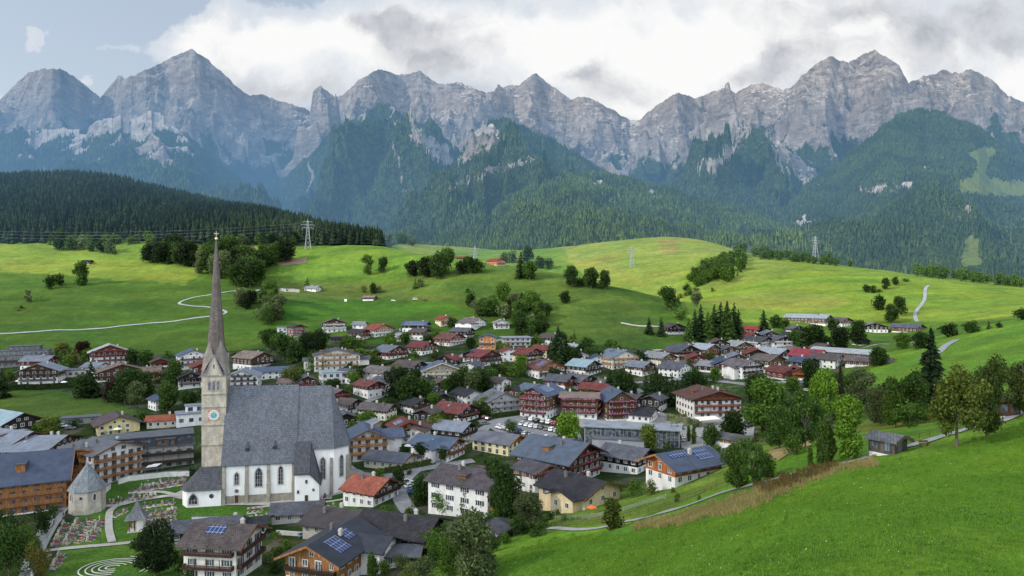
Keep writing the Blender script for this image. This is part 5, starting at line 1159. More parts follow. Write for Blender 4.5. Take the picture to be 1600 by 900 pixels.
# the field huts close to the camera
H(1387,712,3.4,4.0,2.2,58,'little weathered hay hut with grey shingle roof beside the footpath','the hay hut on the footpath',roof=(.17,.175,.18),top=(.10,.085,.07),tf=.02,chim=0,pitch=20,oe=.7,og=.7,cat='hut',name='hut',wden=9,win='dark')
H(1574,652,3.2,3.6,2.7,8,'tall dark wooden hut with open front at the right edge','the wooden hut at the right edge',roof=(.16,.14,.12),top=(.09,.045,.03),tf=.02,chim=0,pitch=16,oe=.7,og=.6,cat='hut',name='hut',wden=9,win='dark')
H(787,842,5.5,6.5,1.8,30,'small grey roofed shed between the willow and the path',roof=(.09,.09,.10),wall=(.06,.05,.04),top=DARK,tf=.2,chim=0,cat='shed',name='shed',pitch=14)

# ---- the small chalets that fill the gaps
FILL = []
rf_ = random.Random(21)
for (px, py) in [(556,642),(520,658),(650,648),(668,668),(652,694),(741,566),(933,574),(930,626),(956,646),(986,642),(1022,645),(1088,574),(1130,583),(1076,556),(1122,549),(1168,537),(1202,533),(1236,536),(1190,606),(1292,578),(1286,560),(796,566),(622,534),(561,532),(656,532),(722,530),(318,590),(62,578),(875,612),(700,576),(640,590),(735,590),(600,612),(662,610),(776,612),(1000,588),(1140,560),(860,540),(905,570),(340,606),(150,588),(1150,573),(1255,582),(1180,570),(545,600),(478,610),(690,640),(730,634),(660,626)]:
    if any(abs(px-a) < 13 and abs(py-b) < 8 for _, a, b, _l in HOUSES): continue
    rc, rn = rf_.choice([(R_GREY,'grey'),(R_DARK,'charcoal'),(R_BROWN,'brown'),((.22,.065,.055),'red'),(R_LIGHT,'pale grey'),(R_BLUE,'blue grey'),(R_BROWN,'brown'),(R_DARK,'charcoal')]); tc, tn = rf_.choice([(DARK,'dark timber'),(BROWN,'brown timber'),(RED,'red brown timber'),(None,'white')])
    w_ = rf_.uniform(9, 13); ln = sorted(LM, key=lambda l: math.hypot(l[0]-px, (l[1]-py)*1.5)+(0 if l[2].startswith('the ') else 50))[0]; dx, dy = px-ln[0], py-ln[1]
    rel = ('right of' if dx > 0 else 'left of') if abs(dx) > abs(dy)*1.2 else ('below' if dy > 0 else 'above')
    lnm = ln[2] if len(ln[2].split()) < 6 else ' '.join(ln[2].split()[:5]); o = H(px, py, w_, w_*rf_.uniform(.85,1.3), rf_.uniform(4.6,6.2), rf_.choice([-20,10,35,50,62]), f"small {'white' if tc is None else tn} chalet with {rn} roof {rel} {lnm}", roof=rc, top=tc, tf=rf_.uniform(.45,.62), balc=(2.7,) if tc else (), bcol=tc or BROWN, chim=1)
    FILL.append(o)
seen = {}
for o in FILL:
    l = o['label']; seen[l] = seen.get(l, 0)+1
    if seen[l] > 1: o['label'] = ['','','second ','third '][min(seen[l],3)]+l
# ================================================================ ROADS, PATHS, YARDS
def ground_mat(name, a, b, sc=.6, rough=.92):
    t = NT(name); p = t.pos(); n = t.noise(p, sc, 5, .7); n2 = t.noise(p, .08, 3)
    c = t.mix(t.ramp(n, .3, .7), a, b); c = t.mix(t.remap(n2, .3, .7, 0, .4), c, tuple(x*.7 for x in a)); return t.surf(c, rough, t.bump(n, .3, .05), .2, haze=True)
ASPH = ground_mat('asphalt', (.16,.165,.175), (.24,.245,.26)); GRAV = ground_mat('gravel', (.26,.25,.235), (.40,.39,.37)); LANE = ground_mat('lane_asphalt', (.20,.225,.24), (.29,.31,.33)); YARD = ground_mat('yard_paving', (.20,.20,.20), (.30,.29,.28)); LAWN = ground_mat('churchyard_lawn', (.05,.13,.015), (.085,.19,.024), 1.2); HAY = ground_mat('mown_hay', (.19,.15,.06), (.30,.24,.11), .8); EARTH = ground_mat('bare_earth', (.15,.11,.07), (.24,.18,.12))
drape('car_park', [(745,658),(770,652),(822,648),(835,662),(905,676),(915,695),(880,700),(800,690),(770,672)], ASPH)
drape('yard', [(905,648),(940,645),(1010,650),(1070,652),(1150,648),(1180,655),(1175,700),(1120,712),(1065,700),(1060,672),(905,668)], YARD, .10)
strip('road', [(560,742),(600,745),(650,735),(690,728),(740,720)], 5, ASPH, .16)
strip('road', [(690,728),(700,705),(740,685),(760,668),(790,655)], 5, ASPH, .18)
strip('road', [(640,800),(625,775),(632,752),(650,735)], 5, ASPH, .14)
strip('road', [(535,722),(545,735),(560,742),(560,760)], 5, ASPH, .20)
strip('road', [(790,655),(815,645),(830,622),(870,606),(930,600)], 4.5, ASPH, .22)
strip('road', [(500,640),(520,650),(560,640),(580,625),(630,612),(672,612)], 4.5, ASPH, .16)
strip('road', [(720,600),(760,585),(800,575),(850,580),(900,590)], 4.5, ASPH, .16)
strip('road', [(660,628),(672,612),(640,600),(620,585),(640,570),(700,565),(740,548),(790,530),(850,532)], 4, ASPH, .24)
strip('road', [(960,600),(1000,612),(1010,635),(1060,660)], 4.5, ASPH, .16)
strip('road', [(930,600),(960,600),(1030,596),(1080,592),(1140,598),(1180,603)], 4.5, ASPH, .20)
strip('road', [(1020,548),(1060,545),(1085,533),(1040,512),(1000,510),(970,505)], 3.4, GRAV, .3)
strip('road', [(1080,560),(1130,560),(1150,565),(1180,575)], 4, ASPH, .16)
strip('road', [(1345,545),(1380,538),(1430,536),(1462,534)], 3.5, LANE, .3)
strip('road', [(1440,562),(1465,552),(1478,540),(1495,531)], 4.0, LANE, .3)
strip('road', [(1433,503),(1430,490),(1444,470),(1446,452),(1452,446)], 3.2, LANE, .35)
strip('road', [(1340,640),(1355,630),(1400,640)], 4, LANE, .25)
strip('road', [(1170,603),(1250,598),(1310,602),(1350,610)], 3.5, LANE, .2)
strip('road', [(-60,524),(0,522),(100,516),(220,507),(300,498),(345,492),(352,487),(330,481),(295,478),(280,474),(300,466),(340,459),(365,455)], 2.6, LANE, .35)
strip('road', [(365,455),(390,456),(415,452)], 4, LANE, .35)
strip('footpath', [(855,826),(900,828),(940,825),(985,814),(1060,795),(1130,770),(1200,752),(1260,735)], 2.0, ground_mat('path_gravel', (.24,.245,.24), (.34,.345,.34)), .16, step=1.5)
strip('footpath', [(1260,735),(1330,722),(1372,708),(1420,698),(1470,683),(1530,665),(1600,643),(1700,605)], 2.1, ground_mat('path_asphalt', (.22,.23,.25), (.33,.34,.36)), .16, step=1.5)
drape('mown_slope', [(1200,712),(1215,695),(1260,688),(1270,696),(1240,706),(1215,722)], HAY, .18)
drape('bare_patch', [(425,410),(460,404),(480,404),(478,412),(440,416)], EARTH, .4)
# churchyard: lawns and gravel walks
strip('gravel_walk', [(70,862),(120,856),(180,851),(235,845),(275,841),(330,836)], 2.4, GRAV, .2, step=1)
strip('gravel_walk', [(175,848),(170,825),(172,800),(186,790)], 2.0, GRAV, .24, step=1)
strip('gravel_walk', [(150,793),(186,790),(215,783),(260,776),(292,775)], 2.2, GRAV, .28, step=1)
strip('gravel_walk', [(215,772),(250,770),(290,778),(300,782)], 1.8, GRAV, .32, step=1)
drape('church_forecourt', [(262,776),(292,764),(300,786),(345,790),(430,790),(500,780),(560,765),(556,758),(500,772),(430,781),(345,784),(300,784)], GRAV, .2, 2)
strip('gravel_walk', [(386,796),(440,790),(520,784),(560,774)], 1.8, GRAV, .26, step=1)
strip('lane', [(40,905),(55,862),(75,822),(100,795),(108,785)], 3.2, LANE, .35)
PLW = plaster((.70,.70,.69)); SLC = plaster((.16,.17,.18))
wall_line('churchyard_wall', [(185,757),(200,752),(235,748),(262,745),(296,744)], 1.9, .5, PLW, SLC, 'white churchyard wall below the hotel terrace')
wall_line('churchyard_wall', [(100,806),(88,822),(74,848),(64,872),(50,905)], 2.0, .5, PLW, SLC, 'white wall with slate coping along the lane left of the graves')
wall_line('churchyard_wall', [(148,790),(158,776),(172,764)], 2.0, .5, PLW, SLC, 'short curved white wall right of the round chapel')
wall_line('terrace_wall', [(300,812),(345,812)], .8, .4, PLW, SLC, 'low whitewashed wall between church porch and slate shed')
wall_line('garden_wall', [(432,835),(470,838),(500,832)], 1.2, .35, plaster((.5,.48,.45)), None, 'low grey garden wall under the slate outbuilding')
wall_line('retaining_wall', [(415,456),(440,455),(468,457)], 3.0, .6, plaster((.42,.38,.35)), None, 'long concrete retaining wall at the hillside lane')
# round chapel
def ngon(r, z, n, ph=0): return [(math.cos(ph+2*math.pi*i/n)*r, math.sin(ph+2*math.pi*i/n)*r, z) for i in range(n)]
g = ground(121, 806); ch = empty('chapel', (g.x, g.y+5, g.z), R(10)); tag(ch, 'octagonal rubble stone chapel with pointed slate roof at the churchyard corner', 'chapel'); LM.append((122,800,'the octagonal chapel'))
m = MB(); m.solid(ngon(5.15,-2,8,R(22.5)), ngon(4.95,7.4,8,R(22.5))); m.build('wall', stone((.46,.43,.37), 1.3, .5, .3), ch)
m = MB(); r = ngon(5.6,7.1,8,R(22.5))
for i in range(8): m.poly([r[i], r[(i+1)%8], (0,0,15.4)])
m.poly(r[::-1]); rf = m.build('roof', shingle((.18,.20,.22)), ch)
m = MB(); m.tube((0,0,15.4),(0,0,16.6),.07,.04,5); m.build('finial', plain((.3,.3,.3),.4,metal=.6,name='iron'), rf)
for a in (-135,-90,-45): gothic(ch, math.cos(R(a))*4.76, math.sin(R(a))*4.76, R(a+90), .8, 4.2, 6.2) if a != -90 else put_window(ch, 0, -4.72, 5.2, 0, .6, .6, 'dark', True)
# calvary shrine with tall pyramid roof
g = ground(208, 832); sh = empty('shrine', (g.x, g.y+2, g.z), R(20)); tag(sh, 'small open shrine with tall pointed shingle roof standing on the churchyard lawn', 'shrine'); LM.append((208,832,'the little shrine'))
m = MB(); m.box(-2.2,2.2,-2.2,2.2,-.6,.25); m.build('base', plaster((.55,.53,.5)), sh)
m = MB(); m.box(.2,1.9,-1.9,1.9,.25,3.8); m.box(-1.9,.2,1.5,1.9,.25,3.8); m.build('wall', plaster((.72,.70,.66)), sh)
for x, y in ((-1.7,-1.7),(-.3,-1.7),(-1.7,1.2)): m = MB(); m.tube((x,y,.25),(x,y,3.8),.16,.14,6); m.build('post', timber(MIDB), sh)
m = MB(); m.solid([(-2.9,-2.9,3.7),(2.9,-2.9,3.7),(2.9,2.9,3.7),(-2.9,2.9,3.7)],[(-1.5,-1.5,5.4),(1.5,-1.5,5.4),(1.5,1.5,5.4),(-1.5,1.5,5.4)]); m.solid([(-1.5,-1.5,5.4),(1.5,-1.5,5.4),(1.5,1.5,5.4),(-1.5,1.5,5.4)],[(-.05,-.05,8.9),(.05,-.05,8.9),(.05,.05,8.9),(-.05,.05,8.9)]); m.build('roof', shingle((.13,.14,.15)), sh)
m = MB(); m.box(-.9,-.7,.3,.45,.4,3.1); m.box(-1.5,-.1,.3,.45,2.2,2.4); m.build('crucifix', timber(BROWN), sh)
# lawn labyrinth of pale stone
WST = plaster((.62,.62,.58)); c0 = ground(176, 888).xy; LB = empty('labyrinth', (c0.x, c0.y, zat(c0.x, c0.y))); tag(LB, 'labyrinth of curved pale stone bands set in the lawn', 'labyrinth')
def lab_path(pts, wd=.34):
    c = spline(pts, .7); mb = MB()
    for a, b in zip(c, c[1:]):
        d = (b-a); 
        if d.length < 1e-4: continue
        n = Vector((-d.y, d.x)).normalized()*wd/2; k = len(mb.v)
        mb.v += [(q.x, q.y, zat(q.x,q.y)+.3) for q in (a-n, b-n, b+n, a+n)]; mb.f.append((k,k+1,k+2,k+3)); mb.m.append(0)
    mb.build('stone_band', WST, LB, fix=False, loc=tuple(-LB.location))
for rr_ in (1.3,2.5,3.7,4.9,6.1):
    a0 = .5+rr_*.05; a1 = 5.6-rr_*.1
    lab_path([c0+Vector((math.cos(a0+(a1-a0)*i/14)*rr_*1.25, math.sin(a0+(a1-a0)*i/14)*rr_)) for i in range(15)])
for k in range(4):
    lab_path([c0+Vector((8.5+k*1.3, -3.5)), c0+Vector((9.5+k*1.2, .5)), c0+Vector((8+k*.5, 3.6+k*.9)), c0+Vector((4+k*1.0, 6.2+k*1.2)), c0+Vector((0+k*3.4, 7.9+k*1.2))])
# ---------------------------------------------------------------- graves
gst = [plaster(c) for c in ((.12,.12,.13),(.55,.54,.52),(.30,.29,.28),(.40,.33,.28))]; bedm = [flowers(c, (.02,.06,.012)) for c in ((.38,.03,.04),(.42,.33,.06),(.32,.10,.22),(.4,.4,.38),(.34,.10,.03))]
GP = []
for i in range(10):
    m = MB(); m.box(-.75,.75,-.1,.1,-.2,.15)
    if i % 3 == 0: m.solid([(-.4,-.09,.15),(.4,-.09,.15),(.4,.09,.15),(-.4,.09,.15)],[(-.3,-.07,1.25),(.3,-.07,1.25),(.3,.07,1.25),(-.3,.07,1.25)])
    elif i % 3 == 1: m.box(-.55,.55,-.1,.1,.15,.95)
    else: m.box(-.07,.07,-.06,.06,.15,1.6); m.box(-.4,.4,-.05,.05,1.05,1.2)
    st_ = m.mesh('headstone', gst[i % 4])
    m = MB(); m.box(-.75,-.62,-2.0,-.1,-.2,.18); m.box(.62,.75,-2.0,-.1,-.2,.18); m.box(-.62,.62,-2.0,-1.88,-.2,.18); kb = m.mesh('kerb', gst[(i+1) % 4])
    m = MB(); r_ = random.Random(i)
    for k in range(9): x, y = r_.uniform(-.45,.45), r_.uniform(-1.75,-.3); s_ = r_.uniform(.15,.3); m.tube((x,y,.0),(x,y,.25+r_.random()*.25), s_, s_*.6, 5)
    fl_ = m.mesh('flower_bed', bedm[i % 5]); GP.append((st_, kb, fl_))
gcount = 0
def graves(a, b, n, rz, name):
    global gcount
    for i in range(n):
        t_ = (i+.5)/n; px = a[0]+(b[0]-a[0])*t_+random.uniform(-.6,.6); py = a[1]+(b[1]-a[1])*t_+random.uniform(-.3,.3)
        if random.random() < .05: continue
        g = ground(px, py); root = empty('grave', (g.x,g.y,g.z+.1), R(rz+random.uniform(-4,4))); gcount += 1
        tag(root, name, 'grave', name+' (row)'); p = GP[(gcount*7+i) % 10]
        for nm, me_ in zip(('headstone','kerb','flower_bed'), p): link(nm, me_, root)
G1 = 'flower planted grave with small headstone in the rows below the octagonal chapel'
for (a, b, n) in (((80,857),(103,812),9),((98,853),(121,812),9),((117,850),(139,812),9),((135,847),(157,812),8),((57,893),(68,866),5),((78,893),(93,866),6)): graves(a, b, n, 80, G1)
G2 = 'flower planted grave with small headstone between church porch and octagonal chapel'
for (a, b, n) in (((168,787),(240,777),12),((200,779),(245,774),7),((205,769),(292,755),15),((218,763),(290,752),12),((228,757),(292,748),10),((222,792),(275,785),6)): graves(a, b, n, 8, G2)
G3 = 'flower planted grave in the dense rows right of the little shrine'
for (a, b, n) in (((222,805),(276,797),11),((226,812),(276,804),10),((228,819),(276,812),10),((232,827),(276,820),8),((180,807),(200,798),4)): graves(a, b, n, 6, G3)
G4 = 'grave with low headstone on the grass strip below the church choir'
for (a, b, n) in (((470,782),(520,776),6),((388,800),(420,797),4),((388,812),(420,808),4),((500,797),(525,792),3),((532,776),(552,770),3)): graves(a, b, n, 4, G4)
# lamp posts in the churchyard
lm_ = MB(); lm_.tube((0,0,-.3),(0,0,3.4),.06,.05,6); lpm = lm_.mesh('pole', plain((.04,.04,.045), .5, name='iron_black')); l2 = MB(); l2.solid(ngon(.14,3.4,6), ngon(.22,3.9,6)); l2.solid(ngon(.26,3.9,6), ngon(.05,4.15,6)); lhm = l2.mesh('lantern', plain((.3,.3,.28), .3, name='lantern_glass'))
for px, py, lb_ in ((157,851,'black lamp post beside the walk fork below the octagonal chapel'),(241,772,'black lamp post among the graves by the hotel wall'),(185,795,'black lamp post at the upper walk near the chapel'),(270,772,'black lamp post nearest the church porch on its left'),(94,795,'black lamp post by the lane left of the chapel'),(219,745,'black lamp post below the long mansard hotel')):
    g = ground(px, py); r_ = empty('lamp_post', g); tag(r_, lb_, 'lamp post'); link('pole', lpm, r_); link('lantern', lhm, r_)
# ---------------------------------------------------------------- cars
def car_meshes(kind):
    L, Wd, H_ = {'hatch':(4.1,1.75,1.48),'wagon':(4.7,1.8,1.46),'suv':(4.6,1.88,1.72),'van':(5.0,1.95,1.98)}[kind]
    a, b = -L/2, L/2; bl = .82 if kind != 'suv' else .98; m = MB(); w2 = Wd/2
    side = [(a,.32),(b,.32),(b,.62),(b-.12,bl-.12),(b-.95,bl),(a+.08,bl+.05),(a,.7)]
    m.ext_y(side, -w2, w2); body = m
    roof_pts = {'hatch':[(b-1.1,bl),(b-1.85,H_),(a+.75,H_),(a+.15,bl)],'wagon':[(b-1.25,bl),(b-2.0,H_),(a+.55,H_),(a+.12,bl)],'suv':[(b-1.15,bl),(b-1.75,H_),(a+.45,H_),(a+.1,bl)],'van':[(b-.75,bl+.05),(b-1.45,H_),(a+.1,H_),(a+.05,bl)]}[kind]
    m.solid([(x,-w2+.1,z) for x,z in roof_pts],[(x,w2-.1,z) for x,z in roof_pts])
    bm_ = body.mesh('body', CARP); 
    bmx = bmesh.new(); bmx.from_mesh(bm_); bmesh.ops.bevel(bmx, geom=bmx.edges[:], offset=.07, segments=2, affect='EDGES'); bmx.to_mesh(bm_); bmx.free()
    out = {'body': bm_}
    ws = MB(); x0, x1 = roof_pts[0], roof_pts[1]
    def lerp(p, q, t_): return (p[0]+(q[0]-p[0])*t_, p[1]+(q[1]-p[1])*t_)
    p, q = lerp(x0,x1,.12), lerp(x0,x1,.9); ws.poly([(p[0]+.03,-w2+.2,p[1]+.02),(p[0]+.03,w2-.2,p[1]+.02),(q[0]+.03,w2-.25,q[1]+.02),(q[0]+.03,-w2+.25,q[1]+.02)]); out['windscreen'] = ws.mesh('windscreen', glass())
    rw = MB(); p, q = lerp(roof_pts[3],roof_pts[2],.2), lerp(roof_pts[3],roof_pts[2],.85); rw.poly([(p[0]-.03,-w2+.2,p[1]),(p[0]-.03,w2-.2,p[1]),(q[0]-.03,w2-.25,q[1]),(q[0]-.03,-w2+.25,q[1])]); out['rear_window'] = rw.mesh('rear_window', glass())
    for s, nm in ((-1,'L'),(1,'R')):
        sw_ = MB(); lo = bl+.06; hi = H_-.12; y = s*(w2-.085)
        sw_.poly([(roof_pts[0][0]-.25,y,lo),(roof_pts[1][0]-.02,y,hi),(roof_pts[2][0]+.1,y,hi),(roof_pts[3][0]+.25,y,lo)]); out['side_window'+nm] = sw_.mesh('side_window', glass())
    wh = MB(); wh.tube((0,-.11,0),(0,.11,0),.32,.32,14); out['wheel'] = wh.mesh('wheel', plain((.02,.02,.02), .8, name='rubber')); rm_ = MB(); rm_.tube((0,-.125,0),(0,.125,0),.19,.19,10); out['rim'] = rm_.mesh('rim', plain((.4,.4,.42), .3, metal=.7, name='alloy'))
    hl = MB(); hl.box(b-.06,b+.02,-.18,.18,.58,.72); out['headlight'] = hl.mesh('headlight', plain((.7,.7,.68), .2, name='lamp_glass')); out['dim'] = (L, Wd); return out
def car_paint():
    t = NT('car_paint'); oi = t.n('ObjectInfo'); b = t.surf(oi.outputs['Color'], .28, None, .5); return b
CARP = car_paint(); CM = {k: car_meshes(k) for k in ('hatch','wagon','suv','van')}
def car(px, py, rz, kind, colr_, label, group='cars parked in the village'):
    g = ground(px, py); M_ = CM[kind]; root = empty('parked_car', (g.x, g.y, g.z+.18), R(rz)); tag(root, label, 'car', group); L, Wd = M_['dim']
    for nm in ('body','windscreen','rear_window'): o = link(nm, M_[nm], root); o.color = (*colr_, 1)
    for s in 'LR': link('side_window', M_['side_window'+s], root)
    for x in (-L*.3, L*.31):
        for y in (-Wd/2+.1, Wd/2-.1): w_ = link('wheel', M_['wheel'], root, (x,y,.32)); link('rim', M_['rim'], w_)
    for y in (-Wd*.34, Wd*.34): link('headlight', M_['headlight'], root, (0,y,0))
    return root
CC = {'white':(.75,.75,.75),'silver':(.45,.46,.48),'grey':(.16,.17,.18),'black':(.02,.02,.022),'blue':(.03,.08,.25),'red':(.35,.02,.02),'dark green':(.03,.07,.04),'beige':(.4,.36,.28)}
rows = [((776,668),(824,680),'hatch wagon suv','upper left',['white','silver','grey','white','white','blue','black','silver']),((812,664),(874,676),'suv hatch wagon','middle',['silver','white','white','silver','black','grey','white','silver']),((820,682),(880,690),'wagon suv hatch','lime tree',['black','silver','white','red','white','grey','black','blue']),((818,655),(880,666),'hatch suv wagon','hotel side',['grey','white','black','silver','white','red','silver'])]
ordn = ['first','second','third','fourth','fifth','sixth','seventh','eighth','ninth']
for (a, b, kinds, nm, cl) in rows:
    kk = kinds.split()
    for i, c_ in enumerate(cl):
        t_ = (i+.5)/len(cl); car(a[0]+(b[0]-a[0])*t_, a[1]+(b[1]-a[1])*t_, 62 if i % 5 else -118, kk[i % 3], CC[c_], f'{c_} car, {ordn[i]} from the left in the {nm} car park row', 'cars in the car park')
for px, py, rz, k, c_, lb_ in [(641,762,40,'hatch','silver','silver car parked left of the blue one behind the red tiled house'),(647,770,35,'wagon','blue','blue car parked behind the red tiled house'),(636,756,42,'hatch','white','white car parked at the corner beyond the two others by the red tiled house'),
    (757,654,70,'hatch','red','red car beside the red and white patched roof'),(764,657,60,'suv','black','black car next to the red one by the dark gable'),(758,664,20,'wagon','grey','grey car driving on the road above the pale yellow hall'),
    (97,668,10,'wagon','white','white car in front of the green garages'),(110,671,10,'hatch','grey','dark car right of the white one before the green garages'),(266,680,0,'van','white','white van parked below the low orange roof'),
    (945,722,55,'suv','white','white car under the balcony of the large blue roofed chalet'),(1163,662,30,'hatch','silver','silver car beside the big white apartment hotel'),(1171,668,30,'suv','black','black car beside the silver one near the apartment hotel'),(1070,690,10,'wagon','white','white car right of the cultural centre'),(1082,684,10,'hatch','grey','grey car right of the cultural centre'),
    (1245,609,0,'van','white','white van on the lane beside the small meadow'),(1229,610,0,'hatch','silver','silver car left of the white van by the small meadow'),(1262,612,0,'wagon','white','white car right of the van by the small meadow'),
    (649,469,0,'van','white','white van beside the small barn on the hillside'),(615,471,0,'wagon','white','low white car left of the van on the hillside'),(664,470,5,'suv','black','dark car right of the white van on the hillside'),(1388,519,0,'suv','black','black car between the two brown barns'),(512,765,20,'hatch','black','black car beside the wall right of the choir')]:
    car(px, py, rz, k, CC[c_], lb_)
# ---------------------------------------------------------------- small things
def sail(px, py, sx_, sy_, z, col_, label, rz=0):
    g = ground(px, py); root = empty('shade_sail', g, R(rz)); tag(root, label, 'shade sail'); m = MB(); c = [(-sx_,-sy_,z-.6),(sx_,-sy_,z),(sx_,sy_,z+.3),(-sx_,sy_,z)]
    N = 8; V = []
    for j in range(N+1):
        for i in range(N+1):
            s_, t_ = i/N, j/N; p = [(c[0][k]*(1-s_)+c[1][k]*s_)*(1-t_)+(c[3][k]*(1-s_)+c[2][k]*s_)*t_ for k in range(3)]
            p[2] -= .7*math.sin(math.pi*s_)*math.sin(math.pi*t_); f_ = 1-.16*(math.sin(math.pi*s_)*abs(t_-.5)*2); V.append((p[0], p[1]*f_, p[2]))
    m.v = V
    for j in range(N):
        for i in range(N): m.f.append((j*(N+1)+i, j*(N+1)+i+1, (j+1)*(N+1)+i+1, (j+1)*(N+1)+i)); m.m.append(0)
    m.build('canvas', plain(col_, .8, name='canvas'), root)
    for p in c: q = MB(); q.tube((p[0],p[1],-.5),(p[0],p[1],p[2]+.15),.06,.05,6); q.build('pole', plain((.5,.5,.5), .4, metal=.5, name='steel'), root)
sail(1105,665,5,3.5,3.4,(.72,.69,.62),'cream shade sail on poles in front of the apartment hotel', 8)
sail(240,738,2.2,1.8,2.6,(.75,.75,.73),'small white awning on the terrace of the mansard hotel')
def parasol(px, py, r, z, col_, label, dz=0):
    g = ground(px, py); root = empty('parasol', (g.x,g.y,g.z+dz)); tag(root, label, 'parasol'); m = MB(); rg = ngon(r,z,8)
    for i in range(8): m.poly([rg[i], rg[(i+1)%8], (0,0,z+r*.38)]); a_, b_ = rg[i], rg[(i+1)%8]; m.poly([a_,(a_[0],a_[1],a_[2]-.2),(b_[0],b_[1],b_[2]-.2),b_])
    m.build('canopy', plain(col_, .8, name='canvas'), root); q = MB(); q.tube((0,0,-.3),(0,0,z+.3),.04,.03,6); q.build('pole', plain((.4,.35,.3), .5, name='wood_pole'), root); q = MB(); q.solid(ngon(.4,-.05,10), ngon(.35,.1,10)); q.build('base', plaster((.3,.3,.3)), root)
parasol(183,680,2.0,2.7,(.70,.72,.45),'pale yellow parasol in front of the yellow house')
parasol(925,803,1.3,1.7,(.62,.16,.03),'orange parasol beside the yellow gabled bungalow')
parasol(30,602,2.0,2.6,(.75,.75,.72),'white parasol on the terrace of the chalet above the long hedge')
parasol(640,706,2.2,2.6,(.76,.75,.74),'large white parasol left of the blue cross gabled house')
parasol(1250,600,1.6,2.3,(.75,.75,.74),'white parasol in front of the small orange timber house')
parasol(1195,660,1.8,2.5,(.7,.68,.6),'beige parasol right of the apartment hotel')
parasol(100,604,1.8,2.6,(.72,.74,.75),'pale parasol by the glass corner of the chalet above the hedge')
# trampoline with safety net, garden
g = ground(476, 838); tr_ = empty('trampoline', g); tag(tr_, 'round trampoline with bright blue pad in a fenced garden', 'trampoline')
m = MB(); m.solid(ngon(1.9,.75,18), ngon(1.9,.82,18)); m.build('pad', plain((.03,.16,.5), .6, name='vinyl_blue'), tr_); m = MB(); m.solid(ngon(1.45,.83,18), ngon(1.45,.85,18)); m.build('mat', plain((.02,.02,.025), .8, name='net_black'), tr_)
for i in range(4): a = R(45+90*i); m = MB(); m.tube((math.cos(a)*1.7,math.sin(a)*1.7,-.2),(math.cos(a)*1.7,math.sin(a)*1.7,.75),.05,.05,6); m.build('leg', plain((.4,.4,.4), .4, name='steel_leg'), tr_)
# bench, fences, posts along the foot path
def bench(px, py, rz, label):
    g = ground(px, py); root = empty('park_bench', g, R(rz)); tag(root, label, 'bench')
    for nm, bx_ in (('seat',(-.8,.8,-.2,.2,.42,.47)),('backrest',(-.8,.8,.2,.25,.55,.85))): m = MB(); m.box(*bx_); m.build(nm, timber(MIDB), root)
    for x in (-.65,.65): m = MB(); m.box(x-.05,x+.05,-.18,.22,-.3,.42); m.build('leg', timber(MIDB), root)
bench(1444,697,10,'wooden bench beside the footpath between hut and big tree')
def fence(px_pts, label, h=1.0, gap=2.6, rails=2, rail_m=None, post_m=None, jitter=.0, name='fence', cat='fence'):
    pts = spline([ground(*p).xy for p in px_pts], gap); pos = [Vector((p.x,p.y,zat(p.x,p.y))) for p in pts]; root = empty(name, pos[0]); tag(root, label, cat); o = root.location
    pm = MB(); pm.tube((0,0,-.4),(0,0,h+.08),.055,.05,5); pmm = pm.mesh('post', post_m or timber(MIDB))
    for p in pos[:95]: link('post', pmm, root, tuple(p-o))
    for k in range(rails):
        m = MB(); z = h*(.45+.5*k/max(1,rails-1)) if rails > 1 else h*.9
        for a, b in zip(pos, pos[1:]): m.tube(a-o+Vector((0,0,z)), b-o+Vector((0,0,z)), .035, .035, 4)
        m.build('rail', rail_m or timber(MIDB), root)
STL = plain((.35,.36,.36), .5, metal=.4, name='galvanised')
fence([(1370,700),(1420,690),(1470,676),(1530,657),(1600,635)], 'thin post and wire fence along the upper side of the footpath right of the hut', 1.0, 3.0, 2)
fence([(862,823),(900,823),(940,818),(985,807),(1060,787),(1120,765)], 'wooden rail fence on the valley side of the lower footpath', 1.1, 2.4, 2)
fence([(868,812),(920,812),(975,800),(1040,780)], 'second garden fence below the yellow gabled bungalow', 1.2, 2.2, 3, STL, STL)
fence([(430,846),(455,852),(480,850),(505,842)], 'grey picket fence around the trampoline garden', 1.2, 1.2, 3)
fence([(560,392),(600,391),(640,400)], 'pasture fence on the crest of the central hill', 1.2, 8, 1)
# hillside sign board
g = ground(540, 472); sb = empty('sign_board', g); tag(sb, 'small white board standing in the meadow above the village', 'sign'); m = MB(); m.box(-1.2,1.2,-.06,.06,.6,3.0); m.build('board', plain((.75,.75,.74), .6, name='sign_white'), sb)
for x in (-1,1): m = MB(); m.box(x-.06,x+.06,-.05,.05,-.4,.6); m.build('post', STL, sb)
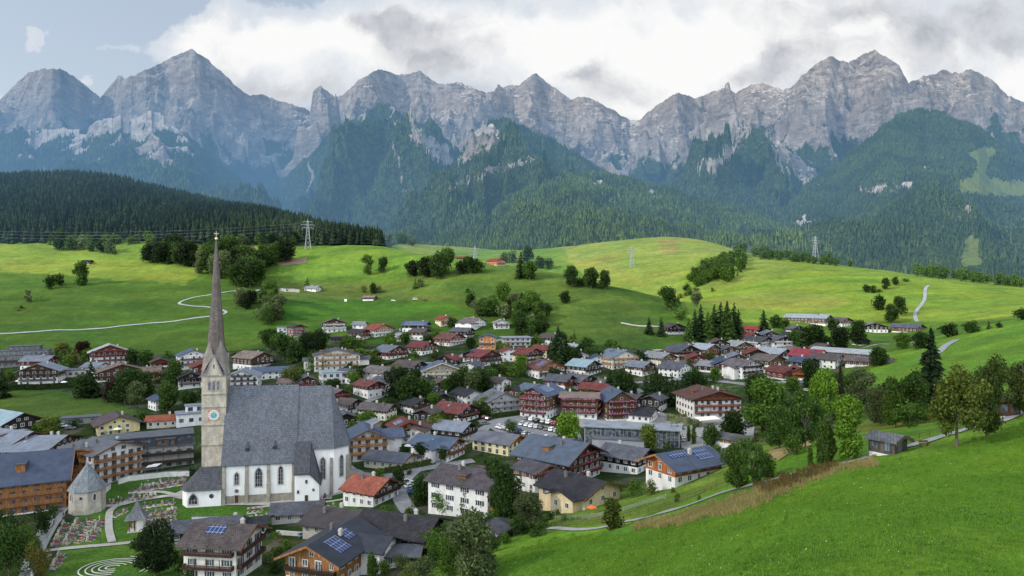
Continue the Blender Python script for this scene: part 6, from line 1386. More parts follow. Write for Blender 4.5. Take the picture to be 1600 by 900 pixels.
# pylons and cables
PYM = None
def pylon(px, py, h, label, Y=None):
    global PYM
    g = at_Y(px, Y) if Y else ground(px, py); root = empty('electricity_pylon', g, R(20)); tag(root, label, 'pylon', 'pylons of the power line')
    m = MB(); b = h*.085; r_ = h*.0045+.04
    lv = [0,.16,.3,.43,.55,.66,.76,.86,.93]
    def cr(t_): w_ = b*(1-t_)**1.1+.35; return [(-w_,-w_,t_*h),(w_,-w_,t_*h),(w_,w_,t_*h),(-w_,w_,t_*h)]
    for a, c in zip(lv, lv[1:]):
        A_, C_ = cr(a), cr(c)
        for i in range(4): j = (i+1) % 4; m.tube(A_[i], C_[i], r_*1.3, r_*1.2, 4); m.tube(A_[i], C_[j], r_*.7, r_*.7, 3); m.tube(A_[j], C_[i], r_*.7, r_*.7, 3)
    top_ = cr(.93)
    for p in top_: m.tube(p, (0,0,h), r_, r_*.6, 4)
    m.build('mast', PYL, root)
    for t_, L in ((.72,.17),(.82,.21),(.92,.14)):
        a = MB()
        for s in (-1,1): a.tube((0,-.4,t_*h+.6),(s*L*h,0,t_*h),r_,r_*.7,4); a.tube((0,.4,t_*h-.6),(s*L*h,0,t_*h),r_,r_*.7,4); a.tube((s*L*h,0,t_*h),(s*L*h,0,t_*h-1.6),r_*.8,r_*.8,4)
        a.build('crossarm', PYL, root)
    return g
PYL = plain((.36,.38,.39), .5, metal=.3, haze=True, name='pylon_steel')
pA = pylon(481,392,38,'steel lattice pylon in front of the dark wood on the left',Y=850); pB = pylon(742,405,46,'hazy lattice pylon behind the lonely orange farmhouse',Y=1010); pC = pylon(1274,420,36,'pale lattice pylon on the bright hill at right',Y=960); pD = pylon(987,462,32,'faint lattice pylon on the sunny slope in the middle',Y=1000); pE = at_Y(-150, 820)
cb = MB()
for a, b, ha, hb in ((pA,pB,38,46),(pB,pD,46,32),(pD,pC,32,36),(pE,pA,40,38)):
    for t_, L in ((.72,.17),(.82,.21),(.92,.14)):
        for s in (-1,1):
            p, q = a+Vector((s*L*ha,0,t_*ha-1.6)), b+Vector((s*L*hb,0,t_*hb-1.6)); n = 10; prev = p
            for i in range(1, n+1): k = i/n; c = p.lerp(q, k)-Vector((0,0,4*k*(1-k)*9)); cb.tube(prev, c, .022, .022, 3); prev = c
tag(cb.build('power_line', plain((.30,.32,.33), .5, haze=True, name='cable')), 'thin power cables strung between the lattice pylons', 'power line')
# ================================================================ PLANTS ONE BY ONE
D_,M_,L_,O_,Gy,S_,Ru,Dp = T_DARK,T_MID,T_LITE,T_OLIVE,T_GREY,T_SPR,T_RUST,T_DEEP
def many(rows):
    for r in rows: tree(*r)
many([ # close ones
(787,820,106,'round',D_,.62),(830,830,66,'round',Gy,.85),(742,908,118,'round',Gy,.75),(705,896,70,'bush',M_,.9),(685,890,66,'bush',Dp,.8),(727,806,54,'airy',M_,.55),(688,803,42,'bush',M_,1.0),(658,790,56,'round',D_,.68),(661,722,33,'round',D_,.8),(695,722,28,'round',Dp,.8),
(957,828,58,'tall',O_,1.1),(992,776,32,'bush',M_,1.0),(1018,773,28,'bush',O_,.9),(888,692,58,'round',L_,.75),(798,680,28,'bush',Dp,.9),(1015,708,48,'round',O_,.8),(625,762,34,'round',D_,.75),(582,908,52,'tall',Dp,.7),(600,900,30,'bush',M_,1),(640,905,34,'bush',O_,1),(243,900,84,'round',(.016,.030,.014),.78),(228,878,44,'airy',D_,1.1),
(15,905,100,'bush',Dp,.75),(45,880,64,'bush',M_,.8),(66,835,48,'bush',D_,.8),(30,850,58,'bush',Gy,.8),(60,905,66,'bush',Ru,.6),(84,812,30,'bush',D_,.8),(-10,860,70,'bush',D_,.9),
(1150,764,76,'round',M_,.6),(1177,760,72,'airy',Dp,.62),(1197,750,46,'round',M_,.7),(1290,727,74,'tall',M_,.9),(1330,719,102,'tall',L_,1.0),(1266,728,33,'column',M_,1.0),(1495,698,132,'airy',O_,.72),(1541,684,128,'round',(.045,.07,.02),.52),(1455,648,140,'spruce',(.010,.022,.010),1.1),(1400,668,80,'round',M_,.62),(1434,662,86,'round',Dp,.6),(1375,666,64,'round',Gy,.7),(1420,668,40,'airy',M_,1.2),(1450,660,30,'bush',M_,1.1),
(1600,650,86,'round',(.045,.068,.02),.7),(1198,695,104,'tall',M_,1.2),(1218,700,70,'round',Dp,.8),(1258,702,92,'airy',Dp,.7),(1313,655,92,'spruce',(.03,.03,.02),.62),(1269,612,52,'round',D_,.7),(1347,644,72,'airy',Gy,.7),(1288,672,100,'airy',L_,.5),(1240,712,40,'bush',M_,1),(1147,692,60,'round',D_,.75),(1112,702,46,'round',Dp,.7),(1055,694,30,'airy',Ru,.8),(1084,694,34,'column',M_,.9),(1076,690,28,'column',O_,.9),(1165,712,34,'bush',M_,1.0),(1120,718,28,'bush',M_,1),(1058,785,18,'bush',M_,.8),(1052,770,12,'bush',O_,.8),(1093,782,12,'bush',M_,.7),
(1290,620,40,'round',M_,.8),(1180,640,60,'round',D_,.8),(1232,668,46,'round',D_,.9),(1330,625,44,'round',Dp,.8),(1390,630,40,'round',D_,.9),
# village middle
(970,618,48,'round',D_,.8),(953,614,42,'spruce',S_,1.3),(985,620,46,'spruce',S_,1.3),(962,606,38,'spruce',S_,1.2),(1087,596,26,'bush',Dp,.9),(1116,596,24,'round',M_,.8),(1107,570,20,'round',Dp,.9),(1075,575,18,'bush',M_,1),(1130,572,18,'bush',M_,1.2),(1001,570,26,'round',D_,.8),(940,570,26,'round',Dp,.9),(1193,522,40,'spruce',S_,1.6),(1212,512,22,'round',D_,.9),(1226,514,18,'round',Dp,.9),(1266,556,50,'round',D_,.95),(1247,548,34,'round',Dp,.9),(1286,552,34,'round',D_,.9),(1014,522,28,'spruce',S_,1.5),(1033,525,32,'spruce',S_,1.3),(1316,548,40,'round',(.014,.026,.012),.9),(1339,540,42,'round',D_,.8),(1300,516,20,'round',D_,1),(1372,572,36,'round',D_,.9),(1410,545,28,'round',M_,1),(1438,545,32,'round',D_,.9),(1483,526,22,'round',D_,1.2),(1516,520,20,'round',Dp,1.2),(1545,514,16,'spruce',S_,1.4),(1561,512,11,'bush',D_,1.2),(1597,500,22,'round',D_,1),(1376,485,25,'round',D_,.9),(1394,505,32,'round',D_,.8),(1408,494,32,'round',D_,.75),(1354,457,13,'round',D_,.9),(1365,458,13,'round',D_,.9),(1384,452,18,'tall',D_,1.2),(1400,446,14,'tall',D_,1.2),(1415,440,6,'bush',M_,2.5),(1374,456,6,'bush',M_,2),
(1047,485,38,'round',Dp,.95),(1088,480,32,'airy',Gy,.7),(1066,500,22,'bush',M_,1.2),(1030,460,7,'bush',O_,1.2),(1113,456,8,'bush',O_,1),
# groups on the central hill
(574,430,33,'airy',M_,.75),(597,428,27,'round',D_,.75),(645,433,28,'round',(.014,.026,.012),.9),(666,435,36,'round',(.014,.026,.012),.85),(681,436,40,'round',D_,.85),(697,432,46,'round',Dp,.72),(722,428,26,'round',(.014,.026,.012),.85),(735,428,28,'round',D_,.9),(748,427,24,'round',D_,.8),(814,433,42,'spruce',S_,1.4),(828,437,34,'round',Dp,.8),(845,420,20,'round',D_,.9),(857,421,18,'round',Dp,.9),(800,411,20,'round',Gy,.8),(789,411,18,'round',M_,.9),(824,411,28,'round',D_,.7),(891,449,36,'round',D_,.75),(906,448,16,'bush',D_,1.2),(924,450,38,'round',D_,.8),(946,452,32,'round',D_,.75),(882,474,20,'round',D_,.9),(649,451,19,'spruce',Dp,1.6),(657,450,14,'airy',Gy,.8),(731,457,8,'bush',D_,1.2),(582,459,18,'round',D_,.8),(592,458,13,'bush',Gy,1),(568,457,12,'bush',O_,1),(480,452,22,'spruce',S_,1.6),(125,446,38,'tall',Dp,1.2),(78,452,22,'round',D_,.7),(93,446,20,'round',D_,.9),(44,472,19,'airy',Gy,.7),(33,482,6,'bush',D_,1.4),(28,486,5,'bush',Gy,1.4),(92,391,38,'round',D_,.75),(113,391,28,'round',Dp,.85),(128,391,26,'round',Gy,.7),(143,393,18,'round',Dp,.9),(158,395,26,'round',D_,.9),(171,396,24,'round',Gy,.8),(179,398,7,'bush',D_,1.2),
# upper village gaps
(425,552,40,'round',D_,.85),(442,562,44,'round',Dp,.9),(461,566,40,'round',D_,.9),(481,560,42,'round',(.014,.026,.012),.9),(500,550,38,'round',D_,.9),(415,540,28,'bush',D_,1.2),(474,528,20,'spruce',S_,1.5),(545,545,22,'round',M_,1),(565,545,20,'bush',M_,1.2),(455,606,32,'round',O_,1.1),(555,604,28,'bush',M_,1.2),(620,626,52,'round',(.016,.03,.013),.9),(640,638,56,'round',D_,.85),(662,632,44,'round',Dp,.9),(650,606,32,'round',D_,.9),(676,642,30,'round',M_,.9),(612,600,26,'round',D_,1),(716,618,44,'round',D_,.9),(735,624,48,'round',Gy,.75),(752,612,40,'round',D_,.9),(765,604,30,'round',Dp,.9),(700,616,30,'round',Dp,.9),(812,586,34,'round',L_,.8),(803,590,24,'bush',M_,1),(775,588,22,'round',D_,1.1),(790,580,20,'bush',Dp,1.2),(742,644,22,'bush',Gy,.9),(760,650,20,'bush',D_,1),(782,650,12,'bush',Ru,1),
(872,572,64,'spruce',S_,1.5),(884,566,46,'spruce',(.016,.03,.014),1.4),(862,560,36,'spruce',S_,1.5),(895,572,36,'round',D_,.9),(908,560,26,'round',D_,1),(925,566,28,'round',Dp,1),(812,528,34,'round',D_,.95),(830,530,34,'round',Dp,.9),(846,530,30,'round',D_,.9),(705,513,18,'round',D_,1),(632,538,22,'round',Dp,.9),(680,532,18,'bush',M_,1.2),(735,545,20,'round',D_,.9),(640,575,22,'bush',M_,1.3),(722,590,22,'bush',M_,1.1),(672,606,20,'bush',Dp,1),(612,545,20,'bush',M_,1.2),
# left side
(100,562,28,'round',Ru,.9),(130,556,28,'round',(.03,.016,.014),.9),(114,568,24,'bush',Ru,1.1),(208,570,26,'round',D_,.9),(228,572,26,'round',Dp,.9),(218,574,22,'spruce',S_,1.4),(142,620,58,'spruce',S_,1.6),(128,622,44,'round',D_,.9),(195,632,58,'round',D_,.75),(178,628,44,'round',(.03,.018,.018),.9),(212,632,40,'round',Gy,.8),(225,622,44,'round',D_,.8),(262,644,50,'round',Dp,.7),(296,646,38,'round',D_,.8),(272,606,46,'round',Dp,.7),(3,622,48,'spruce',S_,1.5),(16,600,28,'bush',M_,1),(75,688,38,'airy',O_,.8),(62,680,26,'bush',M_,1),(116,668,16,'bush',D_,1.2),(216,664,20,'bush',M_,1.4),(245,600,20,'airy',Ru,.8),(282,575,18,'bush',M_,1.2),(262,560,16,'bush',M_,1.2),(372,590,18,'bush',D_,1.2),(350,598,20,'bush',M_,1.2),(365,560,12,'bush',M_,1.5),
(440,640,20,'bush',D_,1),(545,620,22,'bush',M_,1),(555,600,24,'round',M_,.9),(628,712,18,'bush',D_,1),(592,748,18,'bush',M_,1.3),(545,728,14,'bush',D_,1),
])
rr = random.Random(5)
# dark spruce hedge of single trees
for i in range(9): tree(1009+i*8.2, 633-abs(i-4)*.4, 48+rr.uniform(-5,6), 'spruce', S_, 1.25, group='tall spruces in a hedge left of the apartment hotel', label='one of the tall dark spruces standing in a row left of the apartment hotel')
for i, (x, h) in enumerate([(1076,40),(1086,52),(1095,58),(1106,50),(1116,60),(1126,62),(1136,66),(1147,62),(1154,50),(1110,44)]): tree(x, 534-(i % 3)*2, h, 'spruce', S_ if i % 3 else Dp, 1.25, group='spruces in the dark stand above the right hand village', label='dark spruce in the dense stand above the whitish roof house')
# broadleaf belts that read as groups
def small_wood(pts, name, label):
    VV_ = []; off = 0; FF_ = []
    for i, (x, y, h_) in enumerate(pts):
        g = ground(x, y); H_ = h_*g.y/F; me_ = proto('round' if i % 4 else 'spruce', 2)[i % 4][0]; n_v = len(me_.vertices); a = np.empty(n_v*3, np.float32); me_.vertices.foreach_get('co', a); a = a.reshape(-1,3)*np.array([H_, H_, H_*1.02])
        t_ = i*1.7; a = np.stack([a[:,0]*math.cos(t_)-a[:,1]*math.sin(t_), a[:,0]*math.sin(t_)+a[:,1]*math.cos(t_), a[:,2]], -1)+np.array(g); VV_.append(a); FF_.append(np.arange(n_v//4*4).reshape(-1,4)+off if i % 4 else np.arange(n_v//4*4).reshape(-1,4)+off); off += n_v
    o = link(name, np_mesh(name, np.vstack(VV_), np.vstack(FF_), LEAF)); o.color = (*T_MID, 1); tag(o, label, kind='stuff')
def clump(poly, n, h0, h1, kinds, tones, label, group, wf=(.8,1.05), stuff=None):
    k = 0; pts = []
    while k < n:
        x, y = rr.uniform(min(p[0] for p in poly), max(p[0] for p in poly)), rr.uniform(min(p[1] for p in poly), max(p[1] for p in poly))
        if not inpoly(np.array([x]), np.array([y]), poly)[0]: continue
        if any(abs(x-a)*1.0+abs(y-b)*1.6 < (h0+h1)*.13 for a, b in pts) and rr.random() < .93: continue
        pts.append((x,y)); k += 1
        if not stuff: tree(x, y, rr.uniform(h0, h1), rr.choice(kinds), rr.choice(tones), rr.uniform(*wf), group=group, label=label)
    if stuff: small_wood([(x, y, rr.uniform(h0, h1)) for x, y in pts], stuff, label)
DK = [D_, (.014,.026,.012), Dp, Gy]
clump([(228,405),(300,403),(320,412),(300,420),(232,410)], 12, 28, 40, ['round','spruce','round'], DK, 'dark broadleaf tree in the belt at the foot of the left wood', 'trees at the foot of the left wood')
clump([(300,428),(330,438),(455,420),(458,405),(340,405)], 26, 30, 44, ['round','round','tall'], DK, 'dark tree in the grove behind the spire between the two meadows', 'trees in the grove behind the spire')
clump([(365,452),(398,455),(410,435),(370,438)], 7, 34, 48, ['round'], DK[:3], 'tree in the dark clump right of the spire above the bending lane', 'trees above the bending lane')
clump([(362,480),(400,470),(425,470),(440,520),(420,512),(385,492)], 14, 26, 38, ['round','round','bush'], DK+[M_], 'bushy tree on the bank running down from the bending lane', 'trees on the bank below the bending lane')
clump([(728,478),(800,470),(850,480),(870,512),(815,518),(780,505),(730,492)], 26, 20, 34, ['round','round','tall'], DK+[M_], 'tree in the little wood above the upper village', 'trees in the little wood')
clump([(1075,440),(1105,418),(1160,395),(1166,405),(1160,425),(1140,442),(1120,440),(1085,450)], 75, 12, 20, ['round','spruce'], [M_, Dp, O_, D_], 'small tree in the sunny copse on the right hill', 'trees in the copse on the right hill', stuff='copse')
clump([(1180,398),(1260,404),(1340,412),(1420,420),(1420,424),(1300,416),(1180,404)], 80, 9, 16, ['round','spruce','round'], [M_, Dp, O_, D_], 'small tree in the row along the skyline of the bright hill', 'trees along the bright hill', stuff='tree_belt')
clump([(1420,422),(1500,433),(1600,446),(1600,450),(1500,440),(1420,430)], 55, 11, 20, ['round','round','airy'], [M_, L_, O_, D_], 'sunlit bushy tree in the row at the far right skyline', 'trees at the far right skyline', stuff='tree_belt')
clump([(1040,470),(1075,452),(1085,460),(1050,480)], 7, 8, 14, ['bush'], [M_, D_], 'bush on the strip climbing to the sunny copse', 'bushes climbing to the copse', (1,1.4))
clump([(60,384),(240,384),(240,378),(60,381)], 22, 12, 18, ['round','spruce'], DK, 'small tree at the lower edge of the dark wood on the left', 'small trees at the edge of the dark wood', stuff='wood_edge')
clump([(330,386),(470,384),(470,380),(330,382)], 18, 12, 20, ['round','tall'], DK+[M_], 'paler small tree at the edge of the wood behind the spire', 'small trees at the wood edge behind the spire')
clump([(600,382),(650,385),(650,380),(600,378)], 5, 14, 20, ['round'], [Gy, M_], 'grey green tree right of the end of the dark wood', 'trees at the end of the dark wood')
# village greenery between the houses
vil_poly = [(0,560),(120,545),(400,560),(560,540),(900,540),(1180,560),(1220,600),(1180,660),(1060,690),(900,660),(760,640),(640,700),(560,690),(400,600),(0,610)]
def clear(x, y, s):
    for (o, px, py, _) in HOUSES:
        if abs(px-x) < s and -26 < py-y < 14: return False
    return True
k = 0
while k < 150:
    x, y = rr.uniform(420, 1330), rr.uniform(528, 690)
    if not inpoly(np.array([x]), np.array([y]), [(440,530),(560,510),(900,520),(1000,560),(1180,545),(1330,560),(1350,600),(1180,640),(900,640),(760,660),(560,740),(520,640),(440,600)])[0] or not clear(x, y, 9): continue
    if 765 < x < 915 and y > 645: continue
    s_ = ((y-450)/200)**.8
    tree(x, y, rr.uniform(11, 30)*s_+3, rr.choice(['bush','round','round','bush','spruce']), rr.choice([D_,Dp,M_,D_,M_,O_]), rr.uniform(.9,1.3)); k += 1
k = 0
while k < 34:
    x, y = rr.uniform(0, 430), rr.uniform(560, 690)
    if not clear(x, y, 10) or (y > 618 and y < 662 and x < 210): continue
    tree(x, y, rr.uniform(12, 26), rr.choice(['bush','round','spruce']), rr.choice([D_,Dp,M_]), rr.uniform(.9,1.2)); k += 1
for x, y, h_ in [(770,828,40),(752,842,44),(800,835,30),(815,836,34),(842,836,28),(718,870,46),(700,862,40),(680,866,44),(730,885,40),(770,862,30),(790,850,22),(762,880,26),(700,900,40),(640,870,26),(625,890,30),(660,905,40),(860,812,16),(655,845,26),(850,822,20),(560,812,16),(548,858,20),(562,872,26),(520,862,14),(600,800,14),(640,812,22),(655,830,24),(668,850,26),(642,846,16),(870,806,14),(882,812,12),(760,830,22),(775,836,18),(800,832,20),(735,850,30),(835,838,16),(1035,690,20),(1045,700,16),(1100,712,18),(940,770,16),(950,780,20),(968,768,18),(1092,668,14),(1078,664,12),(1062,672,12),(432,842,14),(500,850,14),(448,858,18),(420,880,20),(430,895,24),(286,890,22),(276,880,16),(295,905,26),(705,770,20),(610,770,16),(720,740,16),(740,745,14),(760,728,12),(640,742,12),(300,742,16),(192,752,10),(60,770,30),(92,782,22)]:
    tree(x, y, h_, 'bush', rr.choice([D_,Dp,M_,M_,Gy]), 1.15)
# hedges
hedge([(0,612),(40,609),(80,608),(112,606)], 3.0, 1.6, (.022,.040,.012), 'long clipped hedge below the white and timber chalet')
hedge([(540,584),(570,582),(600,578),(625,573)], 4.0, 2.2, (.018,.036,.012), 'tall dark hedge right of the large cream hotel')
hedge([(590,742),(610,739),(640,733),(672,727)], 2.0, 1.3, (.045,.065,.018), 'clipped hedge along the road right of the choir')
hedge([(768,655),(790,652),(815,648)], 2.0, 1.4, (.03,.055,.016), 'hedge beside the lawn of the grey gabled house')
hedge([(428,868),(450,864),(478,862)], 1.8, 1.2, (.06,.085,.02), 'yellow green hedge behind the foreground white house')
hedge([(1045,655),(1065,652),(1090,650)], 1.3, 1.2, (.20,.22,.10), 'pale flowering hedge in front of the apartment hotel')
hedge([(1265,592),(1300,592),(1330,594)], 1.6, 1.3, (.05,.06,.02), 'dark hedge along the small meadow on the right')
# ---------------------------------------------------------------- grass and reeds (uncountable)
def blades(name, n, gen, hmin, hmax, wd, mat, per=4, label=None):
    P_ = gen(n); n = len(P_); V = []; r = np.random.default_rng(3)
    P3 = np.repeat(P_, per, 0); m = len(P3); P3 = P3+np.stack([r.normal(size=m)*wd*2.2, r.normal(size=m)*wd*2.2, np.zeros(m)], -1)
    a = r.random(m)*6.28; h = r.uniform(hmin, hmax, m); lean = r.normal(size=(m,2))*.35*h[:,None]; w_ = wd*r.uniform(.6,1.2,m)
    A = P3+np.stack([-np.cos(a)*w_, -np.sin(a)*w_, np.zeros(m)-.05], -1); Bq = P3+np.stack([np.cos(a)*w_, np.sin(a)*w_, np.zeros(m)-.05], -1); Cq = P3+np.stack([lean[:,0], lean[:,1], h], -1)
    V = np.stack([A,Bq,Cq], 1).reshape(-1,3); me = np_mesh(name, V, np.arange(m*3).reshape(m,3), mat); o = link(name, me); return tag(o, label, kind='stuff')
def blade_mat(name, a, b):
    t = NT(name); rnd = t.n('NewGeometry').outputs['Random Per Island']; n = t.noise(t.pos(), .12, 3); c = t.mix(rnd, a, b); c = t.mix(t.remap(n, .3, .7, 0, .6), c, tuple(x*1.25 for x in b)); return t.surf(c, .85, None, .15, transl=.3)
def gen_poly(poly, ya, yb):
    xs = [p[0] for p in poly]
    def g(n):
        out = []
        while len(out) < n:
            px = rng.uniform(min(xs), max(xs), 8000); Y = np.sqrt(rng.uniform(ya*ya, yb*yb, 8000)); u = (px-800)/F; z = bil(GZ, US, VS, u, np.log(Y)); py = 450-F*(z-CAMZ)/Y
            k = inpoly(px+fbm(px/14, Y/6, 3, 8)*12, py+fbm(px/14, Y/6, 3, 9)*5, poly); out += list(zip(u[k]*Y[k], Y[k], z[k]))
        return np.array(out[:n])
    return g
STRAW = [(985,822),(1060,803),(1130,782),(1190,760),(1250,740),(1300,727),(1365,716),(1372,724),(1310,738),(1250,760),(1210,780),(1150,800),(1070,818),(985,829)]
blades('dry_grass', 10500, gen_poly(STRAW, 85, 175), .15, .7, .055, blade_mat('straw', (.07,.10,.022), (.33,.27,.11)), 4, 'tall dry golden grass on the bank below the footpath')
blades('shrubby_weeds', 450, gen_poly([(1180,760),(1300,724),(1310,733),(1200,775)], 95, 135), .5, 1.2, .12, blade_mat('weeds', (.05,.035,.02), (.13,.10,.03)), 6, 'brownish weeds along the footpath bank')
MEADOW = [(700,905),(860,842),(990,832),(1070,818),(1160,800),(1250,762),(1370,726),(1480,705),(1600,660),(1700,640),(1700,960),(700,960)]
blades('meadow_grass', 62000, gen_poly(MEADOW, 38, 160), .07, .22, .045, blade_mat('grass', (.06,.145,.011), (.135,.26,.028)), 4, 'short green grass of the foreground meadow')
blades('meadow_flowers', 1500, gen_poly(MEADOW, 40, 140), .04, .09, .06, blade_mat('petals', (.55,.5,.10), (.75,.75,.65)), 1, 'scattered tiny pale flowers in the foreground meadow')
blades('meadow_tufts', 500, gen_poly(MEADOW, 40, 150), .2, .5, .06, blade_mat('coarse_grass', (.04,.11,.012), (.09,.2,.02)), 9, 'coarser darker grass tufts in the foreground meadow')
blades('flower_bed', 1400, gen_poly([(1042,650),(1095,655),(1090,664),(1045,660)], 250, 360), .5, 1.2, .25, blade_mat('blossoms', (.5,.48,.35), (.10,.14,.05)), 3, 'pale flower bed in front of the apartment hotel')
# ---------------------------------------------------------------- labels for the trees
def tone_word(t_):
    return {D_:'dark',Dp:'deep green',M_:'green',L_:'lime green',O_:'olive',Gy:'greyish',S_:'blackish',Ru:'rusty'}.get(t_, 'gloomy' if sum(t_) < .075 else 'brownish')
KW = {'round':'round tree','tall':'slender tree','airy':'airy tree','bush':'bush','spruce':'spruce','column':'columnar tree'}
from collections import defaultdict
LMB = LM+[(137,413,'the tiny hay hut'),(92,600,'the long clipped hedge'),(1100,640,'the big white apartment hotel')]
ppx = defaultdict(list)
for T_ in TREES:
    if T_['label']: T_['cat'] = 1; T_['o']['label'] = T_['label']; T_['o']['group'] = T_['group']
    else:
        ln = sorted(LMB, key=lambda l: math.hypot(l[0]-T_['px'], (l[1]-T_['py'])*1.5))[0]; dx, dy = T_['px']-ln[0], T_['py']-ln[1]
        rel = ('right of' if dx > 0 else 'left of') if abs(dx) > abs(dy)*1.0 else ('below' if dy > 0 else 'above')
        if math.hypot(dx, dy) > 70: rel = ('far right of' if dx > 0 else 'far left of') if abs(dx) > abs(dy) else ('well below' if dy > 0 else 'well above')
        sz = 'big ' if T_['h'] > 55 else 'small ' if T_['h'] < 19 else ''
        ppx[f"{sz}{tone_word(T_['tone'])} {KW[T_['kind']]} {rel} {ln[2]}"].append(T_)
    T_['o']['category'] = {'bush':'bush','spruce':'spruce'}.get(T_['kind'], 'tree')
for lab, ts in ppx.items():
    ts.sort(key=lambda q: q['px'])
    for i, q in enumerate(ts):
        if len(ts) == 1: q['o']['label'] = lab
        elif len(ts) == 2: q['o']['label'] = ('left one' if i == 0 else 'right one')+' of two: '+lab
        else: q['o']['label'] = (['leftmost','second','third','fourth','fifth','sixth','seventh','eighth','ninth','tenth'][min(i,9)])+f' from left: '.replace(' from left', '' if i == 0 else ' from left')+lab
# ================================================================ SKY, SUN, CAMERA
SUN = Vector((-.80,-.36,.50)).normalized()
elev = math.asin(SUN.z); az = math.atan2(SUN.x, SUN.y)
w = bpy.data.worlds.new('World'); scene.world = w; w.use_nodes = True
t = NT.__new__(NT); t.t = w.node_tree; t.t.nodes.clear(); t.out = t.t.nodes.new('ShaderNodeOutputWorld')
sky = t.n('TexSky'); sky.sky_type = 'NISHITA'; sky.sun_disc = False; sky.sun_elevation = elev; sky.sun_rotation = az; sky.air_density = 1.3; sky.dust_density = 2.5; sky.altitude = 800
D = t.n('TexCoord').outputs['Generated']; sx = t.n('SeparateXYZ', i_0=D)
yy = t.math('MAXIMUM', sx.outputs[1], .12); u = t.math('DIVIDE', sx.outputs[0], yy); v = t.math('DIVIDE', sx.outputs[2], yy)
P0 = t.n('CombineXYZ', i_0=u, i_1=v).outputs[0]
wrp = t.n('TexNoise'); t.set(wrp.inputs['Vector'], P0); wrp.inputs['Scale'].default_value = 7; wrp.inputs['Detail'].default_value = 7; wrp.inputs['Roughness'].default_value = .62
wv = t.vmath('MULTIPLY', t.vmath('SUBTRACT', wrp.outputs['Color'], (.5,.5,.5)), (.16,.11,0)); PW = t.vmath('ADD', P0, wv)
sw = t.n('SeparateXYZ', i_0=PW)
def blob(px, py, rx, ry, a):
    cu_, cv_ = (px-800)/F, (450-py)/F
    a1 = t.math('MULTIPLY', t.math('SUBTRACT', sw.outputs[0], cu_), F/rx); a2 = t.math('MULTIPLY', t.math('SUBTRACT', sw.outputs[1], cv_), F/ry)
    r2 = t.math('ADD', t.math('MULTIPLY', a1, a1), t.math('MULTIPLY', a2, a2))
    return t.math('MULTIPLY', t.math('EXPONENT', t.math('MULTIPLY', r2, -1.0)), a)
def total(bl):
    s_ = None
    for b in bl:
        x = blob(*b); s_ = x if s_ is None else t.math('ADD', s_, x)
    return s_
cover = total([(50,46,30,20,1.3),(170,76,45,12,.55),(150,122,20,12,1.1),(10,150,30,14,.7),(330,70,100,45,1.5),(470,50,130,50,1.3),(640,60,170,75,1.3),(880,70,200,110,1.4),(1150,60,220,110,1.5),(1450,60,260,120,1.4),(1000,165,120,40,1.2),(470,135,110,35,.9),(1590,130,60,50,.9),
    (120,10,140,40,-.8),(230,25,60,25,-.6),(90,90,90,40,-.25),(1010,35,22,30,-.6),(830,10,40,18,-.5),(1080,20,24,22,-.3),(1195,20,22,16,-.3),(560,15,30,12,-.3)])
n1 = t.noise(PW, 6.5, 8, .62); n2 = t.noise(P0, 16, 6, .6)
dens = t.math('ADD', t.math('ADD', cover, t.math('MULTIPLY', t.math('SUBTRACT', n1, .5), 1.5)), t.math('MULTIPLY', t.math('SUBTRACT', n2, .5), .35))
behind = t.remap(sx.outputs[1], .1, .35, .75, 0)          # broken cloud over the rest of the sky
dens = t.math('ADD', dens, behind)
alpha = t.ramp(dens, .38, .62)
dark = total([(640,35,80,25,.9),(690,80,75,24,.85),(590,28,50,18,.6),(430,140,110,32,.8),(690,112,60,20,.6),(905,110,40,14,.8),(960,140,90,26,.55),(1230,90,60,32,.7),(1180,125,80,24,.7),(1330,25,120,40,.8),(1460,50,70,26,1.0),(1400,85,110,22,.55),(1570,60,40,50,.8),(1530,20,80,20,.5),(780,150,90,20,.5),(840,60,30,20,.3),
    (1365,40,20,14,-.5),(480,60,90,45,-.5),(1320,50,30,14,-.5),(1110,90,70,40,-.4),(880,50,80,40,-.3)])
n3 = t.noise(PW, 10, 7, .62)
dk = t.ramp(t.math('ADD', t.math('ADD', dark, .12), t.math('MULTIPLY', t.math('SUBTRACT', n3, .5), 2.1)), .08, 1.35)
thin = t.ramp(t.math('ADD', dens, t.math('MULTIPLY', t.math('SUBTRACT', t.noise(PW, 9, 7, .6), .5), 1.6)), .62, 1.75)
white = t.mix(thin, (.66,.72,.80), (.97,.97,.965)); cc = t.mix(t.math('MULTIPLY', dk, 1.0), white, t.mix(t.ramp(n2, .35, .65), (.44,.465,.52), (.60,.62,.67)))
bs = t.n('Background', i_0=t.mix(.42, sky.outputs[0], t.mix(0.0, (5.0,5.3,5.7), (0,0,0))), i_1=.15)
# cloud on the sun's side of the sky (behind the viewer) is brighter than the veil over the peaks
bc = t.n('Background', i_0=cc, i_1=t.remap(sx.outputs[1], -.55, .35, 3.0, 1.0))
mx = t.n('MixShader'); t.t.links.new(alpha, mx.inputs[0]); t.t.links.new(bs.outputs[0], mx.inputs[1]); t.t.links.new(bc.outputs[0], mx.inputs[2])
t.t.links.new(mx.outputs[0], t.out.inputs[0])
w.cycles.sampling_method = 'MANUAL'; w.cycles.sample_map_resolution = 512

sd = bpy.data.lights.new('sun', 'SUN'); sd.energy = 5.0; sd.angle = R(.6); sd.color = (1.0, .90, .76)
so = bpy.data.objects.new('sun', sd); COL.objects.link(so); so.rotation_euler = (-SUN).to_track_quat('-Z', 'Y').to_euler(); so.location = (-300,-200,600)

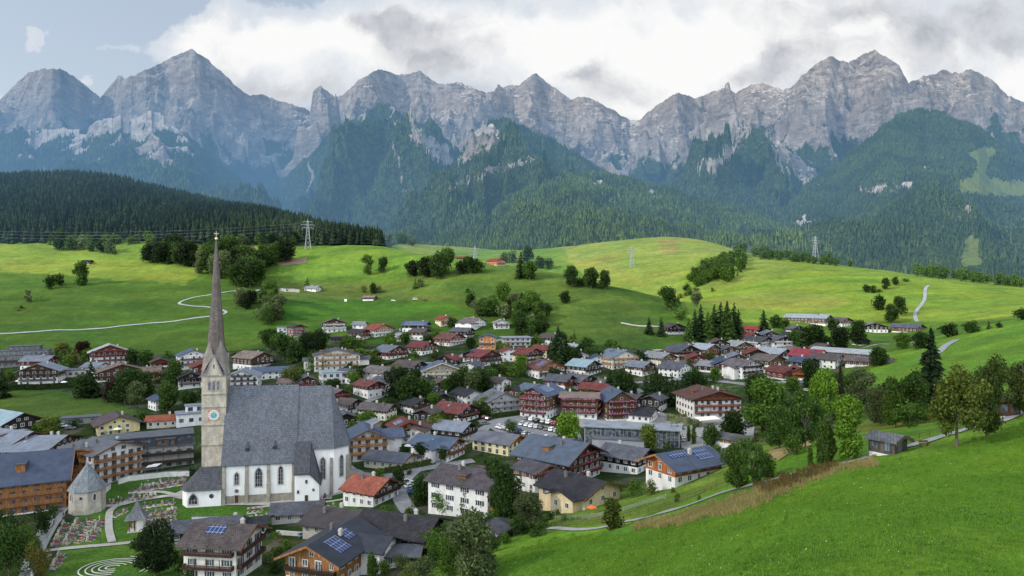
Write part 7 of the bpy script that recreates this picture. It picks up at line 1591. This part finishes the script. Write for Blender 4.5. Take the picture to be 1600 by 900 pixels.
# unseen cloud sheets added to block the sun over the village and mountains
def shade_cloud_mat():
    m = bpy.data.materials.new('shade_cloud_veil'); m.use_nodes = True; nt = m.node_tree; nt.nodes.clear()
    q = NT.__new__(NT); q.mat = m; q.t = nt; q.out = nt.nodes.new('ShaderNodeOutputMaterial')
    df = q.n('BsdfDiffuse', i_0=(.9,.9,.92,1)); tl = q.n('BsdfTranslucent', i_0=(.9,.9,.92,1)); tr = q.n('BsdfTransparent')
    m1 = q.n('MixShader', i_0=.5); nt.links.new(df.outputs[0], m1.inputs[1]); nt.links.new(tl.outputs[0], m1.inputs[2])
    n = q.noise(q.pos(), .004, 6, .6); a = q.n('Attribute', attribute_name='edge').outputs['Fac']
    f = q.ramp(q.math('ADD', a, q.remap(n, .3, .7, -.35, .35)), .15, .6); f = q.math('MULTIPLY', f, SHADE_CLOUD_OP)
    m2 = q.n('MixShader'); nt.links.new(f, m2.inputs[0]); nt.links.new(tr.outputs[0], m2.inputs[1]); nt.links.new(m1.outputs[0], m2.inputs[2])
    nt.links.new(m2.outputs[0], q.out.inputs[0]); return m
SHADE_CLOUD_OP = .56
cmx = shade_cloud_mat()
def shade_cloud(cx, cy, rx, ry, ang, alt=1500, gz=10):
    """cloud sheet added out of view to shade the ellipse (cx, cy, rx, ry) of the valley"""
    k = (alt-gz)/SUN.z; ox, oy = cx+SUN.x*k, cy+SUN.y*k; n = 60
    g = np.linspace(-1, 1, n); A, B = np.meshgrid(g, g); rr = np.hypot(A, B)
    A2_, B2_ = A*1.25, B*1.25; rr = np.hypot(A2_, B2_)
    X = A2_*rx; Y = B2_*ry; ca, sa = math.cos(ang), math.sin(ang)
    XX_, YY_ = ox+X*ca-Y*sa, oy+X*sa+Y*ca
    Z = alt+(1-np.clip(rr,0,1)**2)*min(rx,ry)*.16*(1+.5*fbm(A*4, B*4, 3, 91))
    ii = np.arange(n*n).reshape(n, n); q = np.stack([ii[:-1,:-1], ii[:-1,1:], ii[1:,1:], ii[1:,:-1]], -1).reshape(-1,4)
    e = 1-rr**2
    me = np_mesh('shade_cloud', np.stack([XX_,YY_,Z], -1).reshape(-1,3), q, cmx, True, {'edge': e.ravel()})
    tag(link('shade_cloud', me), kind='structure')
shade_cloud(-60, 235, 1150, 385, R(6))
shade_cloud(-900, 1050, 700, 190, R(-3), 1700, 200)
shade_cloud(-250, 4500, 950, 420, R(10), 2900, 1100)
shade_cloud(-2500, 3900, 750, 360, R(-8), 2800, 900)

cam = bpy.data.cameras.new('camera'); co = bpy.data.objects.new('camera', cam); COL.objects.link(co); scene.camera = co
co.location = (0,0,CAMZ); co.rotation_euler = (R(90),0,0); cam.sensor_width = 36; cam.lens = 36*F/1600; cam.clip_start = .5; cam.clip_end = 30000
scene.view_settings.view_transform = 'Standard'; scene.view_settings.look = 'None'; scene.view_settings.exposure = 0; scene.view_settings.gamma = 1
scene.render.engine = 'CYCLES'; cy_ = scene.cycles
cy_.use_denoising = True; cy_.denoiser = 'OPENIMAGEDENOISE'; cy_.max_bounces = 5; cy_.diffuse_bounces = 2; cy_.glossy_bounces = 2; cy_.transmission_bounces = 2; cy_.transparent_max_bounces = 8
cy_.use_adaptive_sampling = True; cy_.adaptive_threshold = .02; cy_.sample_clamp_indirect = 4
